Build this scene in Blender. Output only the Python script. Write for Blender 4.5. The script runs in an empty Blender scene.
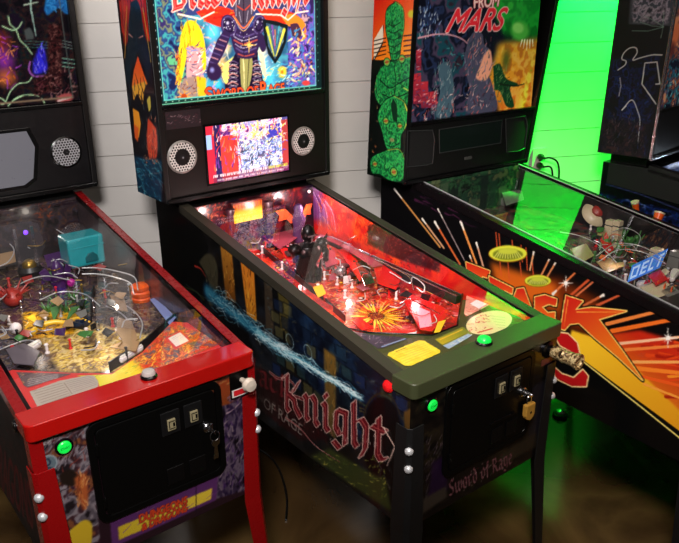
import bpy, bmesh, math, random
import numpy as np
from mathutils import Vector, Matrix

SC = bpy.context.scene
COL = SC.collection
rnd = random.Random(7)

# ------------------------------------------------------------------ camera
F_PX = 725.081
PP = (339.5 - 23.122, 271.5 + 20.287)
CR = np.array([0.7959319069573537, -0.6051004242022445, -0.018597744957232154])
CU = np.array([0.23746891703854597, 0.2838067257721084, 0.9290114401055865])
CF = np.array([0.5568670513935715, 0.7438462334627898, -0.36958337088598875])
ZF = 0.9                                        # height of a lockdown bar above the floor
CC = np.array([-1.1025648087418385, -1.0864122314961508, 0.8565208332727908 + ZF])

cam_data = bpy.data.cameras.new('camera')
cam = bpy.data.objects.new('camera', cam_data)
COL.objects.link(cam)
M = Matrix.Identity(4)
for i in range(3):
    M[i][0], M[i][1], M[i][2], M[i][3] = CR[i], CU[i], -CF[i], CC[i]
cam.matrix_world = M
cam_data.sensor_width = 36
cam_data.lens = F_PX * 36 / 679
cam_data.shift_x = 23.122 / 679
cam_data.shift_y = 20.287 / 679
cam_data.clip_start = 0.05
SC.camera = cam

# ------------------------------------------------------------------ colours and materials
def lin(c):
    c = np.asarray(c, float) / 255.0
    return np.where(c <= 0.04045, c / 12.92, ((c + 0.055) / 1.055) ** 2.4)

MATS = {}
def mat(name, col, rough=0.5, metal=0.0, emit=0.0, coat=0.0, grain=0.0, scale=60.0, bump=0.0, spec=0.5, emit_col=None):
    """Principled material with procedural grain in its colour and roughness."""
    if name in MATS: return MATS[name]
    m = bpy.data.materials.new(name); m.use_nodes = True
    nt = m.node_tree; b = nt.nodes['Principled BSDF']
    c = [*lin(col), 1.0]
    b.inputs['Base Color'].default_value = c
    b.inputs['Roughness'].default_value = rough
    b.inputs['Metallic'].default_value = metal
    b.inputs['Coat Weight'].default_value = coat
    b.inputs['Coat Roughness'].default_value = 0.06
    b.inputs['Specular IOR Level'].default_value = spec
    if emit:
        b.inputs['Emission Color'].default_value = [*lin(emit_col or col), 1]
        b.inputs['Emission Strength'].default_value = emit
        m.cycles.emission_sampling = 'NONE'
    tc = nt.nodes.new('ShaderNodeTexCoord')
    n = nt.nodes.new('ShaderNodeTexNoise'); n.inputs['Scale'].default_value = scale; n.inputs['Detail'].default_value = 5
    nt.links.new(tc.outputs['Object'], n.inputs['Vector'])
    mr = nt.nodes.new('ShaderNodeMapRange')
    mr.inputs['To Min'].default_value = max(0.02, rough - 0.06); mr.inputs['To Max'].default_value = min(1, rough + 0.06)
    nt.links.new(n.outputs['Fac'], mr.inputs['Value']); nt.links.new(mr.outputs['Result'], b.inputs['Roughness'])
    if grain:
        mx = nt.nodes.new('ShaderNodeMix'); mx.data_type = 'RGBA'
        mx.inputs[6].default_value = [x * (1 - grain) for x in c[:3]] + [1]
        mx.inputs[7].default_value = [min(1, x * (1 + grain)) for x in c[:3]] + [1]
        nt.links.new(n.outputs['Fac'], mx.inputs[0]); nt.links.new(mx.outputs[2], b.inputs['Base Color'])
    if bump:
        bp = nt.nodes.new('ShaderNodeBump'); bp.inputs['Strength'].default_value = bump; bp.inputs['Distance'].default_value = 0.002
        nt.links.new(n.outputs['Fac'], bp.inputs['Height']); nt.links.new(bp.outputs['Normal'], b.inputs['Normal'])
    MATS[name] = m
    return m

def art_mat(name, rough=0.3, emit=0.0, coat=0.0, spec=0.5, gain=1.0):
    """Printed artwork: colour comes from the mesh's own colour attribute."""
    if name in MATS: return MATS[name]
    m = bpy.data.materials.new(name); m.use_nodes = True
    nt = m.node_tree; b = nt.nodes['Principled BSDF']
    a = nt.nodes.new('ShaderNodeAttribute'); a.attribute_name = 'print'
    nt.links.new(a.outputs['Color'], b.inputs['Base Color'])
    b.inputs['Roughness'].default_value = rough
    b.inputs['Coat Weight'].default_value = coat
    b.inputs['Coat Roughness'].default_value = 0.05
    b.inputs['Specular IOR Level'].default_value = spec
    if emit:
        nt.links.new(a.outputs['Color'], b.inputs['Emission Color'])
        b.inputs['Emission Strength'].default_value = emit
        m.cycles.emission_sampling = 'NONE'
    MATS[name] = m
    return m

def glass_mat(name, tint=(1, 1, 1), refl=1.0, rough=0.0, ior=1.5):
    """Thin sheet: Fresnel reflection over clear transmission."""
    if name in MATS: return MATS[name]
    m = bpy.data.materials.new(name); m.use_nodes = True
    nt = m.node_tree; nt.nodes.clear()
    o = nt.nodes.new('ShaderNodeOutputMaterial'); mix = nt.nodes.new('ShaderNodeMixShader')
    t = nt.nodes.new('ShaderNodeBsdfTransparent'); t.inputs['Color'].default_value = [*tint, 1]
    g = nt.nodes.new('ShaderNodeBsdfGlossy'); g.inputs['Roughness'].default_value = rough
    f = nt.nodes.new('ShaderNodeFresnel'); f.inputs['IOR'].default_value = ior
    mu = nt.nodes.new('ShaderNodeMath'); mu.operation = 'MULTIPLY'; mu.inputs[1].default_value = refl; mu.use_clamp = True
    ge = nt.nodes.new('ShaderNodeNewGeometry'); inv = nt.nodes.new('ShaderNodeMath'); inv.operation = 'SUBTRACT'; inv.inputs[0].default_value = 1.0
    nt.links.new(ge.outputs['Backfacing'], inv.inputs[1])                    # the sheet mirrors at the face a ray enters
    m2 = nt.nodes.new('ShaderNodeMath'); m2.operation = 'MULTIPLY'
    nt.links.new(f.outputs[0], mu.inputs[0]); nt.links.new(mu.outputs[0], m2.inputs[0]); nt.links.new(inv.outputs[0], m2.inputs[1]); nt.links.new(m2.outputs[0], mix.inputs[0])
    nt.links.new(t.outputs[0], mix.inputs[1]); nt.links.new(g.outputs[0], mix.inputs[2])
    nt.links.new(mix.outputs[0], o.inputs['Surface'])
    MATS[name] = m
    return m

# ------------------------------------------------------------------ mesh helper
DZ = [0.0]          # vertical offset from a machine's own frame (0 = top of its lockdown bar) to its root on the floor

DY = [0.0]
class MB:
    def __init__(s): s.v = []; s.f = []
    def add(s, vs, fs):
        o = len(s.v); s.v += [tuple(map(float, p)) for p in vs]; s.f += [tuple(i + o for i in q) for q in fs]; return s
    def box(s, x0, x1, y0, y1, z0, z1):
        return s.add([(x0,y0,z0),(x1,y0,z0),(x1,y1,z0),(x0,y1,z0),(x0,y0,z1),(x1,y0,z1),(x1,y1,z1),(x0,y1,z1)],
                     [(0,3,2,1),(4,5,6,7),(0,1,5,4),(1,2,6,5),(2,3,7,6),(3,0,4,7)])
    def hexa(s, p):
        return s.add(p, [(0,3,2,1),(4,5,6,7),(0,1,5,4),(1,2,6,5),(2,3,7,6),(3,0,4,7)])
    def prism(s, poly, fn, a, b):
        """poly of 2-D points, swept between depth a and b; fn(p, q, d) gives the 3-D point."""
        n = len(poly)
        vs = [fn(*p, a) for p in poly] + [fn(*p, b) for p in poly]
        return s.add(vs, [tuple(range(n))[::-1], tuple(range(n, 2*n))] + [(i, (i+1) % n, n + (i+1) % n, n + i) for i in range(n)])
    def cyl(s, p0, p1, r0, r1=None, seg=16, caps=True):
        r1 = r0 if r1 is None else r1
        p0 = Vector(p0); p1 = Vector(p1); d = (p1 - p0).normalized()
        u = d.orthogonal().normalized(); w = d.cross(u)
        vs = []
        for p, r in ((p0, r0), (p1, r1)):
            for i in range(seg):
                a = 2*math.pi*i/seg; vs.append(p + (u*math.cos(a) + w*math.sin(a))*r)
        fs = [(i, (i+1) % seg, seg + (i+1) % seg, seg + i) for i in range(seg)]
        if caps: fs += [tuple(range(seg))[::-1], tuple(range(seg, 2*seg))]
        return s.add(vs, fs)
    def lathe(s, prof, p0, axis=(0,0,1), seg=20):
        """prof: list of (radius, height along axis)."""
        p0 = Vector(p0); d = Vector(axis).normalized(); u = d.orthogonal().normalized(); w = d.cross(u)
        vs = []; n = len(prof)
        for r, h in prof:
            for i in range(seg):
                a = 2*math.pi*i/seg; vs.append(p0 + d*h + (u*math.cos(a) + w*math.sin(a))*max(r, 1e-5))
        fs = [(k*seg+i, k*seg+(i+1) % seg, (k+1)*seg+(i+1) % seg, (k+1)*seg+i) for k in range(n-1) for i in range(seg)]
        fs += [tuple(range(seg))[::-1], tuple(range((n-1)*seg, n*seg))]
        return s.add(vs, fs)
    def tube(s, pts, r, seg=8, r1=None):
        pts = [Vector(p) for p in pts]; n = len(pts); r1 = r if r1 is None else r1
        vs = []; ref = None
        for k, p in enumerate(pts):
            d = (pts[min(k+1, n-1)] - pts[max(k-1, 0)]).normalized()
            if ref is None: ref = d.orthogonal().normalized()
            u = (ref - d*ref.dot(d)).normalized(); ref = u; w = d.cross(u)
            rr = r + (r1 - r)*k/max(1, n-1)
            for i in range(seg):
                a = 2*math.pi*i/seg; vs.append(p + (u*math.cos(a) + w*math.sin(a))*rr)
        fs = [(k*seg+i, k*seg+(i+1) % seg, (k+1)*seg+(i+1) % seg, (k+1)*seg+i) for k in range(n-1) for i in range(seg)]
        fs += [tuple(range(seg))[::-1], tuple(range((n-1)*seg, n*seg))]
        return s.add(vs, fs)
    def ball(s, c, rx, ry=None, rz=None, seg=16, rings=10):
        ry = rx if ry is None else ry; rz = rx if rz is None else rz
        vs = []
        for k in range(rings+1):
            t = math.pi*k/rings
            for i in range(seg):
                a = 2*math.pi*i/seg
                vs.append((c[0]+rx*math.sin(t)*math.cos(a), c[1]+ry*math.sin(t)*math.sin(a), c[2]+rz*math.cos(t)))
        fs = [(k*seg+i, (k+1)*seg+i, (k+1)*seg+(i+1) % seg, k*seg+(i+1) % seg) for k in range(rings) for i in range(seg)]
        return s.add(vs, fs)
    def build(s, name, m, parent=None, bevel=0.0, smooth=False, label=None, segs=2):
        me = bpy.data.meshes.new(name)
        me.from_pydata([(x, y + DY[0], z + DZ[0]) for x, y, z in s.v], [], s.f)
        bm = bmesh.new(); bm.from_mesh(me)
        bmesh.ops.remove_doubles(bm, verts=bm.verts, dist=1e-6)
        bmesh.ops.recalc_face_normals(bm, faces=bm.faces)
        if smooth:
            for fc in bm.faces: fc.smooth = True
            for e in bm.edges:
                if len(e.link_faces) == 2 and e.calc_face_angle(0) > 0.7: e.smooth = False
        bm.to_mesh(me); bm.free()
        me.materials.append(m)
        o = bpy.data.objects.new(name, me); COL.objects.link(o)
        if parent is not None: o.parent = parent
        if bevel:
            bv = o.modifiers.new('bevel', 'BEVEL'); bv.width = bevel; bv.segments = segs; bv.limit_method = 'ANGLE'; bv.angle_limit = 0.6
        if label: o['label'] = label
        return o

def spline(pts, n=8):
    """Catmull-Rom through 2-D or 3-D points."""
    P = [np.array(p, float) for p in pts]; P = [2*P[0]-P[1]] + P + [2*P[-1]-P[-2]]
    out = []
    for i in range(1, len(P)-2):
        for k in range(n):
            t = k/n
            out.append(0.5*((2*P[i]) + (P[i+1]-P[i-1])*t + (2*P[i-1]-5*P[i]+4*P[i+1]-P[i+2])*t*t + (-P[i-1]+3*P[i]-3*P[i+1]+P[i+2])*t**3))
    out.append(P[-2]); return [tuple(q) for q in out]

def rrect(x0, x1, y0, y1, r, n=5):
    out = []
    for cx, cy, a0 in ((x1-r, y0+r, -90), (x1-r, y1-r, 0), (x0+r, y1-r, 90), (x0+r, y0+r, 180)):
        for k in range(n+1):
            a = math.radians(a0 + 90*k/n); out.append((cx+r*math.cos(a), cy+r*math.sin(a)))
    return out

def tag(o, label=None, cat=None, group=None, kind=None):
    if label: o['label'] = label
    if cat: o['category'] = cat
    if group: o['group'] = group
    if kind: o['kind'] = kind
    return o

# ------------------------------------------------------------------ machine frames
class Pose:
    def __init__(s, x, y, a, dz): s.x, s.y, s.a, s.dz = x, y, a, dz; s.c, s.s = math.cos(a), math.sin(a)
    def inv(s, P):
        d = np.asarray(P, float) - np.array([s.x, s.y, ZF + s.dz]); return np.array([s.c*d[0]+s.s*d[1], -s.s*d[0]+s.c*d[1], d[2]])
    def rot(s, D): return np.array([s.c*D[0]+s.s*D[1], -s.s*D[0]+s.c*D[1], D[2]])
    def world(s, P): return (s.x + s.c*P[0] - s.s*P[1], s.y + s.s*P[0] + s.c*P[1], P[2] + ZF + s.dz)

def pixel_ray(u, v): return CF + CR*((u-PP[0])/F_PX) - CU*((v-PP[1])/F_PX)

class Surf:
    """A flat surface of a machine: origin O, in-plane axes U, V (machine frame). px() measures where a point seen in the photograph lies on it."""
    def __init__(s, pose, O, U, V):
        s.pose = pose; s.O = np.array(O, float); s.U = np.array(U, float); s.V = np.array(V, float)
        s.U /= np.linalg.norm(s.U); s.V /= np.linalg.norm(s.V); s.n = np.cross(s.U, s.V)
    def px(s, u, v):
        D = s.pose.rot(pixel_ray(u, v)); C = s.pose.inv(CC)
        t = ((s.O - C) @ s.n)/(D @ s.n); d = C + D*t - s.O
        return (float(d @ s.U), float(d @ s.V))
    def pts(s, L): return [s.px(*p) for p in L]
    def at(s, a, b, h=0.0): return tuple(s.O + s.U*a + s.V*b + s.n*h)
    def pt(s, u, v, h=0.0): return s.at(*s.px(u, v), h)
    def lift(s, h): return Surf(s.pose, s.O + s.n*h, s.U, s.V)

def glyphs(text):
    """Triangles of a word in Blender's own font, scaled to the unit square."""
    cu = bpy.data.curves.new('t', 'FONT'); cu.body = text
    ob = bpy.data.objects.new('t', cu); COL.objects.link(ob)
    dg = bpy.context.evaluated_depsgraph_get()
    me = bpy.data.meshes.new_from_object(ob.evaluated_get(dg))
    me.calc_loop_triangles()
    V = np.array([v.co[:2] for v in me.vertices]); T = np.array([t.vertices[:] for t in me.loop_triangles])
    V -= V.min(0); V /= V.max(0)
    bpy.data.objects.remove(ob); bpy.data.curves.remove(cu); bpy.data.meshes.remove(me)
    return V, T

# ------------------------------------------------------------------ printed artwork (a small painter working in metres on a Surf)
def fbm(h, w, cell, seed, octs=4, stretch=(1, 1)):
    r = np.random.RandomState(seed); out = np.zeros((h, w)); amp = 1; tot = 0
    for o in range(octs):
        gy = max(2, int(h/cell*stretch[1])+2); gx = max(2, int(w/cell*stretch[0])+2)
        g = r.rand(gy, gx)
        y = np.linspace(0, gy-1.001, h); x = np.linspace(0, gx-1.001, w)
        yi = y.astype(int); xi = x.astype(int); fy = (y-yi)[:, None]; fx = (x-xi)[None]
        fy = fy*fy*(3-2*fy); fx = fx*fx*(3-2*fx)
        a = g[np.ix_(yi, xi)]; b = g[np.ix_(yi, xi+1)]; c = g[np.ix_(yi+1, xi)]; d = g[np.ix_(yi+1, xi+1)]
        out += amp*((a*(1-fx)+b*fx)*(1-fy)+(c*(1-fx)+d*fx)*fy); tot += amp; amp *= 0.55; cell /= 2
        if cell < 2: break
    return out/tot

BLACKLETTER = {
    'K': (1.1, [[(.18,1.35),(.16,.05),(.3,-.05)], [(.2,.55),(.5,.8),(.8,1.3)], [(.2,.62),(.55,.52),(.62,.25),(.9,-.05)], [(-.05,1.2),(.2,1.4)]]),
    'n': (.95, [[(.08,.92),(.22,.82),(.22,.1),(.34,0)], [(.22,.78),(.55,1.0),(.74,.85),(.74,.12),(.9,0)]]),
    'i': (.6, [[(.25,.95),(.48,.85),(.48,.12),(.75,0)], [(.42,1.28),(.58,1.18)]]),
    'g': (.92, [[(.78,.95),(.28,.92),(.22,.3),(.42,.1),(.75,.3)], [(.76,.95),(.74,-.15),(.45,-.4),(.1,-.25)]]),
    'h': (.95, [[(.16,1.45),(.2,.1),(.34,0)], [(.2,.78),(.55,1),(.78,.82),(.74,.1),(.52,-.28)]]),
    't': (.8, [[(.42,1.3),(.38,.14),(.55,0),(.85,.12)], [(.06,.95),(.8,.95)]]),
    'B': (1.0, [[(.18,1.35),(.18,0)], [(.05,1.3),(.62,1.28),(.68,.85),(.2,.68)], [(.2,.68),(.76,.58),(.74,.1),(.08,0)]]),
    'l': (.55, [[(.38,1.45),(.42,.1),(.75,0)]]), 'a': (.88, [[(.18,.88),(.6,.95),(.7,.8),(.7,.1),(.92,0)], [(.7,.52),(.26,.42),(.2,.1),(.45,0),(.7,.2)]]),
    'c': (.8, [[(.78,.85),(.5,1),(.2,.8),(.2,.2),(.45,0),(.85,.15)]]), 'k': (.9, [[(.2,1.4),(.2,.1),(.35,0)], [(.22,.55),(.5,.75),(.7,.95)], [(.3,.55),(.6,.4),(.86,0)]]),
    'S': (.95, [[(.8,1.2),(.5,1.38),(.2,1.15),(.24,.85),(.72,.55),(.76,.2),(.45,0),(.1,.15)]]), 'w': (1.25, [[(.08,.95),(.18,.1),(.34,0),(.5,.2),(.5,.95)], [(.5,.2),(.66,0),(.86,.2),(.86,.95)]]),
    'o': (.85, [[(.5,1),(.2,.8),(.2,.2),(.5,0),(.76,.2),(.76,.8),(.5,1)]]), 'r': (.75, [[(.1,.92),(.28,.82),(.28,.1),(.42,0)], [(.28,.8),(.6,1),(.82,.88)]]),
    'd': (.9, [[(.3,1.4),(.6,1.1),(.76,.7),(.74,.15),(.5,0),(.2,.2),(.2,.75),(.5,.95),(.76,.75)]]), 'f': (.65, [[(.8,1.3),(.5,1.4),(.4,1.1),(.4,-.2)], [(.1,.92),(.76,.92)]]),
    'R': (1.0, [[(.18,1.35),(.18,0)], [(.05,1.3),(.62,1.28),(.7,.9),(.2,.68)], [(.3,.68),(.6,.5),(.7,.15),(.95,0)]]), 'e': (.8, [[(.2,.5),(.7,.62),(.68,.88),(.45,1),(.2,.8),(.2,.2),(.45,0),(.82,.15)]]),
}

class Art:
    def __init__(s, surf, a0, a1, b0, b1, res=0.003, bg=(20, 20, 20), ss=2):
        s.surf, s.a0, s.a1, s.b0, s.b1, s.res = surf, a0, a1, b0, b1, res
        s.k = ss/res; s.W = max(4, int((a1-a0)*s.k)); s.H = max(4, int((b1-b0)*s.k))
        s.img = np.empty((s.H, s.W, 3)); s.img[:] = bg
        s.raw = False; s.gain = 1.0
    def c(s, L):
        L = L if s.raw else s.surf.pts(L)
        return np.array([((a-s.a0)*s.k, (b-s.b0)*s.k) for a, b in L])
    def pixlen(s, w): return w*0.001*s.k       # mm -> canvas cells
    def mask(s, P):
        m = np.zeros((s.H, s.W), bool)
        x0, y0 = np.floor(P.min(0)).astype(int); x1, y1 = np.ceil(P.max(0)).astype(int)
        x0 = max(0, x0); y0 = max(0, y0); x1 = min(s.W, x1+1); y1 = min(s.H, y1+1)
        if x1 <= x0 or y1 <= y0: return m
        X = np.arange(x0, x1)+0.5; Y = (np.arange(y0, y1)+0.5)[:, None]
        ins = np.zeros((y1-y0, x1-x0), bool)
        for (ax, ay), (bx, by) in zip(P, np.roll(P, -1, 0)):
            if ay == by: continue
            cond = (ay > Y) != (by > Y)
            ins ^= cond & (X[None] < (bx-ax)*(Y-ay)/(by-ay)+ax)
        m[y0:y1, x0:x1] = ins
        return m
    def put(s, m, col, alpha=1.0):
        m = m*alpha if m.dtype != bool else m.astype(float)*alpha
        s.img += (np.asarray(col, float)-s.img)*m[..., None]
        return s
    def soft(s, m, mm):
        r = max(1, int(s.pixlen(mm))); a = m.astype(float)
        for _ in range(2):
            for ax in (0, 1):
                pad = [(0, 0), (0, 0)]; pad[ax] = (r+1, r); c = np.cumsum(np.pad(a, pad, mode='edge'), ax)
                a = (np.take(c, range(2*r+1, c.shape[ax]), ax) - np.take(c, range(0, c.shape[ax]-2*r-1), ax))/(2*r+1)
        return a
    def poly(s, L, col, alpha=1.0, soft=0):
        m = s.mask(s.c(L))
        return s.put(s.soft(m, soft) if soft else m, col, alpha)
    def line(s, L, w, col, w1=None, alpha=1.0, soft=0):
        P = s.c(L); w1 = w if w1 is None else w1; n = len(P); m = np.zeros((s.H, s.W), bool)
        for i in range(n-1):
            r0 = s.pixlen(w + (w1-w)*i/(n-1))/2; r1 = s.pixlen(w + (w1-w)*(i+1)/(n-1))/2; R = max(r0, r1, 0.6)
            a, b = P[i], P[i+1]
            x0 = max(0, int(min(a[0], b[0])-R-1)); x1 = min(s.W, int(max(a[0], b[0])+R+2)); y0 = max(0, int(min(a[1], b[1])-R-1)); y1 = min(s.H, int(max(a[1], b[1])+R+2))
            if x1 <= x0 or y1 <= y0: continue
            X = np.arange(x0, x1)[None]+0.5; Y = np.arange(y0, y1)[:, None]+0.5
            d = b-a; L2 = max(d@d, 1e-9); t = np.clip(((X-a[0])*d[0]+(Y-a[1])*d[1])/L2, 0, 1)
            m[y0:y1, x0:x1] |= np.hypot(X-a[0]-t*d[0], Y-a[1]-t*d[1]) <= np.maximum(0.6, r0+(r1-r0)*t)
        return s.put(s.soft(m, soft) if soft else m, col, alpha)
    def blob(s, c, rx, ry, col, alpha=1.0, rot=0.0, edge=0.15):
        """ellipse centred at a photo point; radii in mm; edge = soft fraction."""
        P = s.c([c])[0]; X = np.arange(s.W)[None]+0.5-P[0]; Y = np.arange(s.H)[:, None]+0.5-P[1]
        cr, sr = math.cos(rot), math.sin(rot); u = (X*cr+Y*sr)/s.pixlen(rx); v = (-X*sr+Y*cr)/s.pixlen(ry)
        d = np.sqrt(u*u+v*v); m = np.clip((1-d)/max(edge, 1e-3), 0, 1)
        return s.put(m, col, alpha)
    def ring(s, c, rx, ry, w, col, alpha=1.0, rot=0.0):
        P = s.c([c])[0]; X = np.arange(s.W)[None]+0.5-P[0]; Y = np.arange(s.H)[:, None]+0.5-P[1]
        cr, sr = math.cos(rot), math.sin(rot); u = (X*cr+Y*sr); v = (-X*sr+Y*cr)
        d = np.sqrt((u/s.pixlen(rx))**2+(v/s.pixlen(ry))**2); wd = s.pixlen(w)/max(s.pixlen(min(rx, ry)), 1)
        return s.put(np.abs(d-1) < wd/2, col, alpha)
    def noise(s, col, cell=30, seed=1, lo=0.45, hi=0.65, alpha=1.0, region=None, stretch=(1, 1), soft=0):
        """patches of a colour; cell in mm."""
        f = fbm(s.H, s.W, s.pixlen(cell), seed, stretch=stretch)
        m = np.clip((f-lo)/(hi-lo), 0, 1)
        if region is not None:
            r = s.mask(s.c(region)); m = m*(s.soft(r, soft) if soft else r)
        return s.put(m, col, alpha)
    def grad(s, L, ca, cb, pa, pb, alpha=1.0, soft=0):
        """polygon filled with a blend from colour ca at point pa to cb at pb."""
        m = s.mask(s.c(L)); A, B = s.c([pa, pb]); d = B-A
        t = np.clip(((np.arange(s.W)[None]+0.5-A[0])*d[0]+(np.arange(s.H)[:, None]+0.5-A[1])*d[1])/(d@d), 0, 1)[..., None]
        col = np.asarray(ca, float)*(1-t)+np.asarray(cb, float)*t
        mm = (s.soft(m, soft) if soft else m.astype(float))[..., None]*alpha
        s.img += (col-s.img)*mm; return s
    def strokes(s, region, n, pal, ln=(8, 25), w=(1, 3), seed=1, ang=None, spread=3.2, alpha=0.9, bend=0.4):
        """brush strokes scattered in a region; lengths and widths in mm."""
        r = random.Random(seed); P = s.c(region); lo = P.min(0); hi = P.max(0); m = s.mask(P); raw = s.raw; s.raw = True; k = 0; tries = 0
        while k < n and tries < n*20:
            tries += 1
            x = r.uniform(lo[0], hi[0]); y = r.uniform(lo[1], hi[1])
            if not (0 <= int(y) < s.H and 0 <= int(x) < s.W and m[int(y), int(x)]): continue
            a = (r.uniform(-spread, spread) if ang is None else ang+r.uniform(-spread, spread)); l = r.uniform(*ln)*0.001
            X, Y = s.a0+x/s.k, s.b0+y/s.k; a2 = a+r.uniform(-bend, bend)
            pts = [(X, Y), (X+l/2*math.cos(a), Y+l/2*math.sin(a)), (X+l/2*math.cos(a)+l/2*math.cos(a2), Y+l/2*math.sin(a)+l/2*math.sin(a2))]
            ww = r.uniform(*w); s.line(pts, ww, r.choice(pal), w1=ww*0.3, alpha=alpha); k += 1
        s.raw = raw; return s
    def word(s, text, quad, col, edge=None, edge_mm=2.0, alpha=1.0, fat=0.0, slant=0.0):
        """text filling a quad given by photo points: top-left, top-right, bottom-right, bottom-left."""
        V, T = glyphs(text); q = s.c(quad)
        V = V.copy(); V[:, 0] += slant*(V[:, 1]-0.5)
        x = V[:, :1]; y = V[:, 1:]
        P = (q[3]*(1-x)+q[2]*x)*(1-y)+(q[0]*(1-x)+q[1]*x)*y
        m = np.zeros((s.H, s.W), bool)
        for t in T: m |= s.mask(P[t])
        def grow(m, mm):
            r = int(round(s.pixlen(mm))); o = m.copy()
            for _ in range(r):
                p = np.pad(o, 1); o = p[1:-1, 1:-1] | p[:-2, 1:-1] | p[2:, 1:-1] | p[1:-1, :-2] | p[1:-1, 2:]
            return o
        if fat: m = grow(m, fat)
        if edge is not None: s.put(grow(m, edge_mm), edge, alpha)
        return s.put(m, col, alpha)
    def mottle(s, region, pal, cell=14, seed=1, alpha=1.0, soft=2, stretch=(1, 1), gain=2.6):
        """organic patchwork of a palette: two noise fields pick and blend the colours."""
        P = s.c(region); m = s.mask(P); m = s.soft(m, soft) if soft else m.astype(float)
        f = fbm(s.H, s.W, s.pixlen(cell), seed, 4, stretch); g = fbm(s.H, s.W, s.pixlen(cell*0.6), seed+50, 3, stretch)
        t = np.clip((f-0.5)*gain+0.5+(g-0.5)*1.2, 0, 0.9999)*(len(pal)-1); i = t.astype(int); u = (t-i)[..., None]; u = np.clip((u-0.25)*2, 0, 1)
        pal = np.asarray(pal, float); col = pal[i]*(1-u)+pal[np.minimum(i+1, len(pal)-1)]*u
        s.img += (col-s.img)*(m*alpha)[..., None]; return s
    def gothic(s, text, quad, col, edge=None, edge_mm=2.0, nib=0.24, alpha=1.0, shine=None):
        """black-letter word drawn with a broad nib, filling a quad (top-left, top-right, bottom-right, bottom-left)."""
        q = s.c(quad); adv = [BLACKLETTER[ch][0] if ch in BLACKLETTER else 0.5 for ch in text]; tot = sum(adv); x0 = 0; m = np.zeros((s.H, s.W), bool); hl = m.copy()
        def W_(x, y):
            y = (y+0.45)/1.95; x = x/tot
            return (q[3]*(1-x)+q[2]*x)*(1-y)+(q[0]*(1-x)+q[1]*x)*y
        n = np.array((0.5*math.cos(0.75), 0.5*math.sin(0.75)))*nib
        for ch, a in zip(text, adv):
            for L in BLACKLETTER.get(ch, (0.5, []))[1]:
                for (ax, ay), (bx, by) in zip(L[:-1], L[1:]):
                    ax_, bx_ = x0+ax*a, x0+bx*a
                    m |= s.mask(np.array([W_(ax_-n[0], ay-n[1]), W_(bx_-n[0], by-n[1]), W_(bx_+n[0], by+n[1]), W_(ax_+n[0], ay+n[1])]))
                    if shine is not None: hl |= s.mask(np.array([W_(ax_-n[0]*.35, ay-n[1]*.35), W_(bx_-n[0]*.35, by-n[1]*.35), W_(bx_+n[0]*.1, by+n[1]*.1), W_(ax_+n[0]*.1, ay+n[1]*.1)]))
            x0 += a
        if edge is not None:
            r = int(round(s.pixlen(edge_mm))); o = m.copy()
            for _ in range(r):
                p = np.pad(o, 1); o = p[1:-1, 1:-1] | p[:-2, 1:-1] | p[2:, 1:-1] | p[1:-1, :-2] | p[1:-1, 2:]
            s.put(o, edge, alpha)
        s.put(m, col, alpha)
        if shine is not None: s.put(hl & m, shine, 0.8)
        return s
    def sheet(s, name, m, parent, lo=None, hi=None, h=0.0006, label=None, a_lim=None, alo=None, ahi=None):
        """link the artwork as a sheet on its surface; lo(a), hi(a) bound it along V; alo, ahi bound it along U."""
        a0 = s.a0 if alo is None else alo; a1 = s.a1 if ahi is None else ahi
        na = max(2, int(round((a1-a0)/s.res))); A = np.linspace(a0, a1, na+1)
        L = np.array([s.b0 if lo is None else lo(a) for a in A]); Hh = np.array([s.b1 if hi is None else hi(a) for a in A])
        nb = max(2, int(round((Hh-L).max()/s.res))); t = np.linspace(0, 1, nb+1)[:, None]
        AA = np.repeat(A[None], nb+1, 0); BB = L[None]*(1-t)+Hh[None]*t
        return s._link(name, m, parent, AA, BB, h, label)
    def _link(s, name, m, parent, AA, BB, h, label, keep=None):
        nb, na = AA.shape[0]-1, AA.shape[1]-1
        P = s.surf.O+AA[..., None]*s.surf.U+BB[..., None]*s.surf.V+s.surf.n*h
        P = P.reshape(-1, 3).copy(); P[:, 2] += DZ[0]
        small = s.img
        fx = np.clip((AA-s.a0)*s.k-0.5, 0, s.W-1.001); fy = np.clip((BB-s.b0)*s.k-0.5, 0, s.H-1.001)
        # average a 2x2 neighbourhood of the finer canvas
        acc = 0
        for dx in (-0.5, 0.5):
            for dy in (-0.5, 0.5):
                xx = np.clip(fx+dx, 0, s.W-1.001); yy = np.clip(fy+dy, 0, s.H-1.001); xi = xx.astype(int); yi = yy.astype(int); ux = (xx-xi)[..., None]; uy = (yy-yi)[..., None]
                acc = acc+(small[yi, xi]*(1-ux)+small[yi, xi+1]*ux)*(1-uy)+(small[yi+1, xi]*(1-ux)+small[yi+1, xi+1]*ux)*uy
        col = (lin(np.clip(acc/4, 0, 255))*s.gain).reshape(-1, 3)
        idx = np.arange((na+1)*(nb+1)).reshape(nb+1, na+1)
        Q = np.stack([idx[:-1, :-1], idx[:-1, 1:], idx[1:, 1:], idx[1:, :-1]], -1).reshape(-1, 4)
        if keep is not None: Q = Q[keep(((AA[:-1, :-1]+AA[1:, 1:])/2).ravel(), ((BB[:-1, :-1]+BB[1:, 1:])/2).ravel())]
        me = bpy.data.meshes.new(name)
        me.vertices.add(len(P)); me.vertices.foreach_set('co', P.ravel())
        me.loops.add(Q.size); me.loops.foreach_set('vertex_index', Q.ravel().astype(np.int32))
        me.polygons.add(len(Q)); me.polygons.foreach_set('loop_start', np.arange(0, Q.size, 4, dtype=np.int32)); me.polygons.foreach_set('loop_total', np.full(len(Q), 4, np.int32))
        me.update(calc_edges=True)
        if keep is not None:
            pass
        at = me.color_attributes.new('print', 'FLOAT_COLOR', 'POINT')
        at.data.foreach_set('color', np.c_[col, np.ones(len(col))].ravel())
        me.materials.append(m); me.validate()
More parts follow.
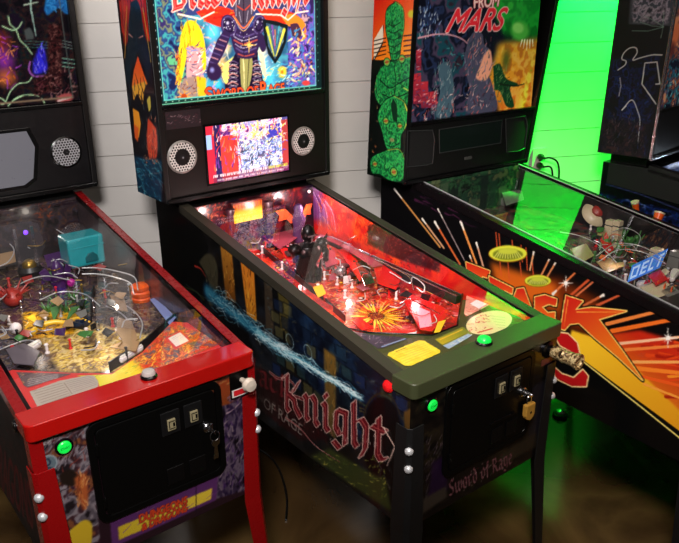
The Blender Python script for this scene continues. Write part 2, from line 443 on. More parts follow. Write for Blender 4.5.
        o = bpy.data.objects.new(name, me); COL.objects.link(o)
        if parent is not None: o.parent = parent
        if label: o['label'] = label
        return o
    def disc(s, name, m, parent, c, r, h=0.0006, label=None):
        """a round sheet of radius r (m) about surface point c (a, b)."""
        n = max(6, int(r/s.res)); t = np.linspace(0, 2*math.pi, max(24, int(6*r/s.res)))
        rr = np.linspace(0.001, r, n+1)[:, None]
        return s._link(name, m, parent, c[0]+rr*np.cos(t)[None], c[1]+rr*np.sin(t)[None], h, label)
# ------------------------------------------------------------------ the room
WN = np.array([math.sin(0.433), math.cos(0.433), 0.0]); WD = 1.60           # back wall: WN . P = WD
WN[:2] = (0.4196, 0.9077)
WT = np.array([WN[1], -WN[0], 0.0])                                         # along the wall, to the right
BOARD = 0.126; BOARD_Z = ZF + 0.801

def wall_pt(u, v, h=0.0):
    """where a point of the photo lies on the back wall (h = distance in front of it)."""
    D = pixel_ray(u, v); t = (WD - h - CC @ WN)/(D @ WN); return CC + D*t
def floor_pt(u, v, h=0.0):
    D = pixel_ray(u, v); t = (h - CC[2])/D[2]; return CC + D*t

def noise_color(nt, scale, stops, detail=6, coord='Object', dist=0.0, mapping=None):
    tc = nt.nodes.new('ShaderNodeTexCoord'); n = nt.nodes.new('ShaderNodeTexNoise')
    n.inputs['Scale'].default_value = scale; n.inputs['Detail'].default_value = detail; n.inputs['Distortion'].default_value = dist
    r = nt.nodes.new('ShaderNodeValToRGB')
    while len(r.color_ramp.elements) < len(stops): r.color_ramp.elements.new(0.5)
    for e, (p, c) in zip(r.color_ramp.elements, stops): e.position = p; e.color = [*lin(c), 1]
    if mapping:
        mp = nt.nodes.new('ShaderNodeMapping'); mp.inputs['Scale'].default_value = mapping
        nt.links.new(tc.outputs[coord], mp.inputs['Vector']); nt.links.new(mp.outputs[0], n.inputs['Vector'])
    else: nt.links.new(tc.outputs[coord], n.inputs['Vector'])
    nt.links.new(n.outputs['Fac'], r.inputs['Fac'])
    return n, r

wall_m = mat('painted_shiplap', (198, 193, 188), rough=0.45, grain=0.05, scale=9, bump=0.05)
gap_m = mat('shiplap_gap', (120, 112, 105), rough=0.8)
base_m = mat('baseboard_paint', (205, 200, 195), rough=0.4)

# back wall of horizontal shiplap boards: one swept profile with a shadow gap between boards
def build_wall():
    prof = []
    ks = [k for k in range(-9, 8)]
    zs = sorted(BOARD_Z + k*BOARD for k in ks)
    g = 0.0016
    prof.append((0.0, 0.0))
    for z in zs:
        if z < 0.02: continue
        prof += [(0.0, z-g), (0.007, z-g), (0.007, z+g), (0.0, z+g)]
    prof += [(0.0, 2.7), (0.08, 2.7), (0.08, 0.0)]
    L0, L1 = -3.2, 4.2
    vs = []
    for t in (L0, L1):
        for d, z in prof: p = WN*(WD+d)+WT*t; vs.append((p[0], p[1], z))
    n = len(prof); m = MB(); m.v = vs
    m.f = [(i, (i+1) % n, n+(i+1) % n, n+i) for i in range(n)]
    o = m.build('wall_back', wall_m); tag(o, kind='structure')
    b = MB(); pr = [(0, 0), (0, 0.09), (-0.006, 0.1), (-0.014, 0.09), (-0.014, 0)]
    vs = []
    for t in (L0, L1):
        for d, z in pr: p = WN*(WD-0.0005+d)+WT*t; vs.append((p[0], p[1], z+0.0005))
    n = len(pr); b.v = vs; b.f = [(i, (i+1) % n, n+(i+1) % n, n+i) for i in range(n)] + [tuple(range(n)), tuple(range(n, 2*n))]
    tag(b.build('baseboard_back', base_m), kind='structure')
build_wall()

def build_floor():
    m = MB(); c = WN*WD
    p = [c+WT*-3.2-WN*4.6, c+WT*4.2-WN*4.6, c+WT*4.2+WN*0.08, c+WT*-3.2+WN*0.08]
    m.hexa([(q[0], q[1], -0.05) for q in p] + [(q[0], q[1], 0.0) for q in p])
    fm = bpy.data.materials.new('stained_concrete'); fm.use_nodes = True; nt = fm.node_tree; b = nt.nodes['Principled BSDF']
    n, r = noise_color(nt, 1.7, [(0.3, (40, 27, 15)), (0.48, (74, 54, 30)), (0.62, (96, 74, 42)), (0.8, (58, 42, 24))], detail=8, dist=1.2)
    nt.links.new(r.outputs['Color'], b.inputs['Base Color'])
    b.inputs['Roughness'].default_value = 0.17; b.inputs['Specular IOR Level'].default_value = 0.5
    b.inputs['Coat Weight'].default_value = 0.3; b.inputs['Coat Roughness'].default_value = 0.12
    bp = nt.nodes.new('ShaderNodeBump'); bp.inputs['Strength'].default_value = 0.12; bp.inputs['Distance'].default_value = 0.004
    nt.links.new(n.outputs['Fac'], bp.inputs['Height']); nt.links.new(bp.outputs['Normal'], b.inputs['Normal'])
    tag(m.build('floor', fm), kind='structure')
build_floor()
def build_ceiling():
    m = MB(); c = WN*WD
    p = [c+WT*-3.2-WN*4.6, c+WT*4.2-WN*4.6, c+WT*4.2+WN*0.08, c+WT*-3.2+WN*0.08]
    m.hexa([(q[0], q[1], 2.7) for q in p] + [(q[0], q[1], 2.75) for q in p])
    tag(m.build('ceiling', mat('ceiling_paint', (58, 52, 48), rough=0.9)), kind='structure')
build_ceiling()

# ------------------------------------------------------------------ light
def area(name, loc, target, size, power, col=(1, 1, 1), sy=None, spread=None):
    l = bpy.data.lights.new(name, 'AREA'); l.energy = power; l.color = col; l.size = size
    if sy: l.shape = 'RECTANGLE'; l.size_y = sy
    if spread: l.spread = math.radians(spread)
    o = bpy.data.objects.new(name, l); COL.objects.link(o); o.location = loc
    o.rotation_euler = (Vector(target)-Vector(loc)).to_track_quat('-Z', 'Y').to_euler(); return o
def spot(name, loc, target, power, col, angle, blend=0.3, r=0.03):
    l = bpy.data.lights.new(name, 'SPOT'); l.energy = power; l.color = col; l.spot_size = math.radians(angle); l.spot_blend = blend; l.shadow_soft_size = r
    o = bpy.data.objects.new(name, l); COL.objects.link(o); o.location = loc
    o.rotation_euler = (Vector(target)-Vector(loc)).to_track_quat('-Z', 'Y').to_euler(); return o
def point(name, loc, power, col, r=0.01):
    l = bpy.data.lights.new(name, 'POINT'); l.energy = power; l.color = col; l.shadow_soft_size = r
    o = bpy.data.objects.new(name, l); COL.objects.link(o); o.location = loc; return o

w = bpy.data.worlds.new('room_air'); SC.world = w; w.use_nodes = True
w.node_tree.nodes['Background'].inputs[0].default_value = (1.0, 0.86, 0.74, 1); w.node_tree.nodes['Background'].inputs[1].default_value = 0.02

spot('wall_fill_spot', (-1.35, -1.15, 2.6), (-0.15, 1.4, 1.05), 390, (1.0, 0.955, 0.935), 66, 0.75, 0.22)  # added unseen fill for the wall gaps, cone kept off the green wall
spot('side_fill_spot', (-0.95, -1.0, 2.6), (0.95, 0.25, 0.72), 235, (1.0, 0.92, 0.84), 42, 0.6, 0.2)  # added unseen fill, brightens the orange side of the third machine
area('ceiling_lamp_front', (-0.1, -0.35, 2.66), (-0.1, -0.2, 0), 0.9, 12, (1.0, 0.90, 0.80), sy=0.5)
area('ceiling_lamp_left', (-0.75, 0.75, 2.66), (-0.35, 1.4, 0.9), 0.5, 14, (1.0, 0.95, 0.92), sy=0.4)
area('warm_gap_fill', (0.45, 0.55, 2.66), (0.6, 1.3, 0.9), 0.4, 6, (1.0, 0.84, 0.6), sy=0.4)  # added warm fill that tints the wall between the middle heads
_g = wall_pt(590, 70)
spot('green_wall_light', (1.98, 0.645, 2.42), (1.84, 0.91, 1.5), 1150, (0.0, 1.0, 0.03), 42, 0.5, 0.04)

SC.view_settings.view_transform = 'Standard'
SC.view_settings.look = 'None'
SC.view_settings.exposure = 0.0
SC.view_settings.gamma = 1.0
SC.cycles.use_denoising = True
SC.cycles.max_bounces = 8; SC.cycles.transparent_max_bounces = 16
SC.cycles.sample_clamp_indirect = 4.0
SC.cycles.caustics_reflective = False; SC.cycles.caustics_refractive = False
# ------------------------------------------------------------------ what every pinball machine shares
W = 0.584; CAB_H = 0.436; REAR = 1.367; BAR = 0.057; HINGE = 1.161
black_wood = mat('black_cabinet_wood', (9, 8, 8), rough=0.45, grain=0.2)
black_metal = mat('black_powder_coat', (3, 3, 3), rough=0.36, grain=0.15, scale=300, spec=0.3)
black_gloss = mat('black_plastic', (6, 6, 7), rough=0.25)
steel = mat('polished_steel', (200, 200, 205), rough=0.18, metal=1.0)
dark_steel = mat('dark_steel', (70, 70, 75), rough=0.3, metal=1.0)
clear_glass = glass_mat('tempered_glass', refl=1.4)
brass = mat('brass', (196, 146, 62), rough=0.38, metal=0.35)
bolt_m = mat('bright_bolt', (205, 205, 208), rough=0.35, metal=0.4)
slot_m = mat('slot_bezel', (16, 16, 17), rough=0.25)
rubber = mat('black_rubber', (12, 12, 12), rough=0.8)
card_m = art_mat('printed_card', rough=0.35)
matte_art = art_mat('matte_cabinet_art', rough=0.55, spec=0.3)
wire_m = mat('bright_wire', (196, 196, 200), rough=0.3, metal=0.45)
side_m = art_mat('printed_cabinet_art', rough=0.28, coat=0.35)

class Machine: pass

def machine(name, label, pose, slope, rail_m, bar_m, leg_m, rail_w=0.032, cab_m=black_wood, group=None, ext=0.0):
    k = Machine(); k.pose = pose; DZ[0] = ZF + pose.dz; DY[0] = 0.0
    t = math.tan(math.radians(slope)); k.g = lambda y: (y-BAR)*t
    r = bpy.data.objects.new(name, None); COL.objects.link(r); r.location = (pose.x, pose.y, 0); r.rotation_euler = (0, 0, pose.a)
    r.empty_display_size = 0.2
    tag(r, label, 'pinball machine', group); k.root = r; g = k.g
    k.left = Surf(pose, (0, 0, 0), (0, -1, 0), (0, 0, 1))
    k.front = Surf(pose, (0, 0.012, 0), (1, 0, 0), (0, 0, 1))
    k.top = Surf(pose, (0, 0, 0), (1, 0, 0), (0, 1, 0))
    k.field = Surf(pose, (0, 0, -0.06), (1, 0, 0), (0, 1, 0.06))
    k.apron = Surf(pose, (0, 0, -0.022), (1, 0, 0), (0, 1, 0.03))
    # cabinet body: two sloped sides, front, back and floor
    m = MB(); prof = [(0.012-ext, -CAB_H), (0.012-ext, -0.012-ext*t), (BAR-ext, -0.012-ext*t), (HINGE, g(HINGE)-0.012), (REAR, g(HINGE)-0.012), (REAR, -CAB_H)]
    for a, b in ((0.0, 0.018), (W-0.018, W)): m.prism(prof, lambda p, q, d: (d, p, q), a, b)
    m.box(0.018, W-0.018, 0.012-ext, 0.030-ext, -CAB_H, -0.012-ext*t); m.box(0.018, W-0.018, REAR-0.018, REAR, -CAB_H, g(HINGE)-0.012)
    m.box(0.018, W-0.018, 0.030-ext, REAR-0.018, -CAB_H, -CAB_H+0.018)
    m.box(0.018, W-0.018, HINGE+0.02, REAR-0.018, g(HINGE)-0.03, g(HINGE)-0.012)
    k.cabinet = m.build('cabinet', cab_m, r)
    # side rails
    for x0, x1, xa, xb in ((-0.004, 0.0, -0.004, rail_w), (W, W+0.004, W-rail_w, W+0.004)):
        m = MB()
        def strip(xa, xb, dz0, dz1):
            m.hexa([(xa, BAR-0.03-ext, g(BAR-0.03-ext)+dz0), (xb, BAR-0.03-ext, g(BAR-0.03-ext)+dz0), (xb, HINGE+0.01, g(HINGE+0.01)+dz0), (xa, HINGE+0.01, g(HINGE+0.01)+dz0),
                    (xa, BAR-0.03-ext, g(BAR-0.03-ext)+dz1), (xb, BAR-0.03-ext, g(BAR-0.03-ext)+dz1), (xb, HINGE+0.01, g(HINGE+0.01)+dz1), (xa, HINGE+0.01, g(HINGE+0.01)+dz1)])
        strip(xa, xb, -0.004, 0.0); strip(x0, x1, -0.03, 0.0)
        m.build('side_rail', rail_m, r, bevel=0.0015)
    # lockdown bar
    DY[0] = -ext; DZ[0] -= ext*t
    m = MB(); pr = [(-0.007, BAR+0.018)]
    for cx, a0 in ((-0.007+0.018, 180), (W+0.001-0.018, 270)):
        for i in range(7): a_ = math.radians(a0+15*i); pr.append((cx+0.018*math.cos(a_), -0.005+0.018+0.018*math.sin(a_)))
    pr.append((W+0.001, BAR+0.018))
    m.prism(pr, lambda p, q, d: (p, q, d), -0.040, 0.003)
    k.bar = m.build('lockdown_bar', bar_m, r, bevel=0.004, segs=3)
    # glass
    DY[0] = 0.0; DZ[0] = ZF+pose.dz
    m = MB(); y0, y1 = BAR+0.006-ext, HINGE
    m.hexa([(0.02, y0, g(y0)-0.009), (W-0.02, y0, g(y0)-0.009), (W-0.02, y1, g(y1)-0.009), (0.02, y1, g(y1)-0.009),
            (0.02, y0, g(y0)-0.005), (W-0.02, y0, g(y0)-0.005), (W-0.02, y1, g(y1)-0.005), (0.02, y1, g(y1)-0.005)])
    k.glass = m.build('playfield_glass', clear_glass, r)
    # legs
    for fx, fy in ((0, 0), (1, 0), (0, 1), (1, 1)):
        DY[0] = 0.0 if fy else -ext
        def P(x, y, z):
            return ((W-x) if fx else x, (REAR+0.012-y) if fy else y, z)
        top = [(-0.008, 0.066), (-0.008, 0.017), (0.005, 0.004), (0.054, 0.004), (0.054, 0.0075), (0.0065, 0.0075), (-0.0045, 0.0185), (-0.0045, 0.066)]
        def ring(z, sc, off): return [P((x+0.008)*sc-0.008-off, (y-0.004)*sc+0.004-off, z) for x, y in top]
        zb = -(ZF+pose.dz)
        A = ring(-0.125, 0.80, 0.0); B = ring(-CAB_H-0.02, 1.0, 0.0); C = ring(zb+0.035, 0.62, 0.018)
        m = MB(); n = 8; m.v = A+B+C
        m.f = [(i, (i+1) % n, n+(i+1) % n, n+i) for i in range(n)] + [(n+i, n+(i+1) % n, 2*n+(i+1) % n, 2*n+i) for i in range(n)] + [tuple(range(n))[::-1], tuple(range(2*n, 3*n))]
        leg = m.build('leg', leg_m, r, bevel=0.001)
        ax = Vector(((1 if fx else -1), (1 if fy else -1), 0)).normalized()
        if not fy:
            for z in (-0.190, -0.243):
                bm_ = MB(); p = Vector(P(-0.0015, 0.0105, z)); bm_.lathe([(0.0115, 0.0), (0.0115, 0.004), (0.0095, 0.009), (0.005, 0.012), (0.0, 0.0125)], p-ax*0.001, ax, 14)
                bm_.build('leg_bolt', bolt_m, leg, smooth=True)
        c = P(-0.008, 0.004, zb)
        lv = MB(); lv.lathe([(0.024, 0.0005), (0.024, 0.006), (0.016, 0.014), (0.007, 0.018), (0.007, 0.05)], (c[0], c[1], c[2]), (0, 0, 1), 14)
        lv.build('leg_leveler', dark_steel, leg, smooth=True)
    # coin door
    DY[0] = -ext
    fr = MB(); X0, X1, Z0, Z1 = 0.122, 0.480, -0.332, -0.048
    out = rrect(X0, X1, Z0, Z1, 0.030); inn = rrect(X0+0.018, X1-0.018, Z0+0.018, Z1-0.018, 0.016); n = len(out); yF = 0.004
    fr.v = [(x, 0.012, z) for x, z in out]+[(x, yF, z) for x, z in out]+[(x, yF, z) for x, z in inn]+[(x, 0.012, z) for x, z in inn]
    fr.f = [(a*n+i, a*n+(i+1) % n, ((a+1) % 4)*n+(i+1) % n, ((a+1) % 4)*n+i) for a in range(4) for i in range(n)]
    k.door_frame = fr.build('coin_door', black_metal, r, bevel=0.0015)
    d = MB(); d.prism(rrect(X0+0.021, X1-0.021, Z0+0.021, Z1-0.021, 0.014), lambda p, q, e: (p, e, q), 0.003, 0.011)
    d.build('door_panel', black_metal, k.door_frame, bevel=0.0015)
    for z in (-0.12, -0.27):
        h = MB(); h.cyl((X0+0.019, 0.001, z-0.014), (X0+0.019, 0.001, z+0.014), 0.004, seg=10); h.build('hinge', black_metal, k.door_frame, smooth=True)
    for x in (0.331, 0.394):
        s = MB(); o2 = [(x-0.026, -0.150), (x+0.026, -0.150), (x+0.026, -0.085), (x-0.026, -0.085)]
        s.prism(o2, lambda p, q, e: (p, e, q), -0.001, 0.003)
        sl = s.build('coin_slot', slot_m, k.door_frame, bevel=0.002)
        b = MB(); b.box(x-0.011, x+0.011, -0.006, -0.001, -0.137, -0.105); b.build('reject_button', MATS.get('lit_reject') or mat('lit_reject', (120, 110, 84), rough=0.3, emit=0.05, emit_col=(235, 215, 160)), sl, bevel=0.002)
        q = MB()
        q.box(x-0.008, x+0.008, -0.0068, -0.0055, -0.132, -0.130); q.box(x-0.008, x+0.008, -0.0068, -0.0055, -0.112, -0.110)
        q.box(x-0.008, x-0.006, -0.0068, -0.0055, -0.130, -0.112); q.box(x+0.003, x+0.008, -0.0068, -0.0055, -0.127, -0.116)
        q.build('price_marking', black_gloss, sl)
    for x in (0.331, 0.394):
        s = MB(); s.box(x-0.024, x+0.024, 0.0005, 0.003, -0.296, -0.248); s.build('coin_return', black_gloss, k.door_frame, bevel=0.0015)
    lk = MB(); lk.lathe([(0.014, 0), (0.014, 0.004), (0.011, 0.007), (0.011, 0.009), (0, 0.009)], (0.432, 0.003, -0.172), (0, -1, 0), 16)
    k.lock = lk.build('door_lock', steel, k.door_frame, smooth=True)
    # start button
    m = MB(); m.lathe([(0.021, 0), (0.021, 0.004), (0.0165, 0.006), (0.0165, 0.002), (0, 0.002)], (0.071, 0.012, -0.083), (0, -1, 0), 24)
    k.start = m.build('start_button', black_gloss, r, smooth=True)
    m = MB(); m.lathe([(0.0155, 0), (0.0155, 0.008), (0.013, 0.0105), (0.0, 0.0115)], (0.071, 0.012, -0.083), (0, -1, 0), 24)
    m.build('lit_cap', mat('green_button', (20, 190, 70), rough=0.3, emit=0.55, emit_col=(10, 225, 60)), k.start, smooth=True, label='lit green button cap')
    V_, T_ = glyphs('START'); m = MB(); m.add([(0.071-0.0105+0.021*p[0], 0.012-0.0118, -0.083-0.003+0.006*p[1]) for p in V_], [tuple(t) for t in T_]); m.build('lettering', black_gloss, k.start)
    DY[0] = 0.0
    return k

def backbox(k, x0=-0.066, x1=0.645, y0=1.141, y1=1.367, z0=0.232, z1=1.06, split=0.535, frame_m=None, kl=0.0, kr=0.0, inset=0.022, side_w=0.020):
    """head of a machine: hollow box with a framed opening and a speaker panel."""
    frame_m = frame_m or black_wood
    def warp(m):
        m.v = [(x+(z-z0)*(kl+(kr-kl)*(x-x0)/(x1-x0)), y, z) for x, y, z in m.v]; return m
    k.warp = warp; k.bb = (x0, x1, y0, y1, z0, z1, split)
    m = MB(); t = side_w
    m.box(x0, x0+t, y0, y1, z0, z1); m.box(x1-t, x1, y0, y1, z0, z1); m.box(x0+t, x1-t, y0, y1, z1-t, z1); m.box(x0+t, x1-t, y0+0.01, y1, z0, z0+0.014); m.box(x0+t, x1-t, y1-0.012, y1, z0+0.014, z1-t)
    k.box = warp(m).build('backbox', frame_m, k.root, bevel=0.003)
    # neck between cabinet and head
    nk = MB(); nk.box(0.02, W-0.02, HINGE+0.03, REAR-0.02, k.g(HINGE)-0.013, z0+0.001); nk.build('neck', black_wood, k.root)
    k.glassart = Surf(k.pose, (0, y0+inset, 0), (1, 0, 0), (0, 0, 1))
    k.panel = Surf(k.pose, (0, y0+0.004, 0), (1, 0, 0), (0, 0, 1))
    sp = MB(); sp.box(x0+t, x1-t, y0+0.004, y0+0.03, z0+0.012, split); k.speaker = warp(sp).build('speaker_panel', MATS.get('panel_'+k.root.name, black_gloss), k.root, bevel=0.003)
    tr = MB(); tr.box(x0+t, x1-t, y0-0.002, y0+0.02, split, split+0.014); k.trim = warp(tr).build('backglass_trim', black_gloss, k.box, bevel=0.002)
    lt = MB(); lt.box(x0+0.006, x1-0.006, y0-0.004, y0+0.006, z0-0.004, z0+0.012); warp(lt).build('lower_trim', black_gloss, k.box, bevel=0.002)
    k.headleft = Surf(k.pose, (x0, 0, z0), (0, -1, 0), (kl, 0, 1))

# ------------------------------------------------------------------ playfield furniture (sub-parts of a playfield)
def F(k, u, v, h=0.0):
    """machine-frame point seen at photo point (u, v), h above the playfield."""
    return k.field.lift(h).pt(u, v)
def flip(p, h): return (p[0], p[1], p[2]+h)

def post(k, par, u, v, m, h=0.028, r=0.0045, cap=None, name='post'):
    p = F(k, u, v, h); b = (p[0], p[1], p[2]-h+0.0005)
    o = MB().lathe([(r*1.5, 0), (r*1.5, 0.003), (r*0.8, 0.006), (r, h*0.5), (r*0.8, h-0.006), (r*1.4, h-0.003), (r*1.1, h)], b, (0, 0, 1), 10).build(name, m, par, smooth=True)
    return o
def lamp(k, par, u, v, m, h=0.02, r=0.006):
    p = F(k, u, v, h); b = (p[0], p[1], p[2]-h+0.0005)
    return MB().lathe([(r*0.7, 0), (r*0.7, h-r*2), (r, h-r), (r*0.8, h-r*0.3), (0.0, h)], b, (0, 0, 1), 10).build('lamp_dome', m, par, smooth=True)
def plastic(k, par, L, m, h=0.034, t=0.003, name='playfield_plastic', label=None):
    """flat plastic cut to an outline traced at height h."""
    s = k.field.lift(h); pts = s.pts(L)
    o = MB().prism(pts, lambda p, q, d: s.at(p, q, d), 0, t).build(name, m, par, bevel=0.0006, label=label); return o
def wire(k, par, L, m, h=0.04, r=0.0016, name='wire_rail', label=None):
    """steel wire through (u, v[, h]) points."""
    P = [F(k, p[0], p[1], p[2] if len(p) > 2 else h) for p in L]
    return MB().tube(spline(P, 6), r, 6).build(name, m, par, smooth=True, label=label)
def wall_strip(k, par, L, m, h=0.03, t=0.004, name='lane_guide', label=None, z0=0.0005):
    """upright guide following photo points on the playfield's own level."""
    P = [np.array(F(k, u, v, 0.0)) for u, v in L]; mb = MB()
    for a, b in zip(P[:-1], P[1:]):
        d = b-a; n = np.array([-d[1], d[0], 0]); n = n/np.linalg.norm(n)*t/2; e0 = np.array([0, 0, z0]); e1 = np.array([0, 0, h])
        mb.hexa([a-n+e0, b-n+e0, b+n+e0, a+n+e0, a-n+e1, b-n+e1, b+n+e1, a+n+e1])
    return mb.build(name, m, par, label=label)
def flipper(k, par, x, y, ang, m, rub, L=0.072):
    z = k.field.O[2]+0.06*y
    def tip(r0, r1, z0, z1):
        c, s = math.cos(ang), math.sin(ang); out = []
        for i in range(13): a = math.pi/2+math.pi*i/12; out.append((r0*math.cos(a), r0*math.sin(a)))
        for i in range(9): a = -math.pi/2+math.pi*i/8; out.append((L+r1*math.cos(a), r1*math.sin(a)))
        return [(x+p*c-q*s, y+p*s+q*c) for p, q in out], z0, z1
    P, a, b = tip(0.011, 0.006, z+0.006, z+0.026)
    o = MB().prism(P, lambda p, q, d: (p, q, d), a, b).build('flipper', m, par, bevel=0.002)
    P, a, b = tip(0.0135, 0.0085, z+0.010, z+0.021)
    # rubber ring round the bat: sub-part depth ends here, so it is joined by its own mesh beside the bat
    MB().prism(P, lambda p, q, d: (p, q, d), a, b).build('flipper_rubber', rub, par, bevel=0.002)
def bumper(k, par, u, v, cap_m, body_m, r=0.03, h=0.055):
    p = F(k, u, v, h); b = (p[0], p[1], p[2]-h+0.0005)
    MB().lathe([(r*0.95, 0), (r*0.95, 0.004), (r*0.55, 0.012), (r*0.55, h-0.016), (r, h-0.012), (r, h-0.006), (r*0.85, h), (0, h+0.001)], b, (0, 0, 1), 24).build('pop_bumper', cap_m, par, smooth=True)
def target(k, par, u, v, m, w=0.026, h=0.03, ang=0.0, t=0.005, name='standup_target'):
    p = F(k, u, v, h/2); c, s = math.cos(ang), math.sin(ang); zb = p[2]-h/2
    def R(x, y): return (p[0]+x*c-y*s, p[1]+x*s+y*c)
    m_ = MB().prism([R(-w/2, -t/2), R(w/2, -t/2), R(w/2, t/2), R(-w/2, t/2)], lambda a, b, d: (a, b, d), zb+0.003, zb+h)
    return m_.build(name, m, par, bevel=0.0015)
# ================================================================== the middle machine
P2 = Pose(0, 0, 0, 0)
olive = mat('olive_powder_coat', (54, 58, 36), rough=0.42, grain=0.12, scale=400, bump=0.05)
olive_rail = mat('dark_olive_rail', (46, 42, 34), rough=0.45, grain=0.12, scale=400)
mat('panel_pinball_machine', (15, 10, 9), rough=0.42, spec=0.35, grain=0.08)
leg_black = mat('black_leg_paint', (20, 20, 21), rough=0.38, grain=0.1)
k2 = machine('pinball_machine', 'pinball machine with dark olive lockdown bar and red-lit playfield, second from left', P2, 10.838, olive_rail, olive, leg_black)
k = k2; R2 = k.root
backbox(k, split=0.543, frame_m=mat('black_head_paint', (9, 7, 7), rough=0.4))

# ---- left side art: a stone keep, a glowing sword and the name
def m2_side():
    A = Art(k.left, -1.367, -0.012, -0.436, 0.2, 0.003, bg=(13, 12, 13))
    A.noise((26, 28, 34), 60, 3, 0.4, 0.7); A.noise((30, 22, 16), 45, 4, 0.5, 0.75, 0.7)
    # back end: black hinge area with faint shapes
    A.poly([(160, 200), (184, 200), (202, 232), (208, 246), (208, 262), (200, 300), (160, 300)], (9, 9, 9))
    A.strokes([(165, 235), (200, 250), (200, 290), (170, 275)], 16, [(30, 28, 24), (44, 34, 18), (24, 30, 34)], (20, 50), (1, 2), 5, ang=1.55, spread=0.15)
    A.line([(173, 232), (174, 262)], 3, (70, 48, 16), alpha=0.6); A.line([(181, 240), (182, 268)], 2, (60, 60, 66), alpha=0.6)
    A.line(spline([(184, 206), (199, 228), (206, 240), (207, 254)]), 4, (4, 4, 4))
    # creature
    A.poly(spline([(199, 262), (206, 254), (213, 256), (218, 270), (216, 300), (209, 304), (209, 282), (204, 270)]), (66, 60, 44), soft=3)
    A.strokes([(205, 258), (217, 262), (217, 298), (207, 300)], 60, [(96, 84, 62), (40, 40, 30), (76, 82, 66), (30, 24, 20)], (10, 24), (2, 4), 7, ang=1.4, spread=0.6)
    A.line(spline([(195, 266), (201, 269), (206, 277)]), 8, (170, 50, 40), w1=2)
    A.line(spline([(180, 286), (195, 291), (204, 300)]), 4, (80, 84, 40), alpha=0.7); A.line(spline([(186, 284), (202, 296), (210, 300)]), 3, (50, 70, 60), alpha=0.7)
    # pillars lit from the side
    A.grad([(220, 241), (232, 251), (236, 302), (226, 299)], (200, 130, 44), (104, 58, 18), (226, 245), (231, 300), soft=3)
    A.strokes([(221, 246), (232, 254), (236, 300), (227, 297)], 46, [(235, 170, 70), (150, 80, 24), (80, 40, 14), (210, 120, 40)], (8, 20), (2, 4), 8, ang=1.3, spread=0.8)
    A.grad([(240, 255), (254, 267), (257, 322), (247, 314)], (236, 132, 40), (190, 120, 30), (246, 262), (253, 318), soft=2)
    A.strokes([(241, 258), (253, 268), (256, 318), (248, 311)], 42, [(250, 180, 60), (130, 60, 20), (220, 110, 30), (60, 30, 14)], (14, 34), (2, 5), 9, ang=1.5, spread=0.35)
    A.poly([(264, 276), (272, 282), (274, 335), (266, 328)], (58, 48, 38), soft=2); A.strokes([(264, 278), (272, 283), (273, 332), (266, 326)], 26, [(90, 74, 54), (30, 26, 26), (70, 80, 84)], (6, 14), (2, 4), 10, ang=0.2, spread=0.4)
    A.poly([(278, 290), (291, 299), (293, 336), (281, 330)], (74, 64, 30), soft=2); A.strokes([(278, 292), (291, 300), (293, 334), (281, 328)], 40, [(104, 90, 44), (44, 38, 22), (120, 96, 50), (40, 50, 44)], (8, 16), (3, 5), 11, ang=0.3, spread=0.5)
    # blue stone wall
    wall = [(290, 296), (320, 312), (388, 366), (406, 384), (404, 440), (380, 455), (340, 420), (300, 370), (288, 335)]
    A.poly(wall, (18, 27, 44), soft=5); A.noise((24, 44, 72), 50, 12, 0.42, 0.62, 0.8, region=wall, soft=4)
    r = random.Random(3)
    for i in range(11):
        for j in range(7):
            a = -0.62+0.053*i+(0.02 if j % 2 else 0); b = 0.085-0.045*j
            x, y = a+r.uniform(-0.004, 0.004), b+r.uniform(-0.003, 0.003)
            if b > k.g(-a)-0.045: continue
            A.raw = True
            c = r.choice([(30, 50, 66), (26, 40, 80), (66, 68, 46), (88, 82, 48), (40, 62, 62), (20, 32, 60), (16, 22, 38)])
            P = [(x, y), (x+0.046, y+r.uniform(-0.004, 0.004)), (x+0.047, y-0.038), (x+0.002, y-0.037)]
            A.poly(P, c, 0.6, soft=2); A.line(P+[P[0]], 2.6, (5, 7, 12), alpha=0.8); A.raw = False
    A.noise((8, 10, 20), 70, 131, 0.45, 0.65, 0.75, region=wall, soft=6); A.strokes(wall, 150, [(60, 70, 70), (20, 34, 60), (10, 14, 24), (90, 84, 56), (30, 54, 80)], (6, 22), (1, 2.4), 132, ang=0.1, spread=1.2, alpha=0.7)
    A.grad([(324, 348), (336, 357), (336, 440), (326, 430)], (118, 86, 36), (80, 62, 34), (328, 350), (331, 430), soft=3)
    A.strokes([(325, 352), (336, 359), (336, 436), (327, 428)], 26, [(150, 112, 50), (70, 50, 24), (60, 66, 50)], (12, 26), (3, 5), 13, ang=1.5, spread=0.4)
    A.strokes([(345, 380), (400, 385), (404, 430), (385, 440), (350, 420)], 40, [(20, 40, 66), (50, 62, 50), (14, 20, 30), (76, 66, 40)], (10, 24), (3, 7), 14, ang=0.1, spread=0.3)
    # dark archway and post by the front corner
    A.poly(spline([(364, 455), (366, 415), (376, 398), (390, 400), (400, 420), (404, 470), (402, 520), (380, 500)]), (7, 8, 9), soft=3)
    A.line(spline([(362, 440), (366, 408), (378, 394), (392, 398), (402, 418)]), 6, (48, 38, 24), alpha=0.8)
    A.grad([(404, 412), (411, 408), (411, 460), (406, 462)], (96, 66, 28), (60, 44, 26), (408, 412), (408, 458), soft=2)
    A.strokes([(372, 430), (398, 440), (398, 500), (380, 490)], 60, [(60, 62, 62), (34, 40, 44), (80, 76, 70), (20, 22, 24)], (10, 34), (1.5, 3), 15, ang=1.9, spread=0.6)
    # green mist at the foot of the wall
    g = [(330, 448), (366, 470), (386, 480), (392, 512), (350, 484), (310, 456)]
    A.poly(g, (54, 60, 28), 0.9, soft=7); A.strokes(g, 60, [(110, 112, 44), (70, 84, 36), (40, 50, 30), (150, 140, 60)], (8, 24), (2, 4), 16, ang=0.6, spread=0.7)
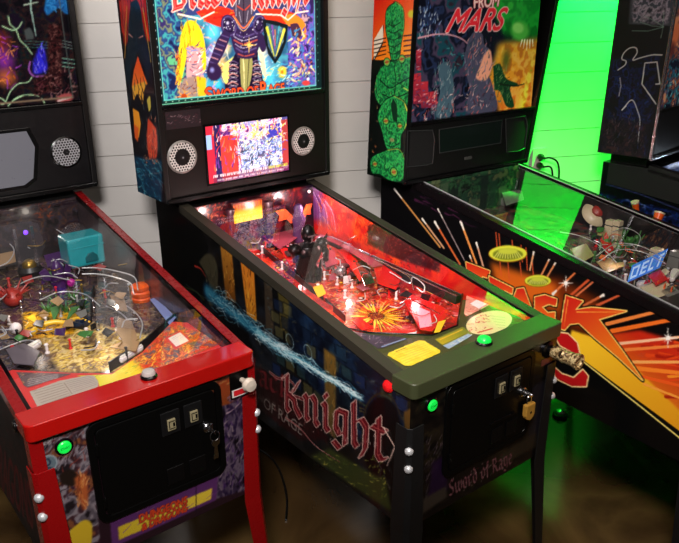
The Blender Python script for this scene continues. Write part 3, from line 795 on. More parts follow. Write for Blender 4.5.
    A.strokes([(362, 452), (384, 462), (386, 486), (366, 474)], 24, [(150, 140, 60), (120, 120, 50)], (6, 18), (1.5, 3), 17, ang=0.9, spread=0.6)
    # dark red smoke behind the word
    s_ = [(236, 362), (262, 368), (300, 400), (330, 440), (300, 440), (258, 408), (236, 390)]
    A.poly(s_, (34, 10, 12), soft=5); A.strokes(s_, 160, [(80, 18, 22), (54, 12, 14), (20, 8, 8), (110, 34, 34)], (6, 20), (1.5, 3.5), 18)
    A.strokes([(232, 350), (262, 350), (262, 400), (236, 388)], 60, [(70, 20, 22), (30, 30, 20), (60, 54, 34)], (8, 24), (1, 3), 19)
    # the glowing sword
    sp = spline([(208, 292), (226, 307), (250, 326), (276, 346), (306, 364), (336, 382), (363, 400)], 6)
    A.line(sp, 62, (22, 70, 100), w1=4, soft=10, alpha=0.9); A.line(sp, 40, (56, 130, 156), w1=3, soft=6, alpha=0.85)
    A.line(sp[14:], 24, (130, 200, 214), w1=2, soft=4, alpha=0.85)
    rr = random.Random(5)
    for i in range(230):
        t = rr.random()**0.8; j = int(t*(len(sp)-2)); w = 9*(1-t)+2
        x, y = sp[j][0]+rr.uniform(-w, w)*0.8, sp[j][1]+rr.uniform(-w, w)
        L = [(x, y), (x+rr.uniform(2, 7), y+rr.uniform(-3, 6)), (x+rr.uniform(5, 14), y+rr.uniform(2, 11))]
        A.line(spline(L, 4), rr.uniform(0.8, 1.9), rr.choice([(190, 226, 234), (116, 186, 204), (220, 240, 240), (80, 150, 176), (16, 40, 60)]), alpha=0.75)
    for i in range(90):
        j = int(14+rr.random()*(len(sp)-17)); t = (j-14)/(len(sp)-14); w = 4*(1-t)+0.8
        x, y = sp[j][0]+rr.uniform(-w, w), sp[j][1]+rr.uniform(-w, w); A.line(spline([(x, y), (x+rr.uniform(3, 7), y+rr.uniform(0, 5)), (x+rr.uniform(8, 14), y+rr.uniform(4, 10))], 4), rr.uniform(1, 2.2), rr.choice([(226, 246, 248), (170, 224, 236), (240, 250, 250)]), alpha=0.8)
    for c, q in (((262, 330), 6), ((272, 340), 7), ((284, 350), 6), ((290, 341), 5), ((308, 352), 5), ((236, 312), 6)):
        A.ring(c, 18, 22, 1.6, (170, 204, 210), 0.8, rot=0.5)
    A.line(sp[22:], 5, (220, 240, 240), w1=1.2, alpha=0.9)
    # the words
    A.gothic('Black', [(240, 350), (292, 378), (291, 408), (240, 382)], (92, 22, 28), edge=(34, 8, 10), edge_mm=2)
    A.word('SWORD', [(252, 388), (284, 408), (284, 416), (252, 397)], (92, 80, 74), alpha=0.55)
    A.word('OF RAGE', [(264, 397), (303, 425), (302, 436), (264, 407)], (140, 130, 122), alpha=0.8)
    dark = (92, 18, 26); rim = (226, 186, 172)
    fl = spline([(270, 372), (278, 378), (289, 380), (295, 387), (291, 394), (300, 398), (307, 402), (305, 412)], 6)
    A.line(fl, 9, rim, w1=12); A.line(fl, 6, dark, w1=9)
    A.gothic('Knight', [(284, 370), (390, 416), (389, 478), (284, 418)], dark, edge=rim, edge_mm=2.6, nib=0.30, shine=(160, 66, 66))
    A.line(spline([(286, 418), (300, 428), (316, 446), (340, 462)], 6), 7, rim, w1=2); A.line(spline([(286, 418), (300, 428), (316, 446), (340, 462)], 6), 4, dark, w1=1)
    A.line([(384, 428), (395, 447), (387, 466)], 6, rim, w1=2)
    A.strokes([(286, 392), (330, 410), (386, 440), (384, 464), (330, 446), (288, 412)], 50, [(214, 180, 170), (60, 10, 14), (190, 110, 104)], (5, 16), (1, 2), 20, ang=1.5, spread=0.6)
    A.gain = 0.85
    A.sheet('side_art', side_m, k.cabinet, hi=lambda a: min(k.g(max(BAR, -a)), k.g(HINGE))-0.013)
m2_side()

# ---- front art
def m2_front():
    A = Art(k.front, 0.0, W, -0.436, -0.035, 0.0025, bg=(26, 21, 19))
    A.noise((44, 36, 26), 40, 31, 0.45, 0.65); A.noise((12, 11, 13), 30, 32, 0.5, 0.7)
    A.strokes([(415, 395), (450, 380), (450, 400), (416, 415)], 40, [(60, 50, 34), (30, 30, 24), (20, 26, 20)], (10, 30), (2, 5), 33, ang=0.5, spread=0.5)
    A.strokes([(455, 378), (535, 338), (545, 345), (462, 385)], 90, [(86, 58, 30), (46, 34, 20), (110, 60, 26), (30, 24, 30)], (8, 20), (2, 4), 34)
    A.strokes([(424, 440), (446, 430), (444, 485), (424, 500)], 70, [(126, 104, 110), (60, 50, 62), (90, 78, 84), (34, 20, 44)], (8, 24), (1.5, 3), 35, ang=1.2, spread=0.5)
    A.poly([(432, 462), (446, 455), (448, 490), (428, 498)], (46, 20, 66), 0.75, soft=6)
    A.poly([(530, 388), (545, 380), (545, 440), (528, 446)], (40, 36, 44), soft=4); A.strokes([(530, 380), (545, 372), (545, 440), (530, 446)], 40, [(70, 66, 74), (30, 22, 44), (54, 50, 50)], (8, 20), (2, 3), 36)
    A.poly([(421, 500), (446, 486), (447, 497), (422, 514)], (72, 62, 54), soft=4); A.poly([(500, 455), (536, 432), (537, 446), (500, 466)], (62, 52, 40), 0.9, soft=5)
    A.gothic('Sword of Rage', [(448, 480), (512, 448), (513, 467), (449, 501)], (150, 100, 104), edge=(64, 18, 34), edge_mm=1.2, nib=0.2)
    A.strokes([(449, 480), (510, 450), (512, 464), (452, 498)], 50, [(220, 180, 180), (110, 40, 60)], (4, 9), (0.8, 1.4), 37)
    A.gain = 0.45
    A.sheet('front_art', side_m, k.cabinet)
m2_front()

# ---- head, left side
def m2_headside():
    A = Art(k.headleft, -1.365, -1.143, 0.002, 0.82, 0.0025, bg=(16, 14, 20))
    A.grad([(118, -10), (150, -10), (155, 40), (124, 45)], (176, 30, 24), (120, 20, 18), (136, -10), (138, 45), soft=4)
    A.strokes([(118, -10), (150, -10), (155, 50), (124, 50)], 60, [(214, 60, 30), (90, 14, 16), (200, 40, 30), (60, 10, 20)], (20, 60), (3, 8), 41, ang=1.6, spread=0.2)
    A.line([(122, 0), (126, 45)], 5, (160, 70, 60)); A.line(spline([(143, 8), (147, 34), (151, 62)]), 4, (180, 150, 60)); A.line(spline([(127, 6), (126, 30), (125, 58)]), 4, (190, 140, 60))
    # dark robed figure, legs apart
    A.poly(spline([(131, 2), (137, 0), (141, 10), (143, 25), (146, 38), (150, 56), (150, 78), (146, 80), (144, 66), (138, 52), (132, 66), (130, 82), (126, 80), (126, 58), (128, 38), (129, 20)]), (16, 28, 38), soft=1.5)
    A.strokes([(128, 22), (143, 22), (148, 70), (128, 75)], 50, [(28, 46, 58), (12, 16, 26), (40, 56, 66)], (12, 40), (2, 4), 42, ang=1.5, spread=0.5)
    A.line([(129, 34), (133, 37.5)], 5, (190, 130, 120), w1=2); A.line([(143, 36), (139, 38)], 5, (170, 110, 104), w1=2)
    A.grad([(138, 56), (144, 74), (148, 84), (138, 88), (132, 86), (134, 70)], (220, 70, 24), (226, 110, 40), (138, 58), (140, 86), soft=2)
    A.poly(spline([(132, 86), (146, 82), (144, 92), (143, 104), (140, 98), (137, 94), (134, 100), (133, 94)]), (226, 160, 50), soft=1.5)
    A.strokes([(126, 84), (152, 80), (156, 150), (136, 150)], 70, [(14, 12, 18), (10, 20, 30), (30, 16, 22), (50, 60, 66)], (12, 40), (4, 9), 43, ang=1.7, spread=0.5)
    A.poly([(133, 108), (139, 112), (141, 124), (139, 138), (135, 134)], (236, 150, 40), soft=2); A.poly([(134, 124), (139, 128), (138, 142), (135, 138)], (220, 90, 34), soft=3)
    A.poly(spline([(147, 100), (150, 96), (151, 108), (149, 112)]), (190, 170, 70), soft=2)
    A.poly(spline([(148, 118), (153, 124), (157, 132), (157, 156), (150, 160), (147, 140)]), (206, 70, 44), soft=3)
    A.strokes([(146, 116), (157, 120), (157, 158), (148, 160)], 34, [(236, 120, 80), (150, 34, 34), (240, 150, 110), (60, 18, 26)], (8, 22), (2, 4), 44, ang=1.4, spread=0.8)
    A.strokes([(150, 0), (158, 0), (160, 200), (153, 200)], 60, [(24, 30, 44), (40, 44, 60), (14, 14, 20)], (10, 26), (2, 4), 47, ang=1.5, spread=0.5)
    # blue water below
    A.poly([(134, 156), (162, 160), (162, 206), (136, 196)], (20, 50, 74), soft=5)
    A.strokes([(135, 156), (160, 160), (160, 200), (137, 192)], 120, [(40, 110, 140), (24, 70, 100), (60, 140, 160), (14, 30, 46), (90, 150, 160), (22, 60, 70)], (14, 40), (2, 6), 45, ang=-0.3, spread=0.6)
    A.strokes([(142, 152), (158, 154), (158, 165), (142, 162)], 20, [(230, 110, 60), (200, 140, 90)], (6, 14), (2, 4), 46, ang=1.2)
    A.gain = 1.15
    A.sheet('head_side_art', side_m, k.box)
m2_headside()

# ---- backglass: a knight in dark armour, lit from behind
def m2_backglass():
    A = Art(k.glassart, -0.046, 0.625, 0.552, 1.045, 0.0025, bg=(40, 86, 120))
    A.noise((70, 150, 170), 60, 51, 0.4, 0.6); A.noise((50, 50, 120), 70, 52, 0.45, 0.65, 0.8)
    A.grad([(150, -40), (330, -40), (330, 12), (150, 16)], (60, 40, 60), (50, 60, 110), (240, -40), (240, 14))
    A.strokes([(152, -5), (175, -5), (182, 60), (160, 100), (155, 60)], 90, [(40, 60, 110), (30, 40, 80), (50, 120, 130), (100, 80, 130), (40, 130, 110)], (12, 40), (3, 7), 53)
    A.strokes([(158, 60), (180, 60), (184, 102), (163, 102)], 70, [(70, 150, 90), (150, 170, 70), (60, 130, 150), (220, 150, 60), (40, 90, 130)], (10, 26), (3, 7), 54)
    A.mottle([(150, -20), (186, -20), (188, 106), (158, 106)], [(24, 30, 70), (40, 70, 120), (60, 150, 150), (40, 60, 110), (110, 120, 90), (50, 40, 90), (90, 170, 120)], 50, 151, gain=2)
    A.mottle([(288, -20), (318, -20), (318, 100), (288, 100)], [(40, 30, 80), (90, 60, 160), (60, 110, 170), (120, 80, 180), (50, 40, 90), (190, 150, 160)], 36, 152, gain=2)
    # burst of light behind
    for c, rx, col in (((213, 32), 46, (90, 210, 230)), ((216, 52), 40, (220, 170, 220)), ((222, 66), 36, (240, 180, 90)), ((206, 86), 50, (70, 180, 210)), ((262, 66), 60, (140, 220, 230)), ((270, 80), 50, (80, 200, 220)), ((262, 50), 30, (250, 240, 200)), ((226, 48), 26, (250, 210, 140)), ((210, 62), 24, (240, 220, 250)), ((218, 84), 30, (60, 200, 220))):
        A.blob(c, rx, rx*1.1, col, 0.9, edge=0.8)
    A.strokes([(203, 22), (230, 22), (230, 84), (206, 94)], 60, [(250, 190, 110), (230, 150, 220), (170, 236, 246), (255, 240, 210), (240, 120, 80), (120, 130, 220)], (10, 34), (3, 7), 55, alpha=0.6)
    A.strokes([(258, 56), (290, 62), (292, 92), (258, 92)], 50, [(190, 240, 250), (80, 170, 210), (255, 240, 190), (60, 190, 220)], (10, 34), (3, 7), 153, ang=0.3, spread=0.6, alpha=0.6)
    # red banner under the title
    A.poly(spline([(196, 12), (214, 6), (232, 10), (234, 20), (222, 27), (206, 22)]), (216, 42, 26)); A.poly(spline([(256, 8), (284, 10), (300, 18), (286, 24), (266, 20)]), (216, 50, 26))
    A.strokes([(196, 10), (232, 8), (232, 24), (200, 22)], 24, [(250, 110, 40), (150, 20, 20), (240, 70, 30)], (10, 24), (2, 5), 56, ang=0.1, spread=0.4)
    # golden-haired figure
    A.poly(spline([(181, 34), (186, 22), (194, 21), (201, 30), (205, 46), (206, 66), (202, 72), (198, 52), (190, 46), (186, 60), (180, 84), (176, 80), (178, 56)]), (240, 196, 30))
    A.strokes([(181, 30), (194, 22), (204, 44), (205, 64), (184, 64), (178, 78)], 60, [(255, 226, 70), (220, 150, 20), (250, 210, 40), (200, 110, 20)], (12, 36), (2, 4), 57, ang=1.6, spread=0.4)
    A.strokes([(175, 52), (181, 52), (180, 92), (175, 84)], 26, [(230, 90, 40), (120, 30, 30), (250, 160, 50), (60, 20, 30)], (14, 30), (2, 5), 58, ang=1.5, spread=0.3)
    A.poly([(187, 46), (200, 48), (204, 78), (186, 80)], (200, 150, 150)); A.strokes([(186, 44), (201, 46), (205, 80), (186, 82)], 44, [(240, 230, 236), (150, 60, 90), (90, 120, 190), (250, 200, 170), (60, 50, 90), (200, 60, 60)], (10, 26), (3, 5), 59, ang=0.2, spread=0.9)
    A.poly([(196, 76), (206, 78), (206, 99), (198, 100)], (240, 176, 30), soft=1); A.poly([(184, 78), (196, 76), (197, 98), (178, 102), (180, 88)], (150, 120, 110), soft=2)
    A.strokes([(178, 78), (200, 78), (200, 100), (176, 103)], 46, [(230, 180, 60), (120, 60, 40), (200, 160, 150), (40, 100, 140), (90, 40, 40)], (6, 16), (2, 4), 60)
    for q in range(8): A.line([(184, 97), (184+9*math.cos(q*0.8), 97+7*math.sin(q*0.8))], 5, (250, 150, 30), w1=1)
    A.blob((184, 97), 12, 12, (170, 60, 20))
    # arch and flowers at right
    A.poly(spline([(282, 18), (292, 14), (304, 22), (306, 40), (298, 40), (296, 28), (288, 26)]), (226, 130, 40)); A.poly(spline([(290, 24), (298, 24), (302, 38), (292, 36)]), (70, 40, 60))
    A.strokes([(288, 30), (312, 30), (313, 78), (290, 80)], 110, [(110, 60, 170), (70, 60, 180), (150, 90, 200), (60, 130, 180), (220, 170, 120), (50, 30, 100), (230, 220, 160)], (10, 26), (5, 10), 61)
    A.strokes([(300, 55), (312, 50), (312, 76), (302, 78)], 20, [(220, 200, 90), (200, 90, 70)], (8, 20), (2, 5), 62, ang=1.5)
    A.blob((282, 72), 24, 24, (246, 200, 50), edge=0.4); A.blob((282, 72), 8, 8, (220, 120, 30), edge=0.5)
    A.strokes([(262, 68), (296, 66), (300, 86), (262, 90)], 50, [(90, 210, 226), (60, 150, 200), (200, 236, 230), (250, 220, 90)], (8, 22), (2, 5), 63, ang=0.2, spread=0.5)
    A.strokes([(296, 76), (314, 74), (315, 92), (296, 95)], 40, [(60, 130, 150), (50, 90, 140), (90, 160, 150), (40, 60, 100)], (8, 20), (2, 5), 64, ang=0.2, spread=0.5)
    # armoured figure: plates laid one by one
    D0, D1, D2, HL, RB = (26, 16, 40), (46, 30, 66), (84, 66, 116), (206, 200, 226), (170, 70, 62)
    A.poly(spline([(236, 52), (231, 62), (226, 74), (226, 92), (240, 92), (242, 74), (246, 92), (262, 90), (262, 74), (258, 60), (258, 52)]), D0)
    A.poly(spline([(234, 56), (229, 66), (229, 78), (226, 84), (222, 76), (224, 64)]), (250, 226, 110), soft=2); A.poly(spline([(258, 50), (264, 58), (266, 78), (262, 72)]), (246, 236, 170), soft=2)
    for i in range(7):
        y = 62+4.2*i; A.line(spline([(229-0.2*i, y+1), (233, y-1), (238, y+1.5)]), 5, (196, 130, 124) if i % 2 else (90, 70, 104), w1=3); A.line(spline([(253, y), (257, y-1.5), (261.5, y+0.5)]), 5, (196, 140, 130) if i % 2 else (96, 76, 110), w1=3)
        A.line([(230, y+2.2), (237, y+2.8)], 1.6, (240, 226, 226)); A.line([(254, y+1.4), (261, y+1.6)], 1.6, (230, 220, 226))
    A.poly(spline([(240, 56), (251, 56), (252, 72), (247, 92), (242, 90), (240, 72)]), (150, 144, 84)); A.line(spline([(243, 58), (244, 74), (244, 90)]), 5, (226, 216, 150), w1=2); A.line(spline([(249, 58), (248, 74), (247, 88)]), 4, (70, 66, 44), w1=2); A.line([(238, 57), (256, 56)], 6, (60, 40, 50))
    A.poly(spline([(233, 26), (243, 30), (255, 26), (260, 36), (258, 50), (252, 58), (240, 58), (234, 50), (231, 38)]), D1)
    for L, w, c in (([(234, 33), (243, 37), (256, 33)], 5, D2), ([(234, 40), (243, 44), (257, 40)], 5, RB), ([(236, 48), (244, 52), (256, 48)], 5, D2), ([(238, 54), (245, 56), (254, 54)], 4, RB), ([(243, 30), (244, 56)], 3, D0), ([(233, 36), (243, 40.5), (257, 36.5)], 2, HL), ([(235, 44), (243, 48), (257, 44)], 1.8, HL)): A.line(spline(L), w, c)
    for c, rx, ry, rot in (((229, 26), 32, 38, 0.4), ((259, 25), 26, 36, -0.4)):
        A.blob(c, rx, ry, D1, edge=0.06, rot=rot); A.ring(c, rx*0.8, ry*0.8, 4, D2, rot=rot); A.ring(c, rx*0.5, ry*0.5, 4, D0, rot=rot); A.blob((c[0]-1.5, c[1]-3), rx*0.25, ry*0.2, HL, 0.9, edge=0.6)
    rs = random.Random(9)
    for i in range(60):
        x, y = rs.choice([(229, 27), (259, 26), (245, 40), (221, 46)]); x += rs.uniform(-6, 6); y += rs.uniform(-8, 9); A.line([(x, y), (x+rs.uniform(-0.6, 0.6), y+rs.uniform(-0.6, 0.6))], rs.uniform(1.6, 3), rs.choice([HL, (150, 140, 190), (236, 232, 244)]))
    A.poly(spline([(224, 30), (230, 34), (226, 48), (220, 60), (214, 68), (208, 66), (212, 54), (217, 40)]), D1)
    for i in range(7): x, y = 225-2.1*i, 36+4.4*i; A.line([(x-3.5, y-1), (x+3.5, y+1.5)], 3.5, (180, 120, 130) if i % 2 else D2)
    A.poly(spline([(258, 32), (264, 36), (266, 48), (262, 52), (258, 44)]), D1)
    A.poly(spline([(235, -6), (252, -8), (254, 8), (251, 19), (243.5, 26), (236, 19), (233.5, 8)]), (70, 58, 74)); A.line(spline([(235, 18), (243.5, 28), (253, 17)]), 5, (232, 106, 46)); A.line(spline([(233, 16), (243.5, 31), (255, 15)]), 2, (250, 200, 120))
    for L, w, c in (([(243.5, -8), (243.5, 24)], 4, (40, 30, 44)), ([(237, 6), (243, 10)], 4, (200, 60, 40)), ([(250, 5), (245, 10)], 4, (200, 60, 40)), ([(236, -4), (236, 16)], 3, (150, 140, 160)), ([(251, -6), (251.5, 14)], 3, (176, 166, 184)), ([(239, 12), (241, 22)], 2.4, (170, 160, 176)), ([(248, 11), (246.5, 22)], 2.4, (170, 160, 176)), ([(240, -6), (239, 4)], 2.4, (200, 196, 210))): A.line(L, w, c)
    for a in range(8): A.line([(249, 45), (249+(7 if a % 2 == 0 else 3.4)*math.cos(a*math.pi/4), 45+(8 if a % 2 == 0 else 4)*math.sin(a*math.pi/4))], 5, (250, 200, 90), w1=1)
    # mace
    for q in range(10): A.line([(214, 72), (214+10*math.cos(q*0.63), 72+10*math.sin(q*0.63))], 7, (60, 30, 60), w1=1)
    A.blob((214, 72), 31, 31, (44, 26, 60)); A.blob((212, 70), 12, 12, (130, 130, 190), edge=0.7)
    # shield
    sh = [(263, 19), (276, 21), (288, 25), (286, 42), (281, 55), (275, 64), (268, 54), (264, 38)]
    A.poly(sh, (20, 26, 30)); inn = [(266, 23), (285, 28), (283, 42), (275, 59), (268, 46)]
    A.poly(inn, (60, 90, 110)); A.line([(267, 28), (274, 56)], 12, (200, 200, 60), w1=3); A.line([(284, 30), (276, 56)], 12, (226, 210, 70), w1=3)
    A.line([(272, 26), (275, 50)], 9, (120, 70, 150), w1=3); A.line([(279, 27), (276, 48)], 8, (60, 150, 170), w1=3); A.line([(275, 30), (275, 46)], 4, (220, 110, 60), w1=2)
    A.strokes(inn, 24, [(220, 230, 200), (40, 40, 60), (130, 180, 190)], (5, 14), (1, 2), 68, ang=1.4, spread=0.4)
    # title across the top and the name below
    A.gothic('Black', [(170, -30), (235, -34), (236, 14), (173, 20)], (186, 34, 36), edge=(246, 206, 190), edge_mm=3.5, nib=0.34, shine=(236, 110, 100))
    A.gothic('Knight', [(251, -34), (310, -36), (310, 14), (252, 18)], (186, 34, 36), edge=(246, 206, 190), edge_mm=3.5, nib=0.34, shine=(236, 110, 100))
    A.line([(256, 14), (280, 15), (288, 20), (296, 13), (308, 11)], 5, (250, 220, 200)); A.line([(178, 14), (200, 19), (214, 12)], 5, (250, 220, 200))
    A.word('S', [(205, 88), (212, 87), (213, 100), (206, 101)], (226, 74, 36), edge=(40, 10, 20), edge_mm=2.5, fat=1.2)
    A.word('WORD OF', [(213, 90), (258, 86), (258, 96), (213, 100)], (226, 74, 36), edge=(40, 10, 20), edge_mm=2.5, fat=1.2)
    A.word('R', [(260, 82), (267, 81), (268, 95), (261, 96)], (230, 84, 36), edge=(40, 10, 20), edge_mm=2.5, fat=1.2)
    A.word('AGE', [(268, 85), (284, 83), (285, 92), (268, 94)], (230, 84, 36), edge=(40, 10, 20), edge_mm=2.5, fat=1.2)
    A.blob((306, 83), 22, 11, (210, 60, 60), edge=0.3, rot=-0.1); A.blob((308, 79), 8, 7, (236, 226, 226), edge=0.4)
    # riveted border
    A.raw = True
    a0, a1, b0, b1 = -0.040, 0.600, 0.556, 1.04
    A.poly([(-0.046, 0.552), (0.625, 0.552), (0.625, b0+0.012), (-0.046, b0+0.012)], (22, 52, 46)); A.poly([(-0.046, 0.552), (a0+0.012, 0.552), (a0+0.012, 1.045), (-0.046, 1.045)], (16, 36, 40)); A.poly([(a1, 0.552), (0.625, 0.552), (0.625, 1.045), (a1, 1.045)], (14, 34, 34))
    L = [(a0+0.014, b0+0.014), (a1-0.002, b0+0.014), (a1-0.002, b1), (a0+0.014, b1)]
    A.line(L+[L[0]], 3, (96, 196, 180)); A.line([(a0, b0), (a1+0.02, b0)], 4, (110, 190, 150))
    for i in range(26): A.line([(a0+0.02+0.0235*i, b0+0.008)]*2, 4.5, (150, 190, 160))
    for i in range(19): A.line([(a0+0.006, b0+0.03+0.025*i)]*2, 4.5, (170, 190, 190)); A.line([(a1+0.01, b0+0.03+0.025*i)]*2, 4.5, (60, 110, 96))
    A.raw = False
    A.sheet('backglass', art_mat('lit_translite', rough=0.12, emit=0.78), k.box, label='lit backglass with an armoured knight')
m2_backglass()

# ---- speaker panel: two grilles, a screen, a small plate
grille_dark = mat('speaker_cone', (8, 8, 9), rough=0.6)
def grille(k, u, v, r, ring_m, cx=0.5, bg=(206, 200, 196), hole=620, ab=None):
    s = k.panel; a, b = ab or s.px(u, v)
    m = MB(); m.lathe([(r*1.0, 0), (r*1.0, 0.003), (r*0.9, 0.006), (r*0.86, 0.0035), (r*0.5, 0.002), (0, 0.002)], s.at(a, b, 0), s.n, 36)
    sp = m.build('speaker_grille', ring_m, k.speaker, smooth=True)
    A = Art(s, a-r, a+r, b-r, b+r, 0.0009, bg=bg, ss=1); A.raw = True
    st = r/5.6
    for i in range(-12, 13):
        for j in range(-12, 13):
            x = a+i*st+(st/2 if j % 2 else 0); y = b+j*st*0.87
            if math.hypot(x-a, y-b) < r*0.84: A.line([(x, y)]*2, st*hole, (16, 14, 14))
    if cx: A.line([(a, b)]*2, r*2000*cx, (10, 10, 11)); A.line([(a, b)]*2, r*700*cx, (26, 26, 28)); A.line([(a+0.002, b-0.002)]*2, r*240*cx, (120, 120, 124))
    A.disc('perforated_mesh', mat_mesh, sp, (a, b), r*0.88, h=0.0042)
mat_mesh = art_mat('perforated_metal', rough=0.35)
rim_m = mat('pale_grille_ring', (120, 114, 110), rough=0.35)
grille(k, 182, 157, 0.056, rim_m); grille(k, 303, 141, 0.054, rim_m)

def m2_screen():
    s = k.panel; c = np.array(s.pts([(203.5, 125), (285, 118.5), (290, 170), (210, 183)]))
    a0, a1 = c[[0, 3], 0].mean(), c[[1, 2], 0].mean(); b1, b0 = c[:2, 1].mean(), c[2:, 1].mean()
    bz = MB(); bz.box(a0-0.008, a1+0.008, s.O[1]-0.003, s.O[1]+0.001, b0-0.008, b1+0.008); scr = bz.build('display_screen', black_gloss, k.speaker, bevel=0.001)
    A = Art(s, a0, a1, b0, b1, 0.0016, bg=(210, 190, 200)); A.raw = True
    def q(u, v): return (a0+(a1-a0)*u, b1-(b1-b0)*v)
    def reg(u0, v0, u1, v1): return [q(u0, v0), q(u1, v0), q(u1, v1), q(u0, v1)]
    A.mottle(reg(0, 0, 1, 1), [(90, 40, 110), (220, 120, 150), (250, 230, 240), (190, 160, 200), (130, 150, 200), (240, 236, 245), (220, 180, 110), (240, 220, 230), (80, 76, 140)], 30, 171, soft=0, gain=2)
    A.mottle(reg(0.4, 0.35, 0.95, 0.9), [(60, 60, 100), (120, 150, 205), (240, 245, 255), (80, 100, 160), (190, 210, 240), (250, 250, 255)], 24, 173, alpha=0.8, soft=5, gain=2)
    A.poly(reg(0, 0, 0.09, 1), (190, 40, 60)); A.poly(reg(0.0, 0.15, 0.06, 0.4), (150, 180, 230)); A.poly(reg(0.09, 0, 0.16, 1), (40, 30, 80)); A.poly(reg(0.16, 0.2, 0.36, 0.95), (220, 60, 50)); A.poly(reg(0.92, 0.05, 1, 0.9), (170, 60, 60)); A.poly(reg(0.75, 0.1, 0.9, 0.35), (60, 60, 170))
    A.strokes(reg(0.08, 0.02, 0.4, 0.95), 90, [(240, 60, 40), (200, 30, 60), (250, 130, 60), (120, 60, 160), (255, 220, 230), (60, 40, 120)], (10, 30), (2, 5), 71, ang=1.5, spread=0.4)
    A.strokes(reg(0.3, 0.02, 0.95, 0.5), 70, [(255, 240, 240), (230, 150, 200), (240, 230, 120), (120, 80, 180), (200, 120, 90), (180, 200, 180), (250, 200, 80)], (8, 24), (4, 8), 72)
    A.strokes(reg(0.3, 0.35, 0.92, 0.92), 80, [(250, 250, 255), (90, 120, 190), (50, 60, 110), (170, 200, 230), (220, 190, 220), (30, 30, 50), (120, 160, 210)], (10, 26), (2.5, 6), 73, ang=0.7, spread=0.9)
    A.strokes(reg(0.72, 0.1, 0.98, 0.8), 60, [(230, 90, 80), (90, 70, 200), (250, 190, 120), (60, 50, 130), (255, 240, 230)], (8, 20), (2, 5), 74)
    A.strokes(reg(0.42, 0.4, 0.62, 0.8), 30, [(20, 24, 34), (40, 60, 80), (240, 240, 240)], (8, 20), (2, 4), 75, ang=1.1, spread=0.5)
    A.poly(reg(0.05, 0.86, 1, 1), (90, 30, 60), 0.6)
    r = random.Random(4); x = 0.06
    while x < 0.97:
        w = r.uniform(0.04, 0.1); y = 0.885; col = (250, 250, 250) if x < 0.72 else (220, 240, 60); X = x
        while X < min(x+w, 0.985):
            A.line([q(X, y-0.02), q(X+r.uniform(-0.006, 0.006), y+0.022)], 2.2, col); X += 0.014
        x += w+0.02
    x = 0.1
    while x < 0.95:
        w = r.uniform(0.03, 0.09); X = x
        while X < x+w: A.line([q(X, 0.95), q(X, 0.975)], 1.7, (230, 220, 230)); X += 0.013
        x += w+0.025
    A.raw = False
    A.sheet('screen_face', art_mat('lcd_picture', rough=0.2, emit=0.72), scr, h=0.0035)
m2_screen()
def m2_plate():
    s = k.panel; A = Art(s, *[f(q) for q in [[s.px(166, 112), s.px(200, 126), s.px(166, 126), s.px(200, 112)]] for f in (lambda q: min(p[0] for p in q), lambda q: max(p[0] for p in q), lambda q: min(p[1] for p in q), lambda q: max(p[1] for p in q))], 0.0015, bg=(40, 30, 34))
    A.strokes([(166, 116), (200, 112), (200, 122), (166, 126)], 46, [(120, 90, 100), (80, 40, 50), (150, 120, 124), (30, 20, 26)], (5, 12), (1.5, 3), 76, ang=0.1, spread=0.6)
    A.sheet('name_plate', card_m, k.speaker, h=0.0012)
m2_plate()
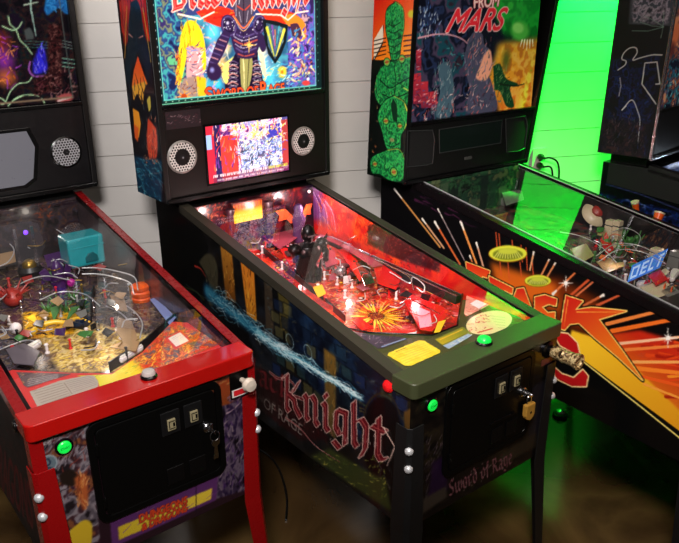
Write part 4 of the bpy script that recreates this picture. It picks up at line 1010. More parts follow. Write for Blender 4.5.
# ---- inside the middle machine
RED = (214, 30, 24)
def m2_inside():
    g = k.g
    # playfield bed with printed art
    A = Art(k.field, 0.034, W-0.034, 0.06, 1.13, 0.003, bg=(176, 30, 28))
    A.noise((226, 70, 30), 60, 81, 0.42, 0.62); A.noise((120, 14, 22), 50, 82, 0.5, 0.68, 0.9); A.noise((230, 120, 120), 40, 83, 0.58, 0.72, 0.7)
    A.strokes([(205, 208), (300, 205), (460, 290), (455, 325), (345, 328)], 700, [(240, 60, 40), (250, 130, 50), (150, 16, 24), (255, 190, 170), (200, 30, 60), (90, 14, 20), (250, 220, 120), (230, 40, 30)], (8, 30), (2, 6), 84)
    A.strokes([(300, 270), (345, 270), (400, 300), (350, 326), (320, 300)], 220, [(250, 170, 40), (110, 70, 20), (230, 60, 30), (70, 50, 40), (250, 210, 90), (150, 100, 60)], (10, 34), (2, 4), 85, ang=0.2, spread=0.8)
    A.strokes([(205, 208), (300, 205), (462, 292), (455, 326), (345, 328)], 420, [(40, 10, 14), (70, 16, 20), (20, 8, 10), (255, 230, 220), (90, 30, 20), (250, 200, 120)], (8, 26), (1.2, 3), 185)
    for i in range(40):
        rr_ = random.Random(i); u, v = rr_.uniform(230, 440), 0; v = 214+(u-215)*0.47+rr_.uniform(-14, 26)
        A.ring((u, v), 9, 9, 2.5, (30, 10, 12)); A.blob((u, v), 7, 7, rr_.choice([(250, 230, 220), (250, 200, 60), (255, 90, 70), (240, 150, 40)]), edge=0.2)
    # starburst
    c = k.field.px(376, 316); A.raw = True
    r = random.Random(2)
    for i in range(34):
        a = i*2*math.pi/34+r.uniform(-0.05, 0.05); L = r.uniform(0.07, 0.105)
        A.line([(c[0], c[1]), (c[0]+L*math.cos(a), c[1]+L*1.1*math.sin(a))], 13, r.choice([(250, 180, 30), (240, 120, 20), (255, 210, 70), (220, 60, 24)]), w1=3)
    for i in range(26):
        a = i*2*math.pi/26+0.1; L = r.uniform(0.04, 0.07)
        A.line([(c[0]+0.02*math.cos(a), c[1]+0.02*math.sin(a)), (c[0]+L*math.cos(a), c[1]+L*1.1*math.sin(a))], 4.5, (70, 20, 14), w1=1.5)
    for i in range(60):
        a = i*2*math.pi/60; L0 = r.uniform(0.05, 0.08); L = r.uniform(0.085, 0.12)
        A.line([(c[0]+L0*math.cos(a), c[1]+L0*1.1*math.sin(a)), (c[0]+L*math.cos(a), c[1]+L*1.1*math.sin(a))], 3, r.choice([(60, 16, 12), (250, 200, 120), (40, 30, 20)]), w1=1)
    A.line([c]*2, 44, (120, 40, 20)); A.raw = False
    A.strokes([(366, 310), (386, 310), (386, 322), (366, 322)], 22, [(60, 20, 16), (240, 160, 60), (30, 10, 10)], (6, 14), (2, 3), 86)
    for i in range(6): A.ring((334+4.6*i, 309-3.4*i), 8, 8, 2.5, (60, 60, 40)); A.blob((334+4.6*i, 309-3.4*i), 5, 5, (170, 160, 110))
    A.strokes([(380, 255), (462, 300), (455, 325), (430, 318), (395, 290)], 120, [(240, 40, 40), (120, 16, 30), (250, 120, 130), (90, 40, 60), (220, 30, 40)], (8, 24), (2, 5), 87)
    pf = A.sheet('playfield', art_mat('playfield_print', rough=0.25, coat=0.4), R2, label='red and orange printed playfield')
    k.pf = pf
    # right inner wall: red print with dark creatures
    s = Surf(P2, (W-0.033, 0, 0), (0, -1, 0), (0, 0, 1)); k.rwall = s
    B = Art(s, -1.13, -0.066, -0.06, 0.2, 0.003, bg=(206, 26, 20))
    B.noise((236, 80, 26), 70, 91, 0.45, 0.65); B.noise((170, 16, 20), 40, 92, 0.5, 0.7)
    B.poly([(300, 180), (322, 186), (330, 225), (300, 215)], (120, 60, 120), soft=12)
    for i in range(14): B.line(spline([(304+1.6*i, 186+i), (306+2.2*i, 200+i), (305+2.6*i, 220+i)]), 3, [(220, 190, 230), (90, 30, 90), (160, 90, 160)][i % 3], w1=2)
    B.strokes([(318, 196), (350, 204), (380, 232), (372, 246), (322, 228)], 130, [(250, 120, 40), (200, 50, 24), (110, 16, 20), (250, 160, 70)], (8, 26), (2, 4), 93, ang=1.9, spread=0.6)
    B.poly(spline([(368, 226), (384, 222), (400, 234), (420, 240), (438, 256), (442, 272), (420, 266), (396, 258), (368, 244)]), (44, 8, 12), 0.9, soft=4)
    B.strokes([(366, 222), (400, 230), (438, 252), (444, 276), (400, 264), (364, 248)], 260, [(40, 8, 12), (60, 14, 20), (120, 40, 44), (30, 6, 10), (170, 70, 50)], (5, 18), (1.5, 4), 94)
    B.grad([(440, 245), (533, 305), (533, 316), (440, 285)], (196, 14, 18), (120, 8, 14), (450, 262), (530, 312), soft=3)
    B.sheet('inner_side_art', side_m, R2, lo=lambda a: -0.058+0.06*(-a), hi=lambda a: g(-a)-0.011)
    s2 = Surf(P2, (0.033, 0, 0), (0, 1, 0), (0, 0, 1))
    B2 = Art(s2, 0.066, 1.13, -0.06, 0.2, 0.006, bg=(190, 24, 20)); B2.noise((236, 80, 26), 70, 95, 0.45, 0.65); B2.noise((80, 12, 16), 50, 96, 0.5, 0.7)
    B2.sheet('inner_side_art', side_m, R2, lo=lambda a: -0.058+0.06*a, hi=lambda a: g(a)-0.011)
    # backboard
    s = Surf(P2, (0, 1.13, 0), (1, 0, 0), (0, 0, 1))
    C = Art(s, 0.034, W-0.034, 0.005, 0.205, 0.0025, bg=(60, 14, 30))
    C.noise((150, 30, 40), 40, 101, 0.45, 0.62); C.noise((30, 14, 40), 40, 102, 0.48, 0.66)
    C.strokes([(194, 200), (230, 197), (232, 225), (205, 215)], 90, [(220, 60, 40), (120, 24, 60), (250, 150, 120), (60, 20, 50), (240, 110, 30)], (8, 24), (3, 6), 103)
    C.strokes([(262, 195), (296, 188), (300, 205), (262, 218)], 110, [(70, 26, 60), (200, 60, 50), (110, 50, 90), (40, 14, 40), (230, 100, 40)], (8, 26), (3, 6), 104, ang=1.3, spread=0.7)
    C.gain = 0.45
    C.sheet('backboard', side_m, R2)
    # lit gate panel in front of the backboard
    p0 = s.px(231.5, 222); p1 = s.px(259, 199)
    G = Art(Surf(P2, (0, 1.112, 0), (1, 0, 0), (0, 0, 1)), p0[0], p1[0], p0[1]-0.003, p1[1]+0.005, 0.002, bg=(226, 96, 14))
    G.raw = True; x0, x1, z0, z1 = G.a0, G.a1, G.b0, G.b1
    G.poly([(x0, z0), (x1, z0), (x1, z0+(z1-z0)*0.6), (x0, z0+(z1-z0)*0.6)], (255, 196, 40), soft=8)
    for i in range(9): xx = x0+(x1-x0)*(i+0.5)/9; G.line([(xx, z1), (xx+0.003, z0+(z1-z0)*0.66)], 4.5, (120, 40, 10), w1=1.5)
    G.line([(x0, z1-0.003), (x1, z1-0.003)], 6, (150, 50, 14)); G.raw = False
    b = MB(); b.box(x0-0.006, x1+0.006, 1.1125, 1.128, z0-0.006, z1+0.004); gb = b.build('lit_gate_panel', mat('gate_frame', (60, 14, 16), rough=0.4), pf, bevel=0.002, label='yellow lit gate panel on the backboard')
    G.gain = 0.35
    G.sheet('lit_face', art_mat('lit_gate_print', rough=0.3, emit=3.2), gb)
    for x in (x0-0.02, x1+0.02):
        q = MB(); q.lathe([(0.016, 0), (0.014, 0.02), (0.012, 0.15), (0.017, 0.165), (0.017, 0.175)], (x, 1.10, 0.008), (0, 0, 1), 12); q.build('gate_pillar', mat('dark_pillar', (46, 22, 34), rough=0.4), pf, smooth=True)
    # lamps shining down on the field (the machine's own lighting)
    bulb = mat('white_bulb', (255, 236, 236), rough=0.3, emit=1.6, emit_col=(255, 214, 214)); pink = mat('pink_bulb', (255, 150, 160), rough=0.3, emit=1.2, emit_col=(255, 110, 130)); redb = mat('red_bulb', (255, 60, 50), rough=0.3, emit=1.5, emit_col=(255, 40, 30))
    for x, y in ((0.05, 1.115), (0.20, 1.12), (0.365, 1.12), (0.52, 1.115)):
        q = MB(); q.ball((x, y, g(y)-0.018), 0.006, seg=10, rings=6); q.build('strip_bulb', bulb, pf, smooth=True)
    # creature at back right, with spread orange wings
    dk = mat('purple_figure', (70, 40, 84), rough=0.45); og = mat('orange_wing', (226, 84, 36), rough=0.4)
    p = F(k, 299, 233, 0.045); p = (p[0], p[1], k.field.O[2]+0.06*p[1]+0.0005); z = p[2]
    m = MB(); m.lathe([(0.02, 0), (0.026, 0.03), (0.02, 0.07), (0.028, 0.10), (0.016, 0.125), (0.019, 0.14), (0.012, 0.155), (0, 0.16)], (p[0], p[1], z), (0, 0, 1), 14); cr = m.build('winged_figure', dk, pf, smooth=True)
    m = MB()
    for sx in (-1, 1):
        m.prism([(0.01*sx, 0.10), (0.05*sx, 0.145), (0.085*sx, 0.14), (0.07*sx, 0.12), (0.075*sx, 0.10), (0.045*sx, 0.105), (0.03*sx, 0.085)], lambda a, b_, d: (p[0]+a, p[1]+d+abs(a)*0.3, z+b_), -0.003, 0.003)
    m.build('wing', og, cr, bevel=0.001)
    # armoured figure in the middle of the field
    iron = mat('blackened_iron', (24, 20, 22), rough=0.3, metal=0.6); silver = mat('figure_silver', (150, 145, 150), rough=0.3, metal=0.8)
    p = F(k, 309, 278, 0.0); X, Y, z = p
    grow = 1.22
    m = MB(); m.lathe([(0.030, 0), (0.034, 0.006), (0.022, 0.02), (0.020, 0.045), (0.030, 0.062), (0.036, 0.085), (0.030, 0.10), (0.012, 0.108), (0.011, 0.114), (0.017, 0.120), (0.019, 0.135), (0.014, 0.150), (0.004, 0.158), (0, 0.16)], (X, Y, z), (0, 0, 1), 18)
    for sx in (-1, 1):
        m.ball((X+sx*0.042, Y, z+0.096), 0.019, 0.019, 0.016, 12, 8)
        m.tube([(X+sx*0.043, Y, z+0.09), (X+sx*0.048, Y-0.012, z+0.068), (X+sx*0.03, Y-0.036, z+0.058)], 0.011, 8, 0.008)
        for j in range(3): m.cyl((X+sx*0.045, Y, z+0.1), (X+sx*(0.055+0.01*j), Y-0.01+0.01*j, z+0.125-0.008*j), 0.004, 0.0005, 8)
        m.tube([(X+sx*0.012, Y-0.004, z+0.03), (X+sx*0.018, Y-0.012, z+0.01), (X+sx*0.016, Y-0.02, z+0.0)], 0.011, 8, 0.008)
    m.v = [(X+(x-X)*grow*1.08, Y+(y-Y)*grow, z+(zz-z)*grow*0.98) for x, y, zz in m.v]
    rk = random.Random(4)
    for i in range(16):
        a = i*0.55; rr = 0.028+0.016*rk.random(); m.cyl((X+rr*math.cos(a), Y+rr*math.sin(a), z+0.0), (X+rr*1.25*math.cos(a+0.2), Y+rr*1.1*math.sin(a+0.2), z+0.025+0.035*rk.random()), 0.012, 0.002, 6)
    m.v = m.v[:0]+m.v
    fg = m.build('armored_figure', iron, pf, smooth=True, label='black armoured figure on the playfield')
    m = MB(); m.prism([(-0.026, 0.026), (0.026, 0.026), (0.024, -0.004), (0.0, -0.036), (-0.024, -0.004)], lambda a, b_, d: (X-0.055+a, Y-0.058+d-abs(a)*0.0, z+0.065+b_), -0.004, 0.0); m.v = [(X+(x-X)*grow*1.08, Y+(y-Y)*grow, z+(zz-z)*grow*0.98) for x, y, zz in m.v]; m.build('shield', mat('shield_iron', (34, 30, 32), rough=0.25, metal=0.7), fg, bevel=0.002)
    m = MB(); m.ball((X+0.05, Y-0.075, z+0.03), 0.014, seg=12, rings=8)
    for i in range(12):
        a = i*0.9; b_ = -1+2*i/11; rr = math.sqrt(max(0, 1-b_*b_)); d = (rr*math.cos(a*2.4), rr*math.sin(a*2.4), b_)
        m.cyl((X+0.05+d[0]*0.012, Y-0.075+d[1]*0.012, z+0.03+d[2]*0.012), (X+0.05+d[0]*0.024, Y-0.075+d[1]*0.024, z+0.03+d[2]*0.024), 0.004, 0.0004, 6)
    m.tube([(X+0.05, Y-0.05, z+0.062), (X+0.055, Y-0.066, z+0.058), (X+0.05, Y-0.074, z+0.042)], 0.002, 6); m.v = [(X+(x-X)*grow*1.08, Y+(y-Y)*grow, z+(zz-z)*grow*0.98) for x, y, zz in m.v]; m.build('mace', silver, fg, smooth=True)
    m = MB(); m.box(X-0.012, X+0.012, Y-0.0195, Y-0.016, z+0.127, z+0.131); m.box(X-0.002, X+0.002, Y-0.0205, Y-0.016, z+0.118, z+0.131); m.v = [(X+(x-X)*grow*1.08, Y+(y-Y)*grow, z+(zz-z)*grow*0.98) for x, y, zz in m.v]; m.build('visor', silver, fg)
    p = F(k, 329, 272, 0.0); m = MB(); m.box(p[0]-0.016, p[0]+0.016, p[1]-0.012, p[1]+0.012, p[2]+0.0005, p[2]+0.05); bx = m.build('grey_tower_toy', mat('worn_grey_plastic', (170, 160, 160), rough=0.4, grain=0.2), pf, bevel=0.004)
    for i in range(3): m = MB(); m.box(p[0]-0.0165, p[0]+0.0165, p[1]-0.0128, p[1]+0.0128, p[2]+0.010+0.013*i, p[2]+0.014+0.013*i); m.build('tower_band', iron, bx)
    p = F(k, 344, 276, 0.0); m = MB(); m.lathe([(0.022, 0.0005), (0.022, 0.01), (0.012, 0.014), (0.012, 0.03), (0.02, 0.034), (0.02, 0.04), (0, 0.041)], p, (0, 0, 1), 18); m.build('dark_spool', iron, pf, smooth=True)
    # posts, lamps, targets, plastics
    wht = mat('white_nylon', (226, 214, 214), rough=0.35); rdp = mat('red_post', (200, 24, 24), rough=0.3); clr = glass_mat('clear_plastic', (1.0, 0.86, 0.88), refl=1.2, ior=1.45); rsheet = glass_mat('red_clear_plastic', (0.95, 0.22, 0.2), refl=1.2)
    ylw = mat('yellow_plastic', (236, 186, 40), rough=0.35); redp = mat('red_plastic_sheet', (206, 26, 26), rough=0.25, coat=0.4); pnk = mat('pink_plastic_sheet', (150, 60, 76), rough=0.25, coat=0.4)
    for u, v in ((243, 232), (252, 240), (262, 246), (273, 252), (282, 262), (330, 270), (337, 277), (348, 270), (352, 280), (318, 284), (325, 296), (345, 290), (408, 306), (441, 309), (432, 322), (270, 228), (282, 236)): post(k, pf, u, v, wht if (u+v) % 3 else rdp)
    for u, v in ((240, 236), (249, 228), (258, 234), (266, 240), (276, 232), (288, 244), (296, 268), (360, 262), (380, 268), (396, 276), (426, 312), (436, 316), (330, 255), (300, 285)): lamp(k, pf, u, v, (bulb, pink, redb)[(u*7+v) % 3])
    for u, v, a in ((268, 228, 0.2), (277, 226, 0.2), (286, 223, 0.2), (322, 262, 0.5), (331, 262, 0.5), (347, 280, -0.3)): target(k, pf, u, v, wht if u > 300 else redp, ang=a)
    plastic(k, pf, [(229, 219), (243, 214), (250, 222), (238, 227)], ylw, 0.03, label='yellow plastic')
    plastic(k, pf, [(236, 224), (262, 216), (278, 224), (262, 236), (250, 236)], redp, 0.034); plastic(k, pf, [(262, 236), (290, 226), (300, 236), (280, 250)], pnk, 0.034)
    plastic(k, pf, [(280, 250), (292, 246), (300, 262), (290, 266)], redp, 0.03)
    plastic(k, pf, [(322, 252), (334, 250), (338, 264), (326, 268)], pnk, 0.05); plastic(k, pf, [(344, 266), (354, 266), (357, 276), (348, 278)], clr, 0.035)
    plastic(k, pf, [(313, 288), (322, 285), (326, 294), (318, 298)], ylw, 0.03, label='yellow plastic')
    # slingshot at right, lit white and pink
    sl = plastic(k, pf, [(404, 302), (412, 296), (444, 308), (446, 318), (432, 332), (420, 330)], redp, 0.036, label='red slingshot plastic')
    s5 = k.field.lift(0.0395)
    m = MB().prism(s5.pts([(416, 306), (430, 312), (432, 326), (420, 328)]), lambda a, b_, d: s5.at(a, b_, d), 0, 0.001); m.build('lit_inlay', mat('pink_lit_inlay', (226, 150, 170), rough=0.3, emit=0.1, emit_col=(255, 170, 190)), sl)
    m = MB().prism(s5.pts([(438, 322), (446, 320), (440, 332), (434, 333)]), lambda a, b_, d: s5.at(a, b_, d), 0, 0.001); m.build('yellow_inlay', ylw, sl)
    sl2 = plastic(k, pf, [(352, 322), (360, 318), (374, 329), (362, 331)], redp, 0.03, label='red slingshot plastic')
    # clear curved ramp along the right, steel trough below it
    ramp = MB(); sf = k.field.lift(0.05)
    cl = spline(sf.pts([(318, 236), (334, 240), (350, 248), (366, 258), (378, 266)]), 6)
    for a, b_ in zip(cl[:-1], cl[1:]):
        d = np.array([b_[0]-a[0], b_[1]-a[1]]); n = np.array([-d[1], d[0]]); n = n/np.linalg.norm(n)*0.02
        ramp.hexa([sf.at(a[0]-n[0], a[1]-n[1], -0.002), sf.at(b_[0]-n[0], b_[1]-n[1], -0.002), sf.at(b_[0]+n[0], b_[1]+n[1], -0.002), sf.at(a[0]+n[0], a[1]+n[1], -0.002),
                   sf.at(a[0]-n[0], a[1]-n[1], 0.001), sf.at(b_[0]-n[0], b_[1]-n[1], 0.001), sf.at(b_[0]+n[0], b_[1]+n[1], 0.001), sf.at(a[0]+n[0], a[1]+n[1], 0.001)])
    ramp.build('ramp', pnk, pf, label='pale pink ramp')
    m = MB(); q0 = F(k, 364, 262, 0.04); q1 = F(k, 370, 284, 0.03)
    m.hexa([(q0[0]-0.022, q0[1]+0.02, q0[2]-0.006), (q0[0]+0.022, q0[1]+0.02, q0[2]-0.006), (q1[0]+0.022, q1[1], q1[2]-0.006), (q1[0]-0.022, q1[1], q1[2]-0.006),
            (q0[0]-0.022, q0[1]+0.02, q0[2]), (q0[0]+0.022, q0[1]+0.02, q0[2]), (q1[0]+0.022, q1[1], q1[2]), (q1[0]-0.022, q1[1], q1[2])]); m.build('ramp_flap', steel, pf, bevel=0.001, label='steel ramp entry flap')
    plastic(k, pf, [(372, 262), (384, 266), (402, 278), (396, 290), (378, 284)], redp, 0.04)
    plastic(k, pf, [(340, 252), (350, 254), (366, 270), (360, 282), (350, 268)], redp, 0.03)
    # plunger lane wall with steel edges, wire loops
    dkw = mat('lane_wood', (16, 8, 10), rough=0.45)
    y0, y1 = 0.345, 1.02; z = lambda y: -0.06+0.06*y
    m = MB(); m.hexa([(0.518, y0, z(y0)), (0.545, y0, z(y0)), (0.545, y1, z(y1)), (0.518, y1, z(y1)), (0.522, y0, -0.012), (0.545, y0, -0.012), (0.545, y1, 0.018), (0.522, y1, 0.018)]); m.build('plunger_lane', dkw, pf, bevel=0.002, label='dark shooter lane wall')
    for x in (0.523, 0.543):
        m = MB(); m.tube([(x, y0, -0.010), (x, (y0+y1)/2, 0.006), (x, y1, 0.021)], 0.0018, 6); m.build('wire_rail', steel, pf, smooth=True)
    wire(k, pf, [(326, 236, 0.055), (338, 240, 0.06), (366, 254, 0.06), (398, 270, 0.055), (410, 278, 0.05), (414, 290, 0.03)], steel)
    wire(k, pf, [(390, 272, 0.05), (409, 283, 0.055), (413, 277, 0.06), (424, 285, 0.06), (423, 292, 0.05), (417, 288, 0.05)], wire_m, r=0.0018)
    wire(k, pf, [(404, 300, 0.04), (412, 300, 0.04), (440, 314, 0.04)], steel)
    wire(k, pf, [(338, 247, 0.06), (348, 240, 0.07), (356, 236, 0.08)], steel); wire(k, pf, [(330, 236, 0.07), (346, 243, 0.07), (352, 244, 0.075)], steel)
    wall_strip(k, pf, [(214, 213), (250, 242), (284, 270), (318, 298), (345, 322)], dkw, 0.022, label='dark left lane guide')
    wall_strip(k, pf, [(300, 288), (322, 305), (344, 318)], steel, 0.018)
    rc = random.Random(21)
    for i in range(90):
        t_ = rc.random(); u = 215+t_*215+rc.uniform(-6, 30); v = 214+t_*100+rc.uniform(-14, 12)
        if v < 205 or v > 326 or u > 440: continue
        c0 = rc.random()
        if c0 < 0.34:
            a = rc.uniform(0, 6.3); r_ = rc.uniform(5, 12); wire(k, pf, [(u, v), (u+r_*math.cos(a), v+0.6*r_*math.sin(a)), (u+r_*1.6*math.cos(a+0.5), v+0.9*r_*math.sin(a+0.5))], rc.choice([wire_m, wire_m, dkw, rdp]), rc.uniform(0.02, 0.06), 0.0015)
        elif c0 < 0.7: post(k, pf, u, v, rc.choice([wht, wire_m, rdp, dkw, dkw]), rc.uniform(0.016, 0.036), 0.004)
        elif abs(u-376) > 26 or abs(v-314) > 18:
            a = rc.uniform(0, 6.3); P = [(u+rc.uniform(3, 8)*math.cos(a+j*1.57), v+rc.uniform(2, 5)*math.sin(a+j*1.57)) for j in range(4)]
            plastic(k, pf, P, rc.choice([redp, redp, dkw, dkw, pnk, iron, rsheet]), rc.uniform(0.012, 0.04), 0.002)
    fw = mat('red_flipper', (214, 40, 34), rough=0.3); fr = mat('flipper_rubber', (230, 220, 220), rough=0.6)
    flipper(k, pf, 0.185, 0.288, -0.42, fw, fr); flipper(k, pf, 0.372, 0.288, math.pi+0.42, fw, fr)
    # apron with cards
    ol = mat('olive_apron', (62, 66, 34), rough=0.35)
    s = k.apron; top = [s.px(*q) for q in ((345, 328), (370, 333), (432, 335.6), (457, 326), (463, 292))]
    out = [(0.034, 0.058), (W-0.034, 0.058), (W-0.034, top[4][1]-0.07), (0.515, top[4][1]-0.04), top[4], top[3], top[2], top[1], (0.04, top[0][1]), (0.034, top[0][1])]
    ap = MB().prism(out, lambda a, b_, d: s.at(a, b_, d), -0.022, 0.0).build('apron', ol, R2, bevel=0.001)
    m = MB(); e = [top[0], top[1], top[2], top[3], top[4]]
    m.tube([s.at(a, b_, 0.001) for a, b_ in e], 0.0032, 6); m.build('apron_edge', black_gloss, ap, smooth=True)
    def card(L, h, paint, name='instruction_card', label=None, bg=(220, 190, 40)):
        P = s.pts(L); a = [p[0] for p in P]; b_ = [p[1] for p in P]
        A = Art(s, min(a), max(a), min(b_), max(b_), 0.0014, bg=bg); paint(A)
        Pn = np.array(P)
        def keep(x, y):
            ins = np.zeros(len(x), bool)
            for (ax, ay), (bx, by) in zip(Pn, np.roll(Pn, -1, 0)):
                if ay == by: continue
                ins ^= ((ay > y) != (by > y)) & (x < (bx-ax)*(y-ay)/(by-ay)+ax)
            return ins
        na = max(2, int((A.a1-A.a0)/A.res)); nb = max(2, int((A.b1-A.b0)/A.res))
        AA, BB = np.meshgrid(np.linspace(A.a0, A.a1, na+1), np.linspace(A.b0, A.b1, nb+1))
        return A._link(name, card_m, ap, AA, BB, h, label, keep)
    def p_y(A):
        A.noise((232, 206, 60), 20, 111, 0.4, 0.6)
        for i in range(6):
            t = i/5
            A.line([(394+5*t*2.2, 354+t*9.5), (424+3.0*t*3, 344+t*8)], 1.6, (120, 100, 24), alpha=0.55)
        A.line([(396, 352), (406, 348)], 3.2, (140, 90, 20))
    card([(387.5, 355.5), (389, 353), (419, 340.5), (424, 341), (440, 350.5), (440, 353), (411, 366), (405, 366)], 0.001, p_y, label='yellow instruction card')
    def p_m(A):
        A.grad([(436, 340), (466, 327), (470, 332), (442, 345)], (170, 150, 30), (110, 124, 30), (440, 340), (468, 330))
        A.line([(440, 340), (462, 330)], 5, (210, 170, 40)); A.poly([(441, 347), (468, 334), (474, 336), (449, 349)], (150, 170, 190)); A.strokes([(446, 345), (472, 334), (472, 337), (449, 348)], 24, [(220, 220, 180), (90, 120, 170), (236, 230, 200)], (5, 10), (1.5, 3), 112)
    card([(434.5, 339.5), (462.5, 327), (473, 335), (449, 349.5), (443, 346)], 0.001, p_m, label='yellow and pale blue card', bg=(120, 120, 40))
    def p_r(A):
        A.noise((226, 210, 150), 30, 113, 0.4, 0.6); A.strokes([(464, 327), (478, 316), (490, 314), (488, 332), (470, 332)], 46, [(206, 60, 50), (230, 190, 150), (170, 40, 40), (240, 220, 170)], (8, 18), (2, 5), 114)
        for i in range(5): A.line([(490+2*i, 316+3*i), (505, 318+2.6*i)], 1.5, (130, 130, 60))
        A.line([(478, 333), (492, 329)], 6, (200, 60, 50))
    el = [(489+23*math.cos(t), 323+11.5*math.sin(t)+(-3.5*math.cos(t))) for t in np.linspace(0, 2*math.pi, 28)[:-1]]
    card(el, 0.0012, p_r, label='round cream and red card', bg=(222, 206, 150))
    def p_t(A):
        A.strokes([(466, 297), (488, 304), (480, 314), (464, 318)], 46, [(216, 120, 100), (240, 220, 200), (170, 60, 50), (90, 110, 60)], (6, 16), (2, 5), 115)
        A.poly([(470, 304), (478, 299), (487, 304), (479, 309)], (236, 232, 230))
    card([(466.5, 296), (476, 296), (492, 304), (466, 317), (464, 314)], 0.0012, p_t, label='white and red printed corner', bg=(210, 150, 130))
    def p_l(A):
        A.strokes([(350, 331), (392, 338), (386, 350), (372, 342)], 50, [(70, 60, 80), (120, 100, 120), (40, 40, 60), (150, 130, 140)], (8, 20), (2, 4), 116, ang=0.3, spread=0.6); A.line([(382, 347), (405, 339)], 5, (120, 140, 170))
    card([(351, 331), (370, 335), (398, 337), (408, 339), (384, 348), (378, 349)], 0.001, p_l, label='dark blue printed corner', bg=(56, 50, 66))
    m = MB(); q = s.pts([(500, 309), (508, 305), (527, 316), (520, 319)]); m.prism(q, lambda a, b_, d: s.at(a, b_, d), 0.0002, 0.002); m.build('lane_window', mat('dark_blue_plate', (28, 32, 56), rough=0.3), ap)
m2_inside()
for x, y, p_, c in ((0.12, 1.02, 1.2, (1, 0.75, 0.72)), (0.29, 1.04, 1.2, (1, 0.7, 0.68)), (0.46, 1.02, 1.5, (1, 0.72, 0.75)), (0.1, 0.7, 1.2, (1, 0.62, 0.6)), (0.40, 0.72, 0.9, (1, 0.55, 0.5)), (0.17, 0.45, 0.7, (1, 0.62, 0.5)), (0.40, 0.40, 0.6, (1, 0.55, 0.55)), (0.46, 0.22, 0.05, (1, 0.6, 0.55))):
    point('playfield_bulb_light', P2.world((x, y, k.g(y)-0.03)), p_*0.62, c, 0.012)

# ---- controls on the middle machine
dot = mat('red_button', (214, 26, 30), rough=0.25, emit=0.08)
m = MB(); m.lathe([(0.017, 0), (0.017, 0.004), (0.0135, 0.006), (0.0135, 0.010), (0.010, 0.0125), (0, 0.0125)], (0.0, 0.09, -0.039), (-1, 0, 0), 20); m.build('flipper_button', dot, R2, smooth=True, label='red flipper button')
m = MB(); m.lathe([(0.017, 0), (0.017, 0.004), (0.0135, 0.006), (0.0135, 0.010), (0.010, 0.0125), (0, 0.0125)], (W, 0.09, -0.039), (1, 0, 0), 20); m.build('flipper_button', dot, R2, smooth=True, label='red flipper button')
c = k.top.lift(0.003).px(484, 343)
m = MB(); m.lathe([(0.023, 0), (0.023, 0.005), (0.020, 0.008), (0, 0.008)], (c[0], c[1], 0.002), (0, 0, 1), 24); bt = m.build('action_button', black_gloss, k.bar, smooth=True)
m = MB(); m.lathe([(0.019, 0.006), (0.019, 0.012), (0.016, 0.018), (0.008, 0.022), (0, 0.0225)], (c[0], c[1], 0.002), (0, 0, 1), 24); m.build('lit_cap', MATS['green_button'], bt, smooth=True, label='lit green button cap')
# plunger with a sleeve of printed metal
pl = MB(); pl.lathe([(0.026, 0), (0.026, 0.004), (0.016, 0.008), (0.016, 0.02)], (0.545, 0.012, -0.078), (0, -1, 0), 20); plo = pl.build('plunger', dark_steel, R2, smooth=True)
ps = art_mat('engraved_sleeve', rough=0.3)
s_ = MB(); s_.lathe([(0.0, 0.018), (0.017, 0.018), (0.019, 0.024), (0.019, 0.05), (0.021, 0.055), (0.019, 0.06), (0.020, 0.085), (0.0235, 0.095), (0.0235, 0.104), (0.017, 0.105), (0.015, 0.098), (0.0, 0.097)], (0.545, 0.012, -0.078), (0, -1, 0), 24)
def sleeve_mat():
    m = bpy.data.materials.new('engraved_metal'); m.use_nodes = True; nt = m.node_tree; b = nt.nodes['Principled BSDF']
    n, r = noise_color(nt, 90, [(0.35, (30, 24, 18)), (0.48, (150, 120, 80)), (0.58, (240, 214, 160)), (0.7, (60, 46, 30))], detail=3, dist=0.6)
    nt.links.new(r.outputs['Color'], b.inputs['Base Color']); b.inputs['Metallic'].default_value = 0.35; b.inputs['Roughness'].default_value = 0.35; return m
s_.build('plunger_sleeve', sleeve_mat(), plo, smooth=True, label='engraved brass and black plunger sleeve')
pp = MB(); pp.box(0.520, 0.570, 0.0105, 0.0122, -0.125, -0.105); pp.build('plunger_plate', mat('red_silver_plate', (110, 60, 60), rough=0.3, metal=0.5), plo)
# bill slot bar on the coin door
m = MB(); m.box(0.30, 0.40, -0.001, 0.004, -0.232, -0.224); m.build('door_bar', dark_steel, k.door_frame, bevel=0.001)
# ================================================================== the red machine at left
P1 = Pose(-0.795, 0.381, 0.001, 0.012)
red_rail = mat('dark_red_rail', (120, 10, 14), rough=0.28, coat=0.4)
red_bar = mat('red_powder_coat', (160, 14, 10), rough=0.18, coat=0.6, grain=0.05)
red_leg = mat('red_leg_paint', (132, 8, 10), rough=0.28, coat=0.4)
mat('panel_pinball_machine.001', (10, 8, 10), rough=0.35, grain=0.1)
k1 = machine('pinball_machine', 'pinball machine with bright red lockdown bar, rails and legs, leftmost of the row', P1, 10.838, red_rail, red_bar, red_leg, rail_w=0.022)
k = k1; R1 = k.root
backbox(k, split=0.524, frame_m=mat('black_head_paint', (15, 12, 12), rough=0.4))

